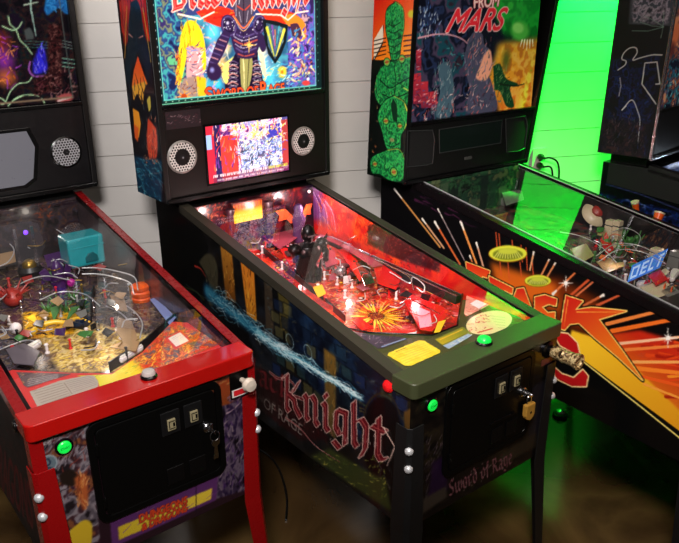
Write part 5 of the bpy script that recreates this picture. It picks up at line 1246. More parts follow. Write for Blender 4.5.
def m1_front():
    A = Art(k.front, 0.0, W, -0.436, -0.035, 0.0025, bg=(40, 22, 30))
    A.mottle([(35, 420), (90, 415), (100, 543), (40, 543)], [(30, 24, 28), (86, 76, 84), (130, 118, 124), (60, 34, 40), (120, 70, 44), (40, 20, 40)], 60, 201, gain=1.6)
    A.strokes([(40, 430), (88, 420), (88, 500), (45, 520)], 130, [(150, 140, 146), (70, 60, 70), (110, 100, 110), (36, 20, 26), (120, 50, 44)], (10, 34), (2, 5), 202, ang=1.0, spread=0.9)
    A.poly(spline([(58, 476), (66, 470), (74, 470), (80, 478), (72, 486), (62, 484)]), (34, 24, 20), soft=2); A.poly(spline([(74, 478), (86, 474), (88, 500), (84, 510), (78, 496)]), (170, 84, 44), soft=3)
    A.strokes([(74, 474), (88, 472), (88, 510), (76, 510)], 30, [(200, 120, 60), (110, 50, 30), (220, 150, 90)], (8, 22), (2, 4), 203, ang=1.6, spread=0.5)
    A.line(spline([(84, 422), (92, 418), (100, 416), (106, 412)]), 12, (150, 144, 140), w1=4); A.strokes([(34, 436), (56, 432), (56, 444), (36, 448)], 30, [(150, 130, 140), (190, 170, 170), (70, 20, 30)], (8, 20), (2, 4), 204, ang=0.5, spread=0.5)
    A.poly(spline([(70, 530), (84, 520), (92, 526), (88, 550), (66, 550)]), (206, 170, 40), soft=2)
    # round stickers near the start button
    A.blob((47.5, 464), 24, 24, (96, 112, 120), edge=0.1); A.ring((47.5, 464), 21, 21, 3, (150, 160, 166)); A.line(spline([(44, 460), (48, 459), (50, 463), (46, 467), (51, 468)]), 4, (30, 40, 60))
    # orange and purple figure at right
    A.grad([(212, 384), (232, 376), (233, 420), (216, 424)], (150, 60, 30), (110, 56, 24), (222, 380), (224, 420), soft=4); A.strokes([(192, 388), (232, 372), (232, 384), (196, 396)], 30, [(190, 130, 70), (120, 60, 40), (90, 30, 50)], (10, 26), (2, 5), 205, ang=0.4, spread=0.4)
    A.mottle([(216, 408), (246, 398), (246, 490), (212, 500)], [(16, 10, 20), (50, 36, 60), (96, 80, 96), (34, 20, 50), (70, 56, 76)], 44, 206, stretch=(1.6, 0.7), gain=1.6)
    A.strokes([(218, 410), (244, 400), (243, 490), (216, 494)], 110, [(110, 94, 108), (46, 30, 60), (140, 120, 126), (20, 12, 24), (70, 40, 90)], (10, 34), (2, 5), 207, ang=1.4, spread=0.7)
    A.strokes([(226, 396), (246, 388), (246, 404), (226, 414)], 26, [(170, 140, 150), (120, 90, 110), (60, 40, 60)], (8, 24), (3, 6), 208, ang=0.3, spread=0.5)
    # purple and yellow banner along the bottom
    A.poly([(110, 520), (218, 476), (216, 500), (112, 548)], (88, 44, 96), soft=2); A.grad([(118, 527), (212, 488), (211, 499), (119, 540)], (206, 176, 44), (230, 196, 60), (120, 530), (210, 494), soft=1)
    A.strokes([(112, 520), (216, 478), (214, 502), (114, 546)], 16, [(120, 70, 130), (100, 50, 110), (150, 100, 120)], (14, 40), (1.5, 3), 209, ang=0.42, spread=0.1)
    A.line([(196, 484), (196, 512)], 2.5, (30, 14, 34))
    A.word('DUNGEONS', [(139, 515), (187, 496), (187, 503), (140, 523)], (206, 66, 30), edge=(70, 16, 40), edge_mm=1.6, fat=0.7)
    A.word('& DRAGONS', [(142, 524), (187, 504), (187, 511), (142, 531)], (206, 66, 30), edge=(70, 16, 40), edge_mm=1.6, fat=0.7)
    A.gain = 0.72
    A.sheet('front_art', side_m, k.cabinet)
    B = Art(k.left, -1.367, -0.012, -0.436, 0.2, 0.005, bg=(20, 10, 12)); B.noise((60, 18, 20), 90, 213, 0.45, 0.65); B.noise((30, 40, 36), 70, 214, 0.5, 0.7)
    B.mottle([(-60, 380), (45, 420), (45, 560), (-60, 560)], [(14, 8, 10), (50, 16, 18), (30, 26, 20), (70, 20, 24), (40, 50, 44), (18, 8, 10)], 50, 211)
    B.strokes([(0, 440), (34, 470), (36, 540), (5, 520)], 80, [(110, 26, 30), (60, 14, 18), (26, 10, 12), (80, 60, 50)], (12, 40), (2, 5), 212, ang=1.0, spread=0.5)
    B.word('DRAGONS', [(-6, 436), (30, 484), (34, 530), (-6, 480)], (120, 24, 30), edge=(40, 10, 12), edge_mm=3, fat=1.5)
    B.gain = 0.4
    B.sheet('side_art', matte_art, k.cabinet, hi=lambda a: min(k.g(max(BAR, -a)), k.g(HINGE))-0.013)
m1_front()

def m1_backglass():
    A = Art(k.glassart, -0.046, 0.625, 0.54, 1.045, 0.003, bg=(14, 12, 18))
    A.mottle([(-120, -60), (82, -60), (82, 112), (-120, 112)], [(10, 9, 14), (28, 16, 22), (14, 14, 20), (40, 22, 22), (16, 24, 26), (20, 12, 26)], 34, 221)
    A.blob((4, 60), 46, 60, (120, 40, 140), 0.9, edge=0.8); A.blob((6, 78), 46, 40, (200, 100, 50), 0.9, edge=0.9); A.blob((2, 40), 40, 40, (140, 40, 30), 0.7, edge=0.9)
    A.strokes([(-20, 30), (18, 40), (18, 90), (-20, 90)], 90, [(220, 130, 60), (150, 60, 170), (60, 20, 60), (200, 90, 40), (90, 30, 100)], (8, 30), (2, 5), 222)
    A.poly(spline([(46, -4), (66, -4), (71, 10), (66, 14), (58, 8), (48, 15), (44, 10)]), (24, 90, 150), soft=2); A.strokes([(46, -2), (68, -2), (69, 12), (46, 13)], 26, [(50, 130, 190), (14, 50, 100)], (8, 20), (2, 5), 223)
    A.line([(30, -10), (31, 10), (36, 36)], 7, (130, 160, 150), w1=3); A.line([(24, 5), (38, 2)], 5, (150, 170, 150), w1=3)
    A.poly(spline([(38, 48), (43, 46), (46, 58), (47, 70), (34, 74), (33, 64)]), (40, 36, 190), soft=3); A.strokes([(36, 46), (46, 46), (46, 74), (33, 74)], 40, [(90, 90, 240), (30, 24, 130), (130, 120, 220), (20, 14, 70)], (8, 24), (2, 5), 224, ang=1.5, spread=0.5)
    A.line(spline([(30, 62), (29, 70), (34, 76), (44, 76)]), 6, (130, 70, 150)); A.poly(spline([(24, 30), (30, 28), (34, 38), (26, 40)]), (60, 66, 66), soft=2)
    li = [(180, 220, 170), (150, 190, 150)]
    A.gain = 0.8
    for L in ([(8, 16), (10, 24), (16, 30), (20, 40), (26, 46), (32, 54)], [(2, 26), (12, 30), (18, 28), (22, 22)], [(-4, 102), (4, 104), (10, 92), (18, 84), (28, 82), (32, 77)], [(8, 106), (16, 98), (26, 95), (38, 96), (44, 102), (46, 106)], [(14, 100), (22, 96)], [(-10, 100), (0, 98), (8, 104)]):
        A.line(spline(L), 4.5, (90, 130, 90), alpha=0.6, soft=2); A.line(spline(L), 2.6, li[0])
    for y in (42, 45, 48): A.line([(24, y-1), (48, y)], 2, (60, 120, 110), alpha=0.7); A.line([(60, y-2), (73, y+1)], 2, (120, 150, 140), alpha=0.8)
    for y in (58, 62, 66): A.line([(60, y), (75, y+2)], 3.5, (110, 160, 140), w1=2)
    A.mottle([(48, 24), (62, 24), (62, 90), (34, 96), (34, 80), (48, 74)], [(14, 8, 10), (60, 24, 26), (30, 14, 16), (100, 60, 56), (40, 18, 20)], 16, 225, soft=3)
    A.strokes([(34, 76), (72, 70), (74, 98), (36, 98)], 70, [(80, 36, 44), (40, 14, 20), (130, 90, 90), (20, 10, 14)], (10, 30), (3, 6), 226)
    A.blob((65, 98), 36, 18, (150, 70, 70), rot=0.1, edge=0.3); A.line([(58, 101), (72, 97)], 6, (196, 160, 156))
    A.raw = True; A.line([(-0.03, 0.552), (0.60, 0.552)], 5, (120, 100, 80)); A.line([(0.602, 0.55), (0.602, 1.04)], 4, (70, 80, 76)); A.raw = False
    A.sheet('backglass', art_mat('dark_translite', rough=0.12, emit=0.22), k.box, label='dim backglass with lightning and a blue flame')
    # speaker panel
    grille(k, 66, 152, 0.056, black_gloss, cx=0.2, bg=(170, 168, 172), hole=720)
    s = k.panel; x0, z0 = s.px(66, 152); grille(k, None, None, 0.056, black_gloss, cx=0.2, bg=(170, 168, 172), hole=720, ab=(0.579-x0, z0))
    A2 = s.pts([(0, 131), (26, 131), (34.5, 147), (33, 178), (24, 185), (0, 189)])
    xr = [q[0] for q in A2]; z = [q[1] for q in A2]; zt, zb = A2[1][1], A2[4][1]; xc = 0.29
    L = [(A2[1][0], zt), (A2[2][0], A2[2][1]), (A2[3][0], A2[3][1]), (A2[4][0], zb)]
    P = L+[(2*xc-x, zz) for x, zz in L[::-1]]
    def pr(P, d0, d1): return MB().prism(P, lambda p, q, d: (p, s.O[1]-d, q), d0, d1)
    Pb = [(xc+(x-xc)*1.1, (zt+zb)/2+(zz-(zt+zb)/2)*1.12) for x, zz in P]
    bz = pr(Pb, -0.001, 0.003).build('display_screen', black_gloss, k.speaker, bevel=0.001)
    pr(P, 0.0031, 0.004).build('screen_face', mat('grey_screen', (92, 92, 98), rough=0.3, emit=0.12, emit_col=(150, 150, 165)), bz, label='pale grey screen')  # even grey face with a faint emission
m1_backglass()

def m1_inside():
    g = k.g
    A = Art(k.field, 0.034, W-0.034, 0.06, 1.13, 0.003, bg=(74, 58, 44))
    A.mottle([(-150, 200), (110, 200), (240, 350), (150, 390), (-60, 400)], [(40, 30, 34), (90, 70, 60), (60, 44, 56), (110, 90, 70), (50, 40, 36), (70, 54, 70)], 50, 231, gain=1.8)
    A.mottle([(35, 332), (90, 322), (150, 336), (150, 352), (120, 372), (60, 372)], [(120, 92, 56), (206, 172, 90), (226, 204, 146), (160, 124, 62), (224, 192, 90), (150, 124, 90)], 30, 232, soft=6, gain=2)
    A.strokes([(40, 335), (90, 326), (150, 338), (120, 370), (60, 370)], 260, [(236, 200, 80), (120, 90, 40), (250, 226, 150), (200, 160, 60), (90, 70, 70), (190, 150, 120)], (8, 26), (2, 4), 233, ang=0.3, spread=0.7)
    A.mottle([(22, 312), (78, 312), (74, 334), (26, 340)], [(230, 170, 30), (250, 206, 50), (190, 120, 20), (250, 190, 40), (90, 70, 30)], 14, 234, soft=4)
    A.strokes([(24, 312), (76, 312), (74, 336), (26, 338)], 70, [(255, 216, 60), (160, 100, 20), (250, 180, 30), (60, 60, 30)], (8, 24), (2, 5), 235, ang=0.2, spread=0.6)
    A.strokes([(40, 296), (86, 296), (86, 314), (44, 316)], 110, [(50, 110, 40), (90, 150, 60), (20, 50, 24), (130, 150, 70), (30, 70, 50)], (10, 26), (2, 5), 236, ang=0.3, spread=0.7)
    A.strokes([(0, 330), (30, 330), (34, 372), (-10, 372)], 110, [(70, 80, 120), (40, 40, 50), (120, 110, 100), (30, 50, 60), (150, 140, 140)], (8, 26), (2, 5), 237)
    A.strokes([(100, 330), (160, 330), (176, 322), (140, 300), (100, 300)], 200, [(130, 110, 80), (60, 50, 40), (180, 160, 120), (90, 80, 110), (40, 30, 30)], (8, 24), (2, 5), 238)
    A.strokes([(60, 368), (130, 368), (150, 352), (120, 356)], 60, [(90, 74, 90), (60, 50, 60), (120, 100, 110)], (8, 24), (2, 5), 239)
    A.strokes([(40, 250), (80, 250), (80, 294), (40, 294)], 120, [(90, 40, 130), (60, 24, 90), (130, 70, 160), (40, 20, 50), (160, 60, 150)], (8, 26), (2, 5), 240)
    pf = A.sheet('playfield', art_mat('playfield_print', rough=0.25, coat=0.4), R1, label='yellow and brown printed playfield'); k.pf = pf
    s = Surf(P1, (W-0.033, 0, 0), (0, -1, 0), (0, 0, 1))
    B = Art(s, -1.13, -0.066, -0.06, 0.2, 0.004, bg=(40, 28, 34))
    B.mottle([(70, 180), (240, 340), (240, 360), (60, 260)], [(24, 16, 20), (60, 42, 46), (36, 26, 34), (70, 50, 50), (30, 20, 26)], 30, 241, stretch=(2.5, 0.5))
    B.strokes([(190, 300), (240, 338), (236, 352), (180, 320)], 60, [(160, 80, 30), (80, 40, 26), (200, 120, 50), (50, 30, 30)], (10, 30), (2, 5), 242, ang=1.4, spread=0.5)
    B.sheet('inner_side_art', side_m, R1, lo=lambda a: -0.058+0.06*(-a), hi=lambda a: g(-a)-0.011)
    s2 = Surf(P1, (0.033, 0, 0), (0, 1, 0), (0, 0, 1)); B2 = Art(s2, 0.066, 1.13, -0.06, 0.2, 0.006, bg=(40, 28, 34)); B2.noise((24, 16, 22), 40, 243); B2.sheet('inner_side_art', side_m, R1, lo=lambda a: -0.058+0.06*a, hi=lambda a: g(a)-0.011)
    s = Surf(P1, (0, 1.13, 0), (1, 0, 0), (0, 0, 1)); C = Art(s, 0.034, W-0.034, 0.005, 0.205, 0.003, bg=(34, 24, 30))
    C.mottle([(-120, 190), (84, 185), (84, 245), (-120, 250)], [(24, 16, 24), (70, 46, 44), (50, 50, 80), (110, 70, 44), (40, 30, 50), (60, 40, 50)], 26, 244)
    C.strokes([(35, 205), (50, 205), (50, 218), (35, 218)], 24, [(200, 90, 40), (120, 50, 30)], (8, 20), (2, 5), 245); C.gain = 0.45; C.sheet('backboard', side_m, R1)
    teal = mat('teal_plastic', (28, 140, 150), rough=0.3, coat=0.3, grain=0.15, scale=30, bump=0.3); purple = mat('purple_plastic', (58, 24, 82), rough=0.3); magenta = mat('magenta_plastic', (180, 30, 140), rough=0.35)
    gold = mat('dull_gold', (150, 120, 50), rough=0.3, metal=0.8); redf = mat('dark_red_plastic', (150, 40, 34), rough=0.4); green = mat('green_plastic', (56, 110, 50), rough=0.45); wht = mat('white_nylon', (226, 214, 214), rough=0.35)
    ylw = mat('yellow_plastic', (236, 186, 40), rough=0.35); orange = mat('orange_plastic', (220, 84, 24), rough=0.3); clr = glass_mat('clear_sheet', (0.93, 0.92, 0.95), refl=1.2); rdp = mat('red_post', (200, 24, 24), rough=0.3)
    blk = mat('black_toy', (16, 15, 18), rough=0.4); pale = mat('pale_blue_strip', (120, 130, 180), rough=0.35); tan = mat('tan_plastic', (150, 120, 84), rough=0.4)
    # turquoise block toy: hollow-fronted block on short legs
    p = F(k, 84, 262, 0.04); X, Y, z = p
    m = MB(); w, d, h = 0.062, 0.05, 0.10
    m.hexa([(X-w, Y-d, z), (X+w*0.95, Y-d, z), (X+w*0.95, Y+d, z), (X-w, Y+d, z), (X-w*1.04, Y-d, z+h), (X+w, Y-d*0.95, z+h*1.02), (X+w*0.96, Y+d, z+h), (X-w, Y+d*1.05, z+h*0.98)])
    tb = m.build('cube_toy', teal, pf, bevel=0.008, segs=3, label='turquoise cube toy')
    m = MB(); m.prism([(-0.02, 0.0), (-0.02, 0.018), (-0.01, 0.03), (0.008, 0.034), (0.022, 0.022), (0.024, 0.0)], lambda a, b, e: (X+0.01+a, e, z+0.012+b), Y-d-0.004, Y-d+0.004); m.build('cube_mouth', mat('dark_teal_plastic', (12, 84, 92), rough=0.3), tb, bevel=0.002)
    m = MB(); m.box(X-w, X+w, Y-d*1.02, Y+d*1.02, z+h*0.66, z+h*0.70); m.build('cube_rim', teal, tb, bevel=0.003)
    for sx, sy in ((-1, -1), (1, -1), (-1, 1), (1, 1)):
        q = MB(); q.cyl((X+sx*w*0.8, Y+sy*d*0.8, k.field.O[2]+0.06*Y+0.001), (X+sx*w*0.8, Y+sy*d*0.8, z+0.002), 0.005, seg=8); q.build('toy_leg', steel, tb, smooth=True)
    # ladder-like metal gate with violet lamp
    p0 = F(k, 18, 262, 0.0); m = MB(); X, Y, z = p0
    m.box(X, X+0.012, Y, Y+0.012, z, z+0.12); m.box(X+0.06, X+0.072, Y, Y+0.012, z, z+0.12); lg = None
    gate = m.build('metal_gate', steel, pf, bevel=0.001)
    for i in range(6): q = MB(); q.box(X+0.01, X+0.062, Y+0.002, Y+0.008, z+0.015+0.018*i, z+0.022+0.018*i); q.build('gate_bar', gold, gate)
    p = F(k, 25, 232, 0.10); q = MB(); q.ball(p, 0.012, seg=12, rings=8); q.build('violet_lamp', mat('violet_lamp', (120, 70, 220), rough=0.2, emit=1.6, emit_col=(120, 60, 255)), pf, smooth=True)
    q = MB(); q.lathe([(0.016, 0), (0.016, 0.004), (0.005, 0.006), (0.005, p[2]-0.012-(k.field.O[2]+0.06*p[1]))], (p[0], p[1], k.field.O[2]+0.06*p[1]+0.0005), (0, 0, 1), 10); q.build('lamp_stem', dark_steel, pf, smooth=True)
    # golden dome in a dark bowl
    p = F(k, 31, 275, 0.0); q = MB(); q.lathe([(0.036, 0), (0.042, 0.02), (0.034, 0.035), (0.026, 0.03)], p, (0, 0, 1), 20); bw = q.build('dark_bowl', blk, pf, smooth=True); q = MB(); q.ball((p[0], p[1], p[2]+0.034), 0.024, seg=16, rings=10); q.build('gold_ball', gold, bw, smooth=True)
    # purple winged shape
    p = F(k, 60, 288, 0.0); X, Y, z = p; q = MB(); q.lathe([(0.022, 0), (0.028, 0.02), (0.018, 0.05), (0.022, 0.07), (0.012, 0.09), (0, 0.1)], p, (0, 0, 1), 14); pc = q.build('purple_figure', purple, pf, smooth=True)
    for sx in (-1, 1):
        q = MB(); q.prism([(0.01*sx, 0.03), (0.035*sx, 0.075), (0.055*sx, 0.06), (0.045*sx, 0.045), (0.055*sx, 0.02), (0.03*sx, 0.03)], lambda a, b, e: (X+a, Y+e+abs(a)*0.3, z+b), -0.003, 0.003); q.build('wing', purple, pc, bevel=0.001)
    q = MB(); q.ball((X+0.03, Y-0.03, z+0.02), 0.014, seg=12, rings=8); q.build('magenta_gem', magenta, pf, smooth=True)
    # red spiky creature, white ball, green lump
    p = F(k, 14, 306, 0.0); q = MB(); q.ball((p[0], p[1], p[2]+0.03), 0.03, 0.036, 0.03, 14, 10)
    for i in range(16):
        a = i*0.7; e = 0.2+0.8*(i/16); q.cyl((p[0]+0.02*math.cos(a), p[1]+0.02*math.sin(a), p[2]+0.035), (p[0]+0.06*math.cos(a), p[1]+0.06*math.sin(a), p[2]+0.03+0.06*e), 0.006, 0.0005, 6)
    q.build('spiky_creature', redf, pf, smooth=True)
    p = F(k, 16, 330, 0.01); q = MB(); q.ball((p[0], p[1], p[2]+0.006), 0.017, seg=16, rings=10); q.build('white_globe', wht, pf, smooth=True)
    p = F(k, 21, 338, 0.005); q = MB(); q.ball((p[0], p[1], p[2]), 0.02, 0.014, 0.012, 14, 8); q.build('green_lump', green, pf, smooth=True)
    # dragon shape along the yellow print: tapering body and wing fingers
    pts = [F(k, u, v, h) for u, v, h in ((28, 336, 0.02), (40, 326, 0.03), (54, 322, 0.035), (66, 322, 0.03), (78, 318, 0.02), (90, 322, 0.012))]
    q = MB(); q.tube(spline(pts, 6), 0.010, 10, 0.003); db = q.build('dragon_body', ylw, pf, smooth=True)
    for L in ([(40, 326), (34, 314), (26, 318)], [(54, 322), (50, 308), (62, 304)], [(66, 322), (70, 308), (80, 306)]):
        q = MB(); P = k.field.lift(0.032).pts(L); P = [(a, b) for a, b in P]; q.prism([P[0], P[1], P[2]], lambda a, b, e: k.field.lift(0.03).at(a, b, e), 0, 0.003); q.build('wing', green if L[0][0] > 50 else ylw, db, bevel=0.0008)
    for u, v in ((56, 306), (66, 312), (48, 312), (74, 300), (82, 308)): 
        p = F(k, u, v, 0.0); q = MB(); 
        for i in range(6): a = i*1.05; q.cyl((p[0], p[1], p[2]+0.002), (p[0]+0.022*math.cos(a), p[1]+0.022*math.sin(a), p[2]+0.03), 0.005, 0.001, 6)
        q.build('green_tuft', green, pf, smooth=True)
    # steel ramps and wires
    rp = MB(); sf = k.field.lift(0.07); cl = spline(sf.pts([(40, 236), (52, 232), (66, 234), (76, 240), (82, 250)]), 6)
    for a, b in zip(cl[:-1], cl[1:]):
        d = np.array([b[0]-a[0], b[1]-a[1]]); n = np.array([-d[1], d[0]]); n = n/np.linalg.norm(n)*0.02
        rp.hexa([sf.at(a[0]-n[0], a[1]-n[1], 0), sf.at(b[0]-n[0], b[1]-n[1], 0), sf.at(b[0]+n[0], b[1]+n[1], 0), sf.at(a[0]+n[0], a[1]+n[1], 0), sf.at(a[0]-n[0], a[1]-n[1], 0.003), sf.at(b[0]-n[0], b[1]-n[1], 0.003), sf.at(b[0]+n[0], b[1]+n[1], 0.003), sf.at(a[0]+n[0], a[1]+n[1], 0.003)])
    rp.build('ramp', steel, pf, label='curved steel ramp')
    for L, h in (([(-10, 236), (14, 230), (36, 224), (52, 222), (66, 228)], 0.09), ([(-10, 242), (14, 236), (36, 230), (52, 228), (64, 234)], 0.09), ([(82, 268), (98, 268), (116, 271), (134, 277), (138, 290)], 0.08), ([(82, 274), (98, 274), (114, 277), (130, 283), (134, 294)], 0.08), ([(40, 300), (60, 292), (84, 294), (100, 306)], 0.03), ([(0, 300), (20, 284), (44, 276), (70, 280)], 0.05), ([(112, 300), (130, 308), (142, 322), (140, 338)], 0.03), ([(106, 306), (122, 314), (132, 328), (128, 344)], 0.03), ([(-6, 352), (14, 344), (28, 340), (40, 344)], 0.02), ([(-6, 268), (8, 262), (14, 250), (6, 240)], 0.07)):
        wire(k, pf, L, wire_m, h, 0.002)
    plastic(k, pf, [(98, 282), (128, 286), (136, 330), (104, 326)], clr, 0.04, label='clear plastic')
    plastic(k, pf, [(44, 256), (60, 252), (64, 262), (48, 268)], purple, 0.05); plastic(k, pf, [(-6, 250), (14, 246), (16, 262), (-4, 268)], tan, 0.04); plastic(k, pf, [(110, 296), (124, 298), (128, 312), (114, 310)], tan, 0.03)
    plastic(k, pf, [(-12, 224), (6, 216), (12, 226), (-4, 236)], pale, 0.06); plastic(k, pf, [(34, 216), (50, 210), (56, 222), (40, 228)], tan, 0.06); plastic(k, pf, [(118, 318), (132, 322), (138, 340), (126, 346), (116, 332)], tan, 0.03)
    plastic(k, pf, [(150, 300), (156, 298), (176, 318), (170, 326)], pale, 0.02, label='pale blue lane strip')
    plastic(k, pf, [(6, 350), (24, 344), (40, 352), (34, 366), (14, 364)], mat('grey_sling_plastic', (92, 84, 92), rough=0.3), 0.03); plastic(k, pf, [(110, 348), (126, 340), (140, 342), (136, 352)], tan, 0.03)
    # orange stacked ring
    p = F(k, 142, 300, 0.0); q = MB(); q.lathe([(0.030, 0), (0.032, 0.01), (0.028, 0.014), (0.032, 0.02), (0.032, 0.03), (0.027, 0.035), (0.031, 0.042), (0.031, 0.05), (0.022, 0.055), (0.0, 0.055)], p, (0, 0, 1), 22); q.build('orange_drum', orange, pf, smooth=True)
    for u, v in ((97, 322), (86, 328), (92, 300), (104, 290), (120, 330), (128, 348), (8, 316), (40, 292), (46, 344), (12, 346), (112, 318), (134, 312), (20, 300), (74, 268), (60, 244), (8, 278)): post(k, pf, u, v, (wht, rdp, steel)[(u+v) % 3])
    rc = random.Random(12); grey = mat('grey_plastic', (110, 108, 104), rough=0.4)
    for i in range(96):
        u, v = rc.uniform(-4, 130), rc.uniform(226, 350)
        if v > 352-0.25*(u+10) and u < 30: continue
        if u > 96+0.55*(v-190): continue
        c0 = rc.random()
        if c0 < 0.4:
            a = rc.uniform(0, 6.3); r_ = rc.uniform(6, 16); wire(k, pf, [(u, v), (u+r_*math.cos(a), v+0.5*r_*math.sin(a)), (u+r_*1.6*math.cos(a+0.5), v+0.8*r_*math.sin(a+0.5))], rc.choice([wire_m, wire_m, dark_steel, gold]), rc.uniform(0.02, 0.08), 0.0019)
        elif c0 < 0.7: post(k, pf, u, v, rc.choice([wht, wire_m, dark_steel, gold, rdp, blk]), rc.uniform(0.018, 0.05), 0.0035)
        else:
            a = rc.uniform(0, 6.3); P = [(u+rc.uniform(4, 9)*math.cos(a+j*1.57), v+rc.uniform(2, 6)*math.sin(a+j*1.57)) for j in range(4)]
            plastic(k, pf, P, rc.choice([tan, grey, purple, blk, blk, clr, wire_m, green, redf]), rc.uniform(0.02, 0.06), 0.002)
    for u, v in ((95, 326), (70, 326), (84, 322)): target(k, pf, u, v, blk, w=0.03, h=0.02, ang=0.3)
    wall_strip(k, pf, [(92, 318), (93, 300), (95, 294)], blk, 0.03); wall_strip(k, pf, [(66, 326), (84, 330), (92, 322)], blk, 0.02)
    wall_strip(k, pf, [(110, 372), (142, 352), (160, 336), (176, 322)], mat('lane_wood', (30, 16, 18), rough=0.4), 0.03)
    fw = mat('white_flipper', (226, 220, 210), rough=0.3); fr = mat('flipper_rubber', (230, 220, 220), rough=0.6)
    c = k.field.px(139, 353); flipper(k, pf, c[0], c[1], math.pi+0.50, fw, fr); c = k.field.px(24, 358); flipper(k, pf, c[0], c[1], 0.55, fw, fr, L=0.06)
    # apron: red frame with windows at left, flames at right
    s = k.apron; ap_m = mat('red_apron', (196, 44, 44), rough=0.35)
    top = s.pts([(8, 371), (75, 373), (112, 373), (142, 352), (172, 322)])
    out = [(0.034, 0.058), (W-0.034, 0.058), (W-0.034, top[4][1]-0.03), (0.52, top[4][1]), top[4], top[3], top[2], top[1], (0.06, top[0][1]), (0.034, top[0][1])]
    ap = MB().prism(out, lambda a, b, d: s.at(a, b, d), -0.022, 0.0).build('apron', ap_m, R1, bevel=0.001)
    def card(L, h, paint, label, bg, name='instruction_card'):
        P = s.pts(L); a = [p[0] for p in P]; b = [p[1] for p in P]; A = Art(s, min(a), max(a), min(b), max(b), 0.0016, bg=bg); paint(A); Pn = np.array(P)
        def keep(x, y):
            ins = np.zeros(len(x), bool)
            for (ax, ay), (bx, by) in zip(Pn, np.roll(Pn, -1, 0)):
                if ay == by: continue
                ins ^= ((ay > y) != (by > y)) & (x < (bx-ax)*(y-ay)/(by-ay)+ax)
            return ins
        AA, BB = np.meshgrid(np.linspace(A.a0, A.a1, max(3, int((A.a1-A.a0)/A.res))), np.linspace(A.b0, A.b1, max(3, int((A.b1-A.b0)/A.res)))); return A._link(name, card_m, ap, AA, BB, h, label, keep)
    def p1(A):
        for i in range(7): A.line([(33+1.6*i, 391.5+2.3*i), (62+1.4*i, 383.5+2.0*i)], 2.2, (110, 96, 90)); A.line([(66+1.3*i, 382+1.7*i), (92+0.8*i, 376+1.4*i)], 2.2, (120, 106, 110))
        A.line([(64, 383), (72, 394)], 1.5, (90, 70, 66))
    card([(29.5, 392), (60, 381), (88, 375.5), (94, 376), (98.5, 382), (98, 387), (42, 408), (38, 408)], 0.001, p1, 'grey printed instruction card', (164, 152, 140))
    def p2(A):
        A.strokes([(17, 372), (72, 374), (27, 388)], 40, [(120, 100, 100), (60, 50, 56), (150, 140, 140), (180, 130, 70)], (6, 18), (2, 4), 251)
        for i in range(4): A.line([(28, 386-2*i), (58, 378-1.2*i)], 2.4, (166, 156, 156))
    card([(16.5, 372.5), (72, 374), (28, 388), (24, 386)], 0.001, p2, 'dark triangular window print', (84, 66, 70), name='apron_window')
    def p3(A):
        A.grad([(72, 366), (150, 350), (160, 380), (74, 400)], (190, 190, 40), (240, 200, 40), (78, 380), (140, 366)); A.mottle([(132, 358), (172, 322), (236, 340), (200, 372), (150, 378)], [(200, 50, 24), (226, 90, 30), (120, 50, 34), (236, 150, 50), (150, 40, 30), (90, 80, 90)], 20, 252, soft=8)
        A.strokes([(135, 362), (172, 330), (200, 340), (180, 374)], 110, [(250, 190, 60), (230, 80, 30), (150, 40, 24), (240, 130, 40), (90, 60, 60)], (10, 34), (2, 6), 253, ang=0.9, spread=0.6)
        A.strokes([(195, 330), (232, 342), (215, 358), (190, 360)], 60, [(60, 50, 56), (160, 150, 150), (30, 26, 30), (120, 60, 50)], (8, 24), (2, 4), 254)
        A.poly([(165, 338), (181, 330), (192, 341), (175, 350)], (206, 50, 46)); A.poly([(168, 338.5), (180, 332.5), (189, 341), (176, 347)], (232, 214, 200)); A.strokes([(170, 338), (180, 334), (187, 341), (176, 346)], 8, [(180, 160, 150)], (8, 14), (1.5, 2), 255, ang=0.3, spread=0.1)
        A.strokes([(76, 380), (110, 372), (140, 362), (132, 374)], 40, [(210, 200, 60), (150, 160, 40), (240, 220, 90)], (10, 30), (2, 5), 256, ang=0.4, spread=0.3)
    card([(76, 376), (112, 374.5), (142, 353.5), (171.5, 323.5), (190, 329), (228, 341), (152, 372), (100, 388), (97, 379)], 0.0008, p3, 'flame printed apron art', (210, 110, 40), name='apron_art')
    lt = [(0.12, 1.0, 0.12), (0.40, 1.0, 0.10), (0.2, 0.6, 0.22), (0.45, 0.6, 0.12), (0.3, 0.3, 0.18)]
    for x, y, p in lt: point('playfield_bulb_light', P1.world((x, y, g(y)-0.03)), p, (1.0, 0.86, 0.74), 0.012)
m1_inside()
c = k.top.lift(0.003).px(149, 377)
m = MB(); m.lathe([(0.021, 0), (0.021, 0.006), (0.018, 0.009), (0, 0.009)], (c[0], c[1], 0.002), (0, 0, 1), 24); bt = m.build('action_button', black_gloss, k.bar, smooth=True)
m = MB(); m.lathe([(0.017, 0.006), (0.017, 0.014), (0.014, 0.019), (0, 0.021)], (c[0], c[1], 0.002), (0, 0, 1), 24); m.build('button_cap', mat('white_cap', (170, 160, 156), rough=0.25), bt, smooth=True)
for sx in (0, 1):
    m = MB(); m.add([((W-x) if sx else x, y, z) for z in (-0.20, -0.036) for x, y in ((0.028, 0.0095), (-0.0035, 0.0095), (-0.0035, 0.045), (-0.0006, 0.045), (-0.0006, 0.0119), (0.028, 0.0119))],
      [(0,1,2,3,4,5), (6,7,8,9,10,11)]+[(i, (i+1) % 6, 6+(i+1) % 6, 6+i) for i in range(6)]); m.build('corner_trim', red_leg, R1, bevel=0.0005)
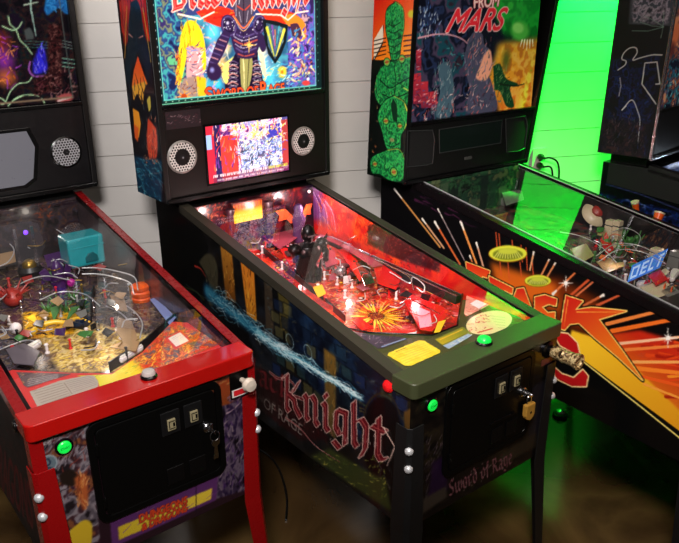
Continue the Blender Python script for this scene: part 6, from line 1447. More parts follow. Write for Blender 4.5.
# launch plate with ball knob
m = MB(); m.box(0.510, 0.566, 0.0085, 0.0121, -0.124, -0.046); pl = m.build('plunger', black_metal, R1, bevel=0.002)
m = MB(); m.lathe([(0.007, 0), (0.007, 0.022), (0.016, 0.026), (0.020, 0.036), (0.016, 0.047), (0, 0.05)], (0.546, 0.0085, -0.074), (0, -1, 0), 20); m.build('plunger_knob', mat('ivory_knob', (190, 176, 160), rough=0.3), pl, smooth=True)
m = MB(); m.box(0.519, 0.556, 0.0075, 0.0086, -0.116, -0.100); m.build('plunger_label', mat('red_label', (190, 30, 36), rough=0.35), pl, bevel=0.0005)
m = MB(); m.box(0.514, 0.561, 0.0079, 0.0086, -0.119, -0.097); m.build('label_border', wall_m, pl)
dot = MATS['red_button']
m = MB(); m.lathe([(0.017, 0), (0.017, 0.004), (0.0135, 0.006), (0.0135, 0.010), (0, 0.0125)], (0.0, 0.09, -0.039), (-1, 0, 0), 20); m.build('flipper_button', black_gloss, R1, smooth=True)
m = MB(); m.lathe([(0.017, 0), (0.017, 0.004), (0.0135, 0.006), (0.0135, 0.010), (0, 0.0125)], (W, 0.09, -0.039), (1, 0, 0), 20); m.build('flipper_button', black_gloss, R1, smooth=True)
# ================================================================== the green and orange machine
P3 = Pose(0.787, -0.276, -0.060, 0.042)
mat('panel_pinball_machine.002', (8, 8, 8), rough=0.4, grain=0.1)
dark_rail = mat('smoked_steel_rail', (52, 44, 48), rough=0.25, metal=0.85)
k3 = machine('pinball_machine', 'black pinball machine with an orange and yellow ATTACK side, second from right', P3, 8.748, dark_rail, steel, leg_black, ext=0.10)
k = k3; R3 = k.root
HK = dict(x0=-0.075, x1=0.617, z0=0.172)
backbox(k, x0=-0.075, x1=0.617, z0=0.172, z1=1.0, split=0.385, kl=0.042, kr=0.16, frame_m=mat('black_head_gloss', (10, 10, 10), rough=0.3))

def m3_side():
    A = Art(k.left, -1.367, 0.086, -0.436, 0.16, 0.003, bg=(9, 8, 10))
    R_ = random.Random(8)
    # orange glow around the saucers and the letters
    A.poly([(476, 274), (560, 278), (600, 300), (600, 340), (520, 310)], (120, 44, 12), 0.9, soft=16); A.poly([(490, 262), (556, 284), (560, 310), (500, 292)], (226, 104, 26), 0.85, soft=12)
    # rising streaks: warm tails with pale heads
    def streak(a, b, w, col, w1=None, head=(236, 226, 214)):
        A.line([a, b], w, col, w1=w if w1 is None else w1); A.line([a, (a[0]+(b[0]-a[0])*0.16, a[1]+(b[1]-a[1])*0.16)], w*1.25, head, w1=w*0.7)
    for a, b, w, c in (((394.6, 189), (440, 247), 8, (196, 132, 70)), ((422.5, 219), (444, 248), 8, (206, 150, 110)), ((435, 222), (460, 264), 9, (206, 96, 50)), ((438, 209), (467, 265), 5, (150, 130, 130)),
                       ((461, 222), (479, 270), 10, (226, 140, 70)), ((476.6, 243), (485, 272), 8, (206, 150, 120)), ((470, 256), (476, 272), 7, (196, 110, 60))): streak(a, b, w, c)
    for x, y0, y1 in ((496, 232, 250), (499, 233, 250), (512, 238, 256), (521, 242, 262), (526, 246, 270), (532, 258, 276), (500, 262, 276), (508, 262, 280), (520, 262, 276)): A.line([(x, y0), (x+1.5, y1)], 4, (206, 80, 40))
    streak((534, 252), (530, 270), 6, (226, 160, 110)); streak((550, 258), (541, 276), 6, (214, 130, 80)); streak((556, 262), (546, 279), 6, (214, 130, 80))
    streak((553, 294), (575, 273), 8, (214, 110, 60), 6); A.line([(570, 296), (589, 279.5)], 8, (200, 80, 44)); A.line([(575, 297), (593, 282)], 6, (214, 110, 70)); streak((603.5, 295), (584, 305.5), 8, (196, 96, 54), 7); A.line([(597, 305.5), (620, 295)], 9, (200, 86, 50), w1=6)
    def star(c, r):
        for q in range(8):
            a = q*math.pi/4; rr = r*(1 if q % 2 == 0 else 0.55); A.line([c, (c[0]+rr*math.cos(a), c[1]+rr*math.sin(a)*1.1)], 5, (250, 244, 236), w1=0.8)
        A.blob(c, 8, 8, (255, 250, 246), edge=0.6)
    # wide bands to the right
    A.grad([(575, 338), (640, 330), (690, 345), (700, 480), (585, 366)], (196, 40, 20), (240, 180, 30), (660, 350), (628, 420), soft=5)
    A.grad([(572, 330), (596, 338), (640, 372), (700, 430), (700, 485), (584, 364), (566, 348)], (250, 196, 40), (226, 150, 26), (590, 345), (670, 440), soft=3)
    A.strokes([(640, 345), (695, 340), (695, 420), (650, 385)], 26, [(226, 70, 24), (160, 26, 14), (250, 150, 40)], (30, 90), (5, 12), 301, ang=0.3, spread=0.15)
    for a, b, w, c in (((607, 324), (655, 312), 12, (236, 130, 60)), ((612, 331), (675, 319), 14, (240, 110, 36)), ((616, 344), (690, 336), 9, (250, 190, 150)), ((622, 350), (690, 345), 10, (240, 130, 60)), ((628, 362), (690, 362), 10, (250, 170, 90)), ((634, 368), (690, 374), 14, (250, 130, 40)), ((640, 376), (690, 388), 10, (240, 90, 30)), ((644, 384), (690, 402), 8, (250, 160, 60))): A.line([a, b], w, c, w1=w*0.8)
    A.poly([(566, 348), (586, 362), (760, 490), (760, 560), (560, 420)], (7, 7, 8)); A.line([(584, 362), (640, 406), (700, 454)], 5, (250, 226, 120))
    star((566, 283), 7); star((668, 338), 9)
    # saucers
    def ell(c, rx, ry): return [(c[0]+rx*math.cos(t), c[1]+ry*math.sin(t)) for t in np.linspace(0, 2*math.pi, 40)[:-1]]
    for c, rx, ry in (((508, 253.8), 19.5, 8.6), ((538, 281), 13.5, 6.2)):
        A.poly(ell((c[0], c[1]-ry*0.55), rx*0.5, ry*0.5), (70, 140, 60)); A.poly(ell(c, rx, ry), (150, 100, 20)); A.poly(ell((c[0], c[1]-0.3), rx*0.96, ry*0.90), (212, 214, 60)); A.poly(ell((c[0], c[1]+0.5), rx*0.78, ry*0.66), (120, 130, 30), soft=1)
        for q in range(-5, 6): A.line([(c[0]+q*rx*0.10, c[1]-ry*0.25+abs(q)*0.1), (c[0]+q*rx*0.14, c[1]+ry*0.55-abs(q)*0.25)], 3, (216, 216, 110))
        A.poly(ell((c[0], c[1]-ry*0.3), rx*0.5, ry*0.34), (190, 196, 60), soft=1)
    # big letters
    ol, hi_, top_, bot = (14, 8, 8), (250, 214, 110), (206, 40, 26), (240, 120, 30)
    def letter(L, pa, pb):
        A.line(L+[L[0]], 15, ol); A.line(L+[L[0]], 7, hi_); A.grad(L, top_, bot, pa, pb)
    letter([(466, 262), (490, 271), (488, 278), (482, 276), (485, 292), (476, 290), (474, 273), (467, 271)], (478, 264), (480, 290))
    letter([(489, 276), (513, 288), (512, 294), (504, 290), (508, 304), (499, 301), (497, 287), (490, 284)], (500, 280), (503, 302))
    letter([(517, 289), (524, 288), (532, 310), (526, 312), (523, 305), (518, 305), (517, 312), (509, 310)], (520, 290), (522, 310))
    letter([(535, 297), (545, 295), (557, 299), (556, 306), (549, 304), (542, 307), (548, 313), (555, 312), (555, 320), (545, 323), (535, 312)], (546, 296), (547, 322))
    letter([(566, 295.6), (583, 301), (575, 310), (592, 307.5), (626.6, 311), (599, 319.4), (622, 350), (642.5, 380), (618, 357), (595, 338), (579, 323), (570, 324), (564.6, 330), (560.7, 328.6)], (580, 297), (612, 350))
    A.line([(577, 312), (620, 312)], 4, (250, 160, 60), w1=1); A.line([(568, 300), (564, 326)], 5, (240, 130, 50), w1=2)
    # second line of letters, mostly hidden
    for q in ([(553, 332), (568, 334), (577, 343), (580, 356), (560, 345)], [(553, 366), (562, 374), (574, 378), (583, 370), (588, 376), (586, 386), (572, 386), (556, 378)]):
        A.line(q+[q[0]], 10, (250, 214, 150)); A.poly(q, (186, 22, 26))
    A.strokes([(400, 182), (470, 210), (470, 226), (404, 196)], 20, [(60, 24, 50), (40, 16, 36)], (30, 70), (3, 8), 302, ang=-0.15, spread=0.1)
    A.gain = 1.25
    A.sheet('side_art', side_m, k.cabinet, hi=lambda a: min(k.g(-a), k.g(HINGE))-0.013)
m3_side()

for xa in (0.026, W-0.030):        # thin bright lip along the inner edge of each rail
    m = MB(); g_ = k.g
    m.hexa([(xa, -0.04, g_(-0.04)+0.0002), (xa+0.004, -0.04, g_(-0.04)+0.0002), (xa+0.004, HINGE, g_(HINGE)+0.0002), (xa, HINGE, g_(HINGE)+0.0002), (xa, -0.04, g_(-0.04)+0.003), (xa+0.004, -0.04, g_(-0.04)+0.003), (xa+0.004, HINGE, g_(HINGE)+0.003), (xa, HINGE, g_(HINGE)+0.003)])
    m.build('rail_lip', wire_m, R3, label='bright steel rail lip')
def m3_headside():
    A = Art(k.headleft, -1.365, -1.143, 0.002, 0.82, 0.0022, bg=(14, 20, 16))
    A.grad([(365, -20), (430, -20), (426, 60), (366, 60)], (206, 36, 20), (240, 160, 30), (390, -10), (410, 56)); A.blob((412, 14), 26, 16, (196, 190, 40), edge=0.4)
    A.poly([(366, 58), (372, 62), (384, 24), (383, 44), (372, 66), (366, 72)], (16, 14, 14)); A.poly([(374, 40), (383, 25), (383.5, 40), (374, 60)], (226, 214, 190))
    for i in range(5): A.line([(374, 41+4*i), (386, 38+4*i)], 4, (30, 24, 20)); A.line([(404, 36+5*i), (418, 34+5*i)], 5, (60, 30, 20))
    A.poly([(366, 72), (430, 66), (426, 200), (366, 190)], (9, 14, 12))
    A.mottle([(404, 66), (430, 64), (426, 180), (402, 182)], [(8, 12, 12), (20, 40, 30), (40, 30, 24), (14, 24, 22)], 20, 310, soft=4)
    # tangle of glossy green tubes and domes with ochre discs (plain shapes)
    dk, md, lt, yl = (6, 30, 18), (22, 122, 58), (60, 190, 86), (206, 204, 70)
    def lump(L, c=md, seed=1, n=70, hl=0.6):
        L = spline(L+[L[0]], 6); A.line(L, 7, dk); A.poly(L, c)
        A.mottle(L, [(8, 70, 36), c, lt, (24, 150, 76), (14, 96, 50)], 13, 310+seed, alpha=0.75, soft=1.5)
        A.strokes(L, n, [lt, dk, (110, 210, 100), (16, 84, 44), (40, 160, 80)], (6, 18), (1.5, 3), 320+seed, ang=1.4, spread=0.8)
        m = len(L); q = L[:m//3]; A.line(q, 3.5, yl, w1=1.5, alpha=hl)
    lump([(396, 2), (403, 9), (404, 26), (401, 44), (399, 58), (392, 60), (389, 44), (386, 28), (387, 10)], seed=1)
    for y in range(22, 58, 7): A.line(spline([(388, y+2), (394, y+4), (401, y)]), 3, dk)
    lump([(398, 60), (412, 58), (417, 70), (416, 90), (408, 104), (394, 106), (380, 104), (375, 92), (378, 74), (386, 64)], seed=2, n=110)
    for q in ([(380, 80), (390, 88), (398, 84), (412, 76)], [(382, 94), (394, 98), (410, 92)], [(394, 66), (396, 80), (394, 98)]): A.line(spline(q), 4, dk)
    A.line(spline([(404, 88), (412, 92), (418, 91)]), 6, (150, 200, 80), w1=3)
    lump([(394, 96), (404, 102), (408, 114), (406, 126), (401, 136), (400, 150), (392, 152), (386, 146), (382, 130), (378, 116), (384, 102)], (26, 134, 64), 3, 90)
    A.poly(spline([(393, 98), (397, 106), (397, 122), (393, 118), (391, 106)]), (10, 44, 26), soft=1.5); A.line(spline([(405, 104), (408, 116), (405, 128)]), 4.5, yl, w1=2)
    lump([(388, 150), (400, 150), (405, 164), (402, 180), (390, 180), (380, 174), (372, 172), (372, 158)], (26, 130, 60), 4, 80)
    for c, rx in (((387, 62), 17), ((402, 59), 16), ((386, 121), 15), ((400, 126), 13), ((375, 164), 14), ((394, 172), 19)):
        A.blob(c, rx*1.25, rx*1.0, dk, edge=0.1); A.blob(c, rx*1.05, rx*0.85, (90, 176, 70), edge=0.1); A.blob(c, rx*0.75, rx*0.55, (170, 130, 60), edge=0.2); A.line([(c[0]-2, c[1]+0.3), (c[0]+2, c[1]-0.3)], 4, (130, 54, 30))
    A.blob((392, 140), 16, 9, (120, 130, 80), edge=0.3); A.line(spline([(387, 145), (393, 147), (399, 143)]), 3.5, dk)
    A.strokes([(371, 84), (379, 82), (380, 150), (371, 152)], 14, [(150, 90, 50), (200, 170, 110), (30, 60, 30)], (6, 14), (2, 4), 330)
    A.sheet('head_side_art', side_m, k.box)
m3_headside()

def m3_backglass():
    A = Art(k.glassart, -0.05, 0.72, 0.395, 0.99, 0.003, bg=(16, 20, 30))
    A.mottle([(408, -40), (470, -40), (470, 126), (404, 126)], [(10, 12, 22), (30, 40, 66), (16, 20, 34), (60, 50, 70), (20, 60, 70), (40, 30, 40)], 90, 321, gain=1.3)
    A.poly([(470, -50), (580, -50), (560, 40), (505, 34), (490, 6)], (20, 130, 40), soft=10); A.mottle([(480, -50), (580, -50), (560, 40), (505, 40)], [(10, 80, 24), (30, 170, 50), (16, 110, 36), (60, 190, 60)], 90, 322, alpha=0.5, soft=10, gain=1.6)
    A.grad([(500, 44), (560, 36), (536, 112), (500, 112), (486, 80)], (196, 150, 40), (236, 120, 30), (520, 46), (520, 110), soft=12); A.mottle([(496, 44), (552, 40), (534, 112), (500, 112)], [(160, 70, 20), (226, 160, 40), (240, 200, 90), (200, 100, 30), (110, 110, 30)], 60, 323, alpha=0.5, soft=12, gain=1.6)
    A.blob((506, 60), 36, 60, (60, 90, 30), 0.8, edge=0.8)
    # saucer of light at right
    A.blob((520, 31), 66, 44, (70, 170, 60), edge=0.4, rot=-0.2); A.blob((518, 28), 40, 24, (120, 200, 90), edge=0.4, rot=-0.2)
    for q in range(5): A.line([(522+q*2.6, 40), (520+q*3.2, 50-abs(q-2)*1.5)], 7, (236, 240, 190), w1=2)
    # red towers at left
    for x, y, w, h in ((413, 74, 8, 30), (421, 82, 7, 26), (428, 92, 9, 16), (416, 50, 5, 20)): A.grad([(x, y), (x+w, y-1), (x+w, y+h), (x, y+h)], (170, 40, 50), (110, 30, 50), (x, y), (x, y+h)); A.strokes([(x, y), (x+w, y-1), (x+w, y+h), (x, y+h)], 18, [(230, 90, 90), (70, 20, 40), (220, 190, 200), (60, 60, 110)], (6, 14), (2, 4), 324+x, ang=0.1, spread=0.2)
    A.strokes([(420, 4), (438, 2), (440, 36), (420, 40)], 50, [(60, 90, 150), (120, 150, 190), (30, 40, 70), (190, 200, 210)], (8, 22), (3, 6), 330, ang=1.4, spread=0.5); A.strokes([(438, 40), (470, 44), (470, 70), (440, 70)], 40, [(40, 44, 70), (90, 60, 70), (20, 24, 40), (60, 130, 130)], (8, 26), (3, 6), 331)
    A.line(spline([(418, 38), (440, 34), (460, 38), (474, 50)]), 6, (196, 140, 150), w1=3)
    # figures: a pale one in the middle, shaded ones either side (plain silhouettes)
    A.poly(spline([(468, 40), (474, 32), (482, 34), (484, 44), (490, 52), (488, 72), (492, 84), (496, 110), (466, 112), (470, 92), (466, 74), (464, 58)]), (66, 66, 84)); A.poly(spline([(484, 54), (490, 50), (492, 66), (486, 80), (476, 78), (480, 66)]), (220, 150, 120), soft=2)
    A.strokes([(464, 36), (492, 40), (496, 110), (466, 112)], 140, [(120, 110, 130), (210, 150, 130), (40, 44, 60), (150, 130, 140), (30, 70, 70), (190, 90, 80)], (8, 26), (2, 5), 332, ang=1.2, spread=0.8)
    A.poly(spline([(438, 66), (446, 62), (452, 74), (454, 96), (450, 116), (436, 116), (440, 92)]), (60, 84, 96)); A.strokes([(436, 62), (454, 64), (454, 116), (430, 116)], 90, [(130, 150, 150), (40, 60, 70), (180, 150, 150), (80, 110, 110)], (8, 24), (2, 4), 333, ang=1.3, spread=0.6)
    A.poly(spline([(493, 66), (500, 64), (506, 78), (518, 84), (510, 88), (514, 106), (506, 106), (500, 92), (494, 90)]), (20, 60, 30)); A.strokes([(492, 64), (508, 68), (512, 106), (496, 104)], 60, [(60, 120, 60), (20, 40, 24), (110, 150, 80)], (8, 24), (2, 4), 334, ang=1.2, spread=0.8)
    A.line(spline([(500, 84), (514, 86), (524, 84)]), 8, (20, 40, 20), w1=4); A.strokes([(414, 96), (500, 92), (500, 114), (412, 120)], 110, [(210, 90, 80), (60, 70, 90), (220, 190, 180), (40, 30, 40), (90, 40, 50)], (8, 22), (2, 5), 335)
    # title
    A.word('FROM', [(474, -3), (500, -6), (498, 6), (474, 8)], (230, 190, 180), edge=(120, 20, 30), edge_mm=3, fat=1.5)
    A.word('ATTACK', [(450, -34), (520, -38), (514, -10), (450, -6)], (210, 40, 44), edge=(240, 210, 200), edge_mm=3, fat=2)
    A.word('MARS', [(454, 9), (506, 8), (503, 30), (449, 32)], (206, 40, 50), edge=(236, 200, 190), edge_mm=3.5, fat=2.5, slant=0.12); A.strokes([(452, 10), (505, 8), (502, 28), (450, 30)], 16, [(240, 130, 130), (150, 20, 40)], (8, 18), (2, 3), 336)
    A.sheet('backglass', art_mat('dim_translite_green', rough=0.12, emit=0.34), k.box, alo=-0.045, ahi=0.63, label='dim backglass with red MARS title')
    # dark speaker panel with three windows
    s = k.panel
    def window(L, name, m, label=None, lift=0.003):
        P = s.pts(L); o = MB().prism(P, lambda p, q, d: (p, s.O[1]-d, q), 0.0005, lift).build(name, m, k.speaker, bevel=0.002, label=label)
        e = MB(); Q = [(p, s.O[1]-lift-0.0005, q) for p, q in P]; e.tube(Q+[Q[0]], 0.0022, 6); e.build('window_rim', mat('dark_rim', (40, 42, 42), rough=0.3), o, smooth=True); return o
    window([(438.5, 129.5), (501.5, 120), (500, 143), (439, 153)], 'display_screen', mat('smoked_screen', (14, 24, 20), rough=0.15))
    window([(407, 131), (432, 130), (434, 140), (432, 163), (426, 165), (406, 167)], 'speaker_grille', grille_dark); window([(505, 119), (525, 116), (527, 126), (524, 148), (518, 151), (506, 152)], 'speaker_grille', grille_dark)
    b = MB(); c = s.px(468, 158); b.box(c[0]-0.02, c[0]+0.02, s.O[1]-0.002, s.O[1]+0.001, c[1]-0.006, c[1]+0.006); b.build('panel_badge', mat('grey_badge', (60, 60, 58), rough=0.3), k.speaker, bevel=0.001)
m3_backglass()

def m3_inside():
    g = k.g
    A = Art(k.field, 0.034, W-0.034, 0.06, 1.13, 0.003, bg=(60, 52, 48))
    A.mottle([(400, 170), (520, 160), (760, 300), (760, 420), (640, 330)], [(30, 24, 26), (80, 60, 56), (44, 70, 50), (110, 84, 76), (60, 40, 60), (130, 60, 50)], 34, 341)
    A.strokes([(600, 240), (700, 240), (720, 360), (620, 290)], 240, [(170, 120, 110), (210, 170, 150), (90, 60, 60), (60, 110, 70), (196, 80, 50), (50, 44, 50)], (8, 26), (2, 5), 342)
    A.strokes([(640, 275), (690, 285), (690, 320), (640, 300)], 60, [(226, 140, 60), (200, 70, 40), (220, 200, 170)], (8, 26), (3, 6), 343, ang=1.2, spread=0.6)
    pf = A.sheet('playfield', art_mat('playfield_print', rough=0.25, coat=0.4), R3, label='dim brown and green printed playfield'); k.pf = pf
    s = Surf(P3, (W-0.033, 0, 0), (0, -1, 0), (0, 0, 1)); B = Art(s, -1.13, -0.066, -0.06, 0.17, 0.006, bg=(22, 20, 22)); B.noise((40, 34, 36), 40, 344); B.sheet('inner_side_art', side_m, R3, lo=lambda a: -0.058+0.06*(-a), hi=lambda a: g(-a)-0.011)
    s2 = Surf(P3, (0.033, 0, 0), (0, 1, 0), (0, 0, 1)); B = Art(s2, 0.066, 1.13, -0.06, 0.17, 0.006, bg=(22, 20, 22)); B.noise((40, 34, 36), 40, 345); B.sheet('inner_side_art', side_m, R3, lo=lambda a: -0.058+0.06*a, hi=lambda a: g(a)-0.011)
    s = Surf(P3, (0, 1.13, 0), (1, 0, 0), (0, 0, 1)); C = Art(s, 0.034, W-0.034, 0.005, 0.168, 0.003, bg=(20, 40, 30)); C.mottle([(400, 150), (540, 140), (540, 230), (400, 230)], [(14, 30, 22), (40, 80, 50), (20, 44, 34), (80, 90, 60)], 30, 346)
    for i in range(9): C.raw = True; x = 0.05+i*0.056; C.poly([(x, 0.005), (x+0.04, 0.005), (x+0.04, 0.06+0.03*(i*7 % 4)), (x, 0.06+0.03*(i*7 % 4))], [(30, 60, 44), (60, 84, 60), (24, 40, 34)][i % 3]); C.raw = False
    C.sheet('backboard', side_m, R3)
    cream = mat('cream_plastic', (196, 180, 150), rough=0.35); redp = mat('red_plastic_sheet', (206, 26, 26), rough=0.25, coat=0.4); orange = mat('orange_plastic', (220, 84, 24), rough=0.3); wht = mat('white_nylon', (226, 214, 214), rough=0.35)
    green = mat('green_plastic', (56, 110, 50), rough=0.45); blue = mat('blue_plastic', (60, 120, 210), rough=0.25, emit=0.25, emit_col=(70, 140, 255)); grey = mat('grey_plastic', (110, 108, 104), rough=0.4); tan = mat('tan_plastic', (150, 120, 84), rough=0.4); dkw = mat('lane_wood', (30, 16, 18), rough=0.4)
    # pale domed saucer with a red centre, tipped towards the player
    p = F(k, 595, 222, 0.02); t = Vector((-0.35, -0.62, 0.75)).normalized()
    q = MB(); q.lathe([(0.02, -0.012), (0.05, -0.004), (0.056, 0.004), (0.05, 0.012), (0.034, 0.022), (0.024, 0.024), (0, 0.024)], (p[0], p[1], p[2]+0.03), t, 28); sc = q.build('saucer_toy', cream, pf, smooth=True, label='cream domed saucer toy')
    q = MB(); q.lathe([(0.025, 0.0235), (0.024, 0.032), (0.014, 0.04), (0, 0.042)], (p[0], p[1], p[2]+0.03), t, 20); q.build('saucer_dome', mat('dark_red_plastic', (150, 40, 34), rough=0.4), sc, smooth=True)
    q = MB(); zb = k.field.O[2]+0.06*p[1]; q.cyl((p[0], p[1], zb+0.0005), (p[0], p[1], p[2]+0.022), 0.006, seg=8); q.build('saucer_stand', steel, sc, smooth=True)
    # cones (orange and cream), cream towers
    for (u, v, r, h, tilt) in ((639, 226, 0.014, 0.10, -0.35), (650, 240, 0.018, 0.10, 0.55)):
        p = F(k, u, v, 0.02); q = MB(); t = Vector((tilt, 0.1, 1)).normalized(); b = Vector(p); q.lathe([(0.003, 0), (r*0.55, h*0.5), (r, h), (0, h)], b, t, 14); o = q.build('cone_light', orange, pf, smooth=True)
        q = MB(); q.lathe([(r*1.05, h), (r*1.1, h+0.006), (0, h+0.007)], b, t, 14); q.build('cone_rim', cream, o, smooth=True)
        q = MB(); q.cyl((p[0], p[1], k.field.O[2]+0.06*p[1]+0.0005), (p[0], p[1], p[2]+0.003), 0.004, seg=8); q.build('cone_stand', steel, o, smooth=True)
    for u, v, w, h in ((609, 238, 0.018, 0.07), (616, 240, 0.016, 0.075), (655, 262, 0.02, 0.05), (675, 268, 0.022, 0.06), (684, 262, 0.02, 0.05)):
        p = F(k, u, v, 0.0); q = MB(); q.hexa([(p[0]-w, p[1]-w, p[2]+0.001), (p[0]+w, p[1]-w, p[2]+0.001), (p[0]+w, p[1]+w, p[2]+0.001), (p[0]-w, p[1]+w, p[2]+0.001), (p[0]-w*.8, p[1]-w*.8, p[2]+h), (p[0]+w*.8, p[1]-w*.8, p[2]+h), (p[0]+w*.8, p[1]+w*.8, p[2]+h), (p[0]-w*.8, p[1]+w*.8, p[2]+h)])
        tw = q.build('tower_toy', cream if u < 660 else grey, pf, bevel=0.002)
        q = MB(); 
        for i in range(3): q.box(p[0]-w*.86, p[0]+w*.86, p[1]-w*.86-0.0006, p[1]+w*.86, p[2]+h*(0.25+0.22*i), p[2]+h*(0.32+0.22*i))
        q.build('window_band', mat('tower_glass', (50, 56, 60), rough=0.2), tw)
    # slanted blue sign with pale letters
    s = k.field.lift(0.055); L = [(627, 283), (632, 266), (668, 249), (660, 268)]; P = s.pts(L)
    sg = MB().prism(P, lambda a, b, d: s.at(a, b, d), 0, 0.003).build('blue_sign', blue, pf, bevel=0.001, label='slanted blue plastic with pale bars')
    q = MB()
    def sq(a, b): return [(L[0][0]*(1-a)+L[3][0]*a)*(1-b)+(L[1][0]*(1-a)+L[2][0]*a)*b, (L[0][1]*(1-a)+L[3][1]*a)*(1-b)+(L[1][1]*(1-a)+L[2][1]*a)*b]
    s4 = k.field.lift(0.0585)
    for a0, a1, b0, b1 in ((.05,.10,.15,.85), (.22,.27,.15,.85), (.05,.27,.15,.28), (.05,.27,.72,.85), (.34,.39,.15,.85), (.34,.52,.15,.27), (.34,.50,.44,.56), (.34,.52,.73,.85), (.58,.63,.15,.85), (.58,.74,.15,.28), (.79,.95,.73,.85), (.85,.90,.15,.8)):
        q.prism(s4.pts([sq(a0, b0), sq(a1, b0), sq(a1, b1), sq(a0, b1)]), lambda a, b, d: s4.at(a, b, d), 0, 0.001)
    q.build('pale_lettering', mat('pale_blue_letters', (190, 214, 250), rough=0.3, emit=0.25, emit_col=(190, 220, 255)), sg)
    for u, v in ((634, 280), (656, 262)):
        p = F(k, u, v, 0.055); zb = k.field.O[2]+0.06*p[1]; q = MB(); q.cyl((p[0], p[1], zb+0.0005), (p[0], p[1], p[2]+0.001), 0.004, seg=8); q.build('sign_post', steel, sg, smooth=True)
    for u, v, m in ((622, 240, green), (628, 248, green), (606, 250, green), (618, 256, green), (636, 246, green)):
        p = F(k, u, v, 0.0); q = MB()
        for i in range(5): a = i*1.26+u; q.cyl((p[0], p[1], p[2]+0.002), (p[0]+0.024*math.cos(a), p[1]+0.024*math.sin(a), p[2]+0.03+0.006*i), 0.006, 0.0015, 6)
        q.ball((p[0], p[1], p[2]+0.03), 0.012, seg=10, rings=6); q.build('green_creature', m, pf, smooth=True)
    for L, m, h in (([(596, 262), (612, 258), (622, 268), (606, 274)], tan, 0.03), ([(640, 288), (664, 280), (676, 292), (654, 300)], cream, 0.03), ([(648, 276), (660, 270), (668, 280), (656, 286)], redp, 0.04), ([(660, 292), (672, 286), (690, 300), (680, 308)], grey, 0.03), ([(500, 188), (520, 182), (524, 200), (506, 206)], grey, 0.05), ([(450, 180), (480, 176), (486, 190), (456, 196)], green, 0.04), ([(600, 240), (606, 232), (614, 250), (606, 256)], redp, 0.03), ([(570, 250), (586, 244), (594, 256), (580, 264)], tan, 0.03)): plastic(k, pf, L, m, h)
    for u, v in ((604, 262), (616, 266), (626, 274), (640, 284), (650, 292), (664, 298), (590, 252), (580, 246), (646, 256), (668, 278), (602, 246), (632, 258), (660, 284)): post(k, pf, u, v, (wht, redp, steel)[(u+v) % 3])
    for u, v in ((657, 288), (664, 291), (671, 294)): target(k, pf, u, v, orange, w=0.02, h=0.045, ang=0.4)
    for L, h in (([(612, 232), (626, 228), (640, 236), (636, 250)], 0.05), ([(596, 256), (616, 244), (640, 246), (664, 258)], 0.06), ([(598, 262), (618, 250), (642, 252), (666, 264)], 0.06), ([(560, 232), (580, 236), (600, 246), (616, 262)], 0.04), ([(640, 300), (660, 290), (690, 300)], 0.03)): wire(k, pf, L, wire_m, h)
    p = F(k, 507, 200, 0.02); q = MB(); q.lathe([(0.028, 0), (0.032, 0.01), (0.03, 0.03), (0.015, 0.038), (0, 0.038)], (p[0], p[1], k.field.O[2]+0.06*p[1]+0.0005), (0, 0, 1), 20); q.build('pop_bumper', grey, pf, smooth=True)
    fw = mat('white_flipper', (226, 220, 210), rough=0.3); fr = mat('flipper_rubber', (230, 220, 220), rough=0.6)
    flipper(k, pf, 0.185, 0.288, -0.42, fw, fr); flipper(k, pf, 0.372, 0.288, math.pi+0.42, fw, fr)
    rc = random.Random(31)
    for i in range(60):
        u = rc.uniform(590, 680); v = 235+(u-590)*0.55+rc.uniform(-14, 16); c0 = rc.random()
        if c0 < 0.35: a = rc.uniform(0, 6.3); r_ = rc.uniform(5, 12); wire(k, pf, [(u, v), (u+r_*math.cos(a), v+0.6*r_*math.sin(a)), (u+r_*1.6*math.cos(a+0.5), v+0.9*r_*math.sin(a+0.5))], rc.choice([wire_m, dkw, orange]), rc.uniform(0.02, 0.06), 0.0015)
        elif c0 < 0.65: post(k, pf, u, v, rc.choice([wht, wire_m, redp, dkw, green]), rc.uniform(0.016, 0.04), 0.004)
        else: a = rc.uniform(0, 6.3); plastic(k, pf, [(u+rc.uniform(3, 7)*math.cos(a+j*1.57), v+rc.uniform(2, 4)*math.sin(a+j*1.57)) for j in range(4)], rc.choice([tan, redp, green, dkw, cream, orange]), rc.uniform(0.012, 0.04), 0.002)
    s = k.apron; MB().prism([(0.034, 0.058), (W-0.034, 0.058), (W-0.034, 0.25), (0.50, 0.25), (0.42, 0.2), (0.15, 0.2), (0.05, 0.26), (0.034, 0.26)], lambda a, b, d: s.at(a, b, d), -0.022, 0.0).build('apron', mat('dark_apron', (40, 36, 34), rough=0.35), R3, bevel=0.001)
    for x, y, p in ((0.12, 0.95, 0.05), (0.35, 0.65, 0.12), (0.2, 0.4, 0.12), (0.45, 0.35, 0.10)): point('playfield_bulb_light', P3.world((x, y, g(y)-0.03)), p, (1.0, 0.86, 0.78), 0.012)
m3_inside()
for x, d in ((0.0, -1), (W, 1)):
    m = MB(); m.lathe([(0.017, 0), (0.017, 0.004), (0.0135, 0.006), (0.0135, 0.010), (0, 0.0125)], (x, -0.01, -0.055), (d, 0, 0), 20); m.build('flipper_button', black_gloss, R3, smooth=True)
m = MB(); m.lathe([(0.026, 0), (0.026, 0.004), (0.009, 0.008), (0.006, 0.05), (0.016, 0.055), (0.016, 0.068), (0, 0.07)], (0.545, -0.088, -0.078), (0, -1, 0), 20); m.build('plunger', steel, R3, smooth=True)

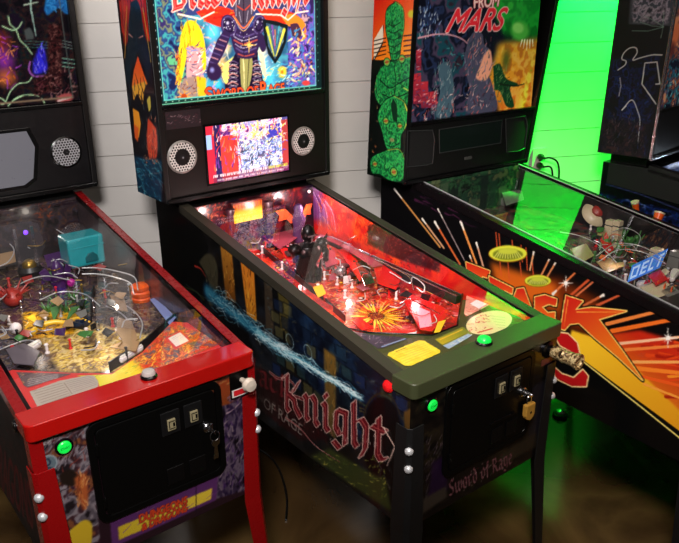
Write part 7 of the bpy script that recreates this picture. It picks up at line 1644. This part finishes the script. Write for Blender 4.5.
# ================================================================== the dark blue machine at the right edge
P4 = Pose(1.834, -0.729, 0.075, 0.033)
mat('panel_pinball_machine.003', (12, 9, 9), rough=0.4, grain=0.1)
matte = mat('matte_black_rail', (22, 21, 22), rough=0.55, grain=0.1)
k4 = machine('pinball_machine', 'dark blue pinball machine with white line art on its head, rightmost in the row', P4, 9.5, matte, black_metal, leg_black)
k = k4; R4 = k.root
backbox(k, z0=0.222, z1=1.06, split=0.40, frame_m=mat('black_head_paint', (15, 12, 12), rough=0.4), kl=0.03, kr=0.06)
def m4():
    A = Art(k.headleft, -1.365, -1.143, 0.002, 0.83, 0.0022, bg=(9, 9, 12))
    A.mottle([(610, 60), (660, 55), (646, 158), (602, 152)], [(8, 8, 18), (16, 26, 70), (10, 14, 36), (24, 40, 100), (10, 10, 20)], 40, 401, soft=12)
    A.mottle([(602, 118), (646, 124), (646, 160), (602, 154)], [(10, 8, 12), (36, 24, 30), (14, 12, 24), (50, 30, 34)], 22, 402, soft=12)
    A.poly([(632, -30), (682, -30), (670, 38), (628, 32)], (56, 60, 70), soft=3); A.mottle([(634, -30), (680, -30), (668, 24), (632, 22)], [(40, 44, 54), (110, 104, 120), (160, 150, 170), (60, 66, 80)], 20, 403, soft=5)
    A.poly([(628, 24), (670, 26), (668, 38), (626, 34)], (10, 12, 14))
    wl = (206, 206, 210)
    for L in ([(645, 16), (655, 21), (664, 27)], [(632, 31), (648, 31), (664, 27)], [(640, 22), (652, 26), (664, 27)], [(664, 12), (663, 27), (661, 38)]): A.line(L, 2.2, (120, 150, 140))
    A.line(spline([(618, 70), (625, 65), (626, 61), (622, 59), (624, 53), (630, 48), (636, 48), (637, 53), (633, 60), (640, 58), (652, 55), (662, 55)]), 4.5, wl)
    A.line([(657, 62), (645, 63), (642, 84), (656, 104)], 4.5, wl); A.line([(657, 62), (659, 76), (660, 84), (656, 84)], 4.5, wl); A.line([(620, 78), (621, 86), (619, 96)], 4.5, (150, 150, 170))
    A.line(spline([(622, 110), (632, 100), (638, 112), (640, 122), (638, 142)]), 5, (196, 196, 204), w1=2); A.line([(622, 110), (626, 106)], 5, wl)
    A.strokes([(606, 112), (650, 116), (646, 156), (604, 150)], 70, [(60, 50, 60), (30, 40, 90), (90, 70, 76), (20, 20, 30)], (8, 30), (2, 4), 404, ang=1.5, spread=0.5)
    A.sheet('head_side_art', matte_art, k.box)
    # bright steel edge down the front corner
    x0, x1, y0, y1, z0, z1, sp = k.bb
    m = MB(); m.box(x0-0.002, x0+0.006, y0-0.006, y0+0.006, z0, z1); k.warp(m).build('edge_trim', steel, k.box, bevel=0.001)
    m = MB(); m.box(x0, x1, y0-0.008, y0-0.002, z0-0.004, z0+0.006); k.warp(m).build('edge_trim', steel, k.box, bevel=0.001)
    A = Art(k.glassart, -0.05, 0.66, 0.414, 1.045, 0.004, bg=(24, 30, 40))
    A.mottle([(650, -60), (760, -60), (760, 130), (650, 130)], [(20, 24, 40), (40, 90, 100), (60, 40, 50), (150, 80, 50), (30, 40, 70), (196, 130, 90)], 40, 411)
    A.blob((676, 34), 46, 70, (196, 100, 60), edge=0.6); A.blob((672, 50), 30, 40, (90, 40, 36), 0.9, edge=0.6); A.strokes([(664, 70), (690, 70), (690, 108), (660, 108)], 60, [(60, 170, 170), (130, 210, 210), (30, 90, 110), (50, 70, 120)], (8, 26), (3, 6), 412)
    A.sheet('backglass', art_mat('dim_translite', rough=0.12, emit=0.42), k.box)
    # side: blue print low down, plain black panel above
    B = Art(k.left, -1.367, -0.012, -0.436, 0.19, 0.004, bg=(9, 9, 14)); B.mottle([(590, 190), (690, 215), (760, 260), (760, 330), (590, 300)], [(6, 6, 14), (14, 24, 70), (10, 14, 40), (20, 40, 110), (8, 8, 14)], 40, 421)
    B.blob((655, 213), 14, 14, (120, 160, 230), edge=0.9); B.line([(606, 184), (640, 194), (690, 214)], 4, (50, 60, 110)); B.strokes([(620, 196), (690, 215), (690, 235), (630, 215)], 40, [(50, 80, 170), (30, 40, 90), (120, 150, 210)], (8, 24), (2, 4), 422, ang=-0.1, spread=0.4)
    B.sheet('side_art', side_m, k.cabinet, hi=lambda a: min(k.g(max(BAR, -a)), k.g(HINGE))-0.013)
    g = k.g
    m = MB(); m.prism([(0.75, g(0.75)-0.10), (1.34, g(HINGE)-0.10), (1.34, g(HINGE)-0.013), (HINGE, g(HINGE)-0.013), (0.75, g(0.75)-0.013)], lambda p, q, d: (d, p, q), -0.004, -0.0008); m.build('hinge_plate', matte, R4, bevel=0.001)
    C = Art(k.field, 0.034, W-0.034, 0.06, 1.13, 0.005, bg=(60, 70, 90)); C.mottle([(640, 150), (900, 200), (1000, 420), (760, 320)], [(40, 50, 80), (120, 130, 160), (200, 210, 230), (60, 60, 80), (30, 30, 50)], 40, 423); pf = C.sheet('playfield', art_mat('playfield_print', rough=0.25, coat=0.4), R4); k.pf = pf
    for nm, O, U in (('inner_side_art', (W-0.033, 0, 0), (0, -1, 0)), ('inner_side_art', (0.033, 0, 0), (0, 1, 0))):
        s = Surf(P4, O, U, (0, 0, 1)); sg = -1 if U[1] < 0 else 1; D = Art(s, -1.13 if sg < 0 else 0.066, -0.066 if sg < 0 else 1.13, -0.06, 0.18, 0.008, bg=(24, 26, 40)); D.noise((40, 50, 90), 40, 424); D.sheet(nm, side_m, R4, lo=lambda a: -0.058+0.06*sg*a, hi=lambda a: g(sg*a)-0.011)
    s = Surf(P4, (0, 1.13, 0), (1, 0, 0), (0, 0, 1)); E = Art(s, 0.034, W-0.034, 0.005, 0.18, 0.006, bg=(40, 50, 80)); E.noise((110, 120, 160), 40, 425); E.sheet('backboard', side_m, R4)
    wht = mat('white_nylon', (226, 214, 214), rough=0.35); blue = mat('blue_plastic', (60, 120, 210), rough=0.25)
    for i in range(10):
        x, y = 0.08+0.045*i, 0.95+0.06*math.sin(i*1.7); z = -0.06+0.06*y
        MB().lathe([(0.007, 0.0005), (0.0045, 0.006), (0.0045, 0.024), (0.006, 0.028), (0, 0.029)], (x, y, z), (0, 0, 1), 10).build('post', wht, pf, smooth=True)
    for i in range(4): x, y = 0.12+0.1*i, 1.03; z = -0.06+0.06*y; MB().prism([(x, y), (x+0.06, y-0.02), (x+0.07, y+0.03), (x+0.01, y+0.05)], lambda a, b, d: (a, b, d), z+0.04, z+0.043).build('playfield_plastic', blue if i % 2 else wht, pf, bevel=0.0006)
    MB().prism([(0.034, 0.058), (W-0.034, 0.058), (W-0.034, 0.24), (0.42, 0.2), (0.15, 0.2), (0.034, 0.26)], lambda a, b, d: k.apron.at(a, b, d), -0.022, 0.0).build('apron', black_metal, R4, bevel=0.001)
    for x, y, p in ((0.15, 1.0, 0.5), (0.4, 1.0, 0.5), (0.3, 0.5, 0.3)): point('playfield_bulb_light', P4.world((x, y, g(y)-0.03)), p, (0.75, 0.85, 1.0), 0.012)
m4()
for x, d in ((0.0, -1), (W, 1)):
    m = MB(); m.lathe([(0.017, 0), (0.017, 0.004), (0.0135, 0.006), (0.0135, 0.010), (0, 0.0125)], (x, 0.09, -0.039), (d, 0, 0), 20); m.build('flipper_button', black_gloss, R4, smooth=True)
m = MB(); m.lathe([(0.026, 0), (0.026, 0.004), (0.009, 0.008), (0.006, 0.05), (0.016, 0.055), (0.016, 0.068), (0, 0.07)], (0.545, 0.012, -0.078), (0, -1, 0), 20); m.build('plunger', steel, R4, smooth=True)
# ================================================================== small things
DZ[0] = 0.0
def world_empty(name, label, cat, loc, group=None):
    o = bpy.data.objects.new(name, None); COL.objects.link(o); o.location = loc; o.empty_display_size = 0.05; tag(o, label, cat, group); return o
class LB(MB):
    """mesh given in world points, stored relative to its thing's own origin."""
    def __init__(s, o): super().__init__(); s.o = o
    def build(s, *a, **k):
        L = s.o.location; s.v = [(x-L[0], y-L[1], z-L[2]) for x, y, z in s.v]; return super().build(*a, **k)

# wall outlet with two black plugs
Nn = Vector(-WN); Tt = Vector(WT); Zz = Vector((0, 0, 1))
c = Vector(wall_pt(538.5, 160.5))
outlet = world_empty('wall_outlet', 'white wall outlet behind the second machine from the right', 'outlet', c+Nn*0.0005)
m = LB(outlet); m.prism(rrect(-0.036, 0.036, -0.058, 0.058, 0.006), lambda p, q, d: c+Tt*p+Zz*q+Nn*d, 0.0006, 0.006); pl = m.build('cover_plate', mat('outlet_ivory', (196, 190, 176), rough=0.35), outlet, bevel=0.0015)
for q0 in (-0.020, 0.020):
    m = LB(outlet); m.prism(rrect(-0.017, 0.017, q0-0.014, q0+0.014, 0.007), lambda p, q, d: c+Tt*p+Zz*q+Nn*d, 0.0055, 0.0075); so = m.build('socket', mat('outlet_ivory_face', (180, 174, 160), rough=0.35), outlet, bevel=0.0008)
    m = LB(outlet); m.cyl(c+Zz*(q0*3.2 if False else 0)+Nn*0.0055, c+Nn*0.0072, 0.003, seg=10)
m = LB(outlet); m.cyl(c+Nn*0.0055, c+Nn*0.0070, 0.003, seg=10); m.build('screw', steel, outlet, smooth=True)
for q0, lab, ext in ((0.020, 'black plug in the upper socket with a cord looping down', 0.075), (-0.020, 'black plug in the lower socket with a short hanging cord', 0.045)):
    b = c+Zz*q0+Nn*0.0082
    pw = world_empty('power_plug', lab, 'plug', b)
    m = LB(pw); m.lathe([(0.014, 0), (0.015, 0.004), (0.014, 0.018), (0.010, 0.026), (0.006, 0.038), (0.0045, 0.046)], b, Nn, 14); m.build('plug_body', black_gloss, pw, smooth=True)
    e = b+Nn*0.044
    L = [e, e+Nn*0.018+Tt*0.02+Zz*0.004, e+Nn*0.02+Tt*ext*0.75-Zz*0.02, e+Nn*0.012+Tt*ext-Zz*0.09, e+Tt*ext*1.02-Zz*0.22, e-Nn*0.01+Tt*ext*0.9-Zz*0.5]
    fl = Vector((L[-1].x, L[-1].y, 0.0045)); L += [fl+Zz*0.25, fl+Zz*0.05+Tt*0.01, fl+Tt*0.05, fl+Tt*0.10]
    if q0 < 0:      # the lower one feeds the machine in front of it
        j = Vector(P3.world((0.50, REAR+0.004, -0.12))); L = L[:4]+[e+Tt*ext*0.6-Zz*0.16, j+Vector((0.02, 0.03, 0.02)), j]
    m = LB(pw); m.tube(spline([tuple(p) for p in L], 8), 0.0042, 8); m.build('cord', black_gloss, pw, smooth=True)

# brass padlock on the middle machine's coin door
def hang(pose, P): return Vector(pose.world(P))
q = k2.front.px(522, 411); b = hang(P2, (0.447, -0.012, -0.228))
lockp = world_empty('padlock', 'brass padlock hanging from the coin door of the olive machine', 'padlock', b)
m = LB(lockp); m.prism([(-0.016, -0.012), (-0.012, -0.02), (0, -0.026), (0.012, -0.02), (0.016, -0.012), (0.016, 0.016), (-0.016, 0.016)], lambda x, z, d: (b.x+x*1.2, b.y+d, b.z+z*1.25), -0.009, 0.006); bo = m.build('lock_body', brass, lockp, bevel=0.002)
m = LB(lockp); m.cyl((b.x, b.y-0.0095, b.z-0.006), (b.x, b.y-0.0089, b.z-0.006), 0.004, seg=12); m.build('keyhole', black_gloss, bo, smooth=True)
m = LB(lockp); m.tube(spline([(b.x-0.010, b.y, b.z+0.014), (b.x-0.010, b.y, b.z+0.032), (b.x-0.006, b.y, b.z+0.042), (b.x, b.y, b.z+0.045), (b.x+0.006, b.y, b.z+0.042), (b.x+0.010, b.y, b.z+0.032), (b.x+0.010, b.y, b.z+0.014)], 5), 0.0026, 8); m.build('shackle', steel, lockp, smooth=True)
m = MB(); DZ[0] = ZF; m.tube(spline([(0.436, 0.002, -0.176), (0.440, -0.016, -0.178), (0.447, -0.018, -0.184), (0.452, -0.014, -0.181), (0.450, 0.002, -0.178)], 5), 0.0024, 8); m.build('door_hasp', steel, k2.door_frame, smooth=True); DZ[0] = 0

# keys in the red machine's coin door
b = hang(P1, (0.432, -0.006, -0.172))
ks = world_empty('key_ring', 'steel keys hanging from the coin door lock of the red machine', 'keys', b)
def kp(x, y, z): return (b.x+x, b.y+y, b.z+z)
m = LB(ks); m.prism([(-0.002, -0.004), (0.002, -0.004), (0.002, 0.004), (-0.002, 0.004)], lambda x, z, d: kp(x, d, z), -0.012, -0.0005); m.lathe([(0.0105, 0), (0.0115, 0.001), (0.0105, 0.0025), (0, 0.0025)], kp(0, -0.016, 0), (1, 0, 0.3), 16); m.build('key', steel, ks, smooth=True)
m = LB(ks); m.tube([kp(0.004+0.013*math.cos(a), -0.02+0.003*math.sin(a), -0.014+0.013*math.sin(a)) for a in np.linspace(0, 2*math.pi, 20)], 0.0013, 6); m.build('split_ring', steel, ks, smooth=True)
for x, t in ((0.002, 0.05), (0.010, -0.16)):
    m = LB(ks); P = [(-0.010, -0.024), (0.010, -0.024), (0.011, -0.036), (0.004, -0.044), (0.004, -0.078), (0.0, -0.082), (-0.004, -0.078), (-0.004, -0.070), (-0.002, -0.066), (-0.004, -0.060), (-0.004, -0.044), (-0.011, -0.036)]
    m.prism([(px*math.cos(t)-pz*math.sin(t)*1.0+x, px*math.sin(t)+pz*math.cos(t)) for px, pz in P], lambda u, v, d: kp(u, d, v), -0.0215-x*0.2, -0.0195-x*0.2); m.build('key', steel, ks, bevel=0.0004)

# cord on the floor under the olive machine, and a lone leg leveler foot
pts = [floor_pt(u, v, 0.005) for u, v in ((196, 428), (220, 440), (246, 446), (264, 452), (276, 464), (283, 480), (287, 500), (286, 520))]
o = world_empty('loose_cable', 'thin dark cord lying on the floor under the olive machine', 'cable', tuple(pts[0]))
m = LB(o); m.tube(spline([tuple(p) for p in pts], 8), 0.0045, 8); m.build('cord', black_gloss, o, smooth=True)
p = floor_pt(560, 416, 0.001)
o = world_empty('leveler_foot', 'small round black leg leveler foot with chrome top on the floor', 'leveler foot', (p[0], p[1], 0.0005))
m = LB(o); m.lathe([(0.030, 0.0), (0.034, 0.004), (0.032, 0.014), (0.020, 0.02), (0, 0.02)], (p[0], p[1], 0.0005), (0, 0, 1), 20); m.build('rubber_pad', rubber, o, smooth=True)
m = LB(o); m.lathe([(0.020, 0.0195), (0.018, 0.028), (0.008, 0.034), (0, 0.034)], (p[0], p[1], 0.0005), (0, 0, 1), 18); m.build('chrome_cap', steel, o, smooth=True, label='chrome cap')
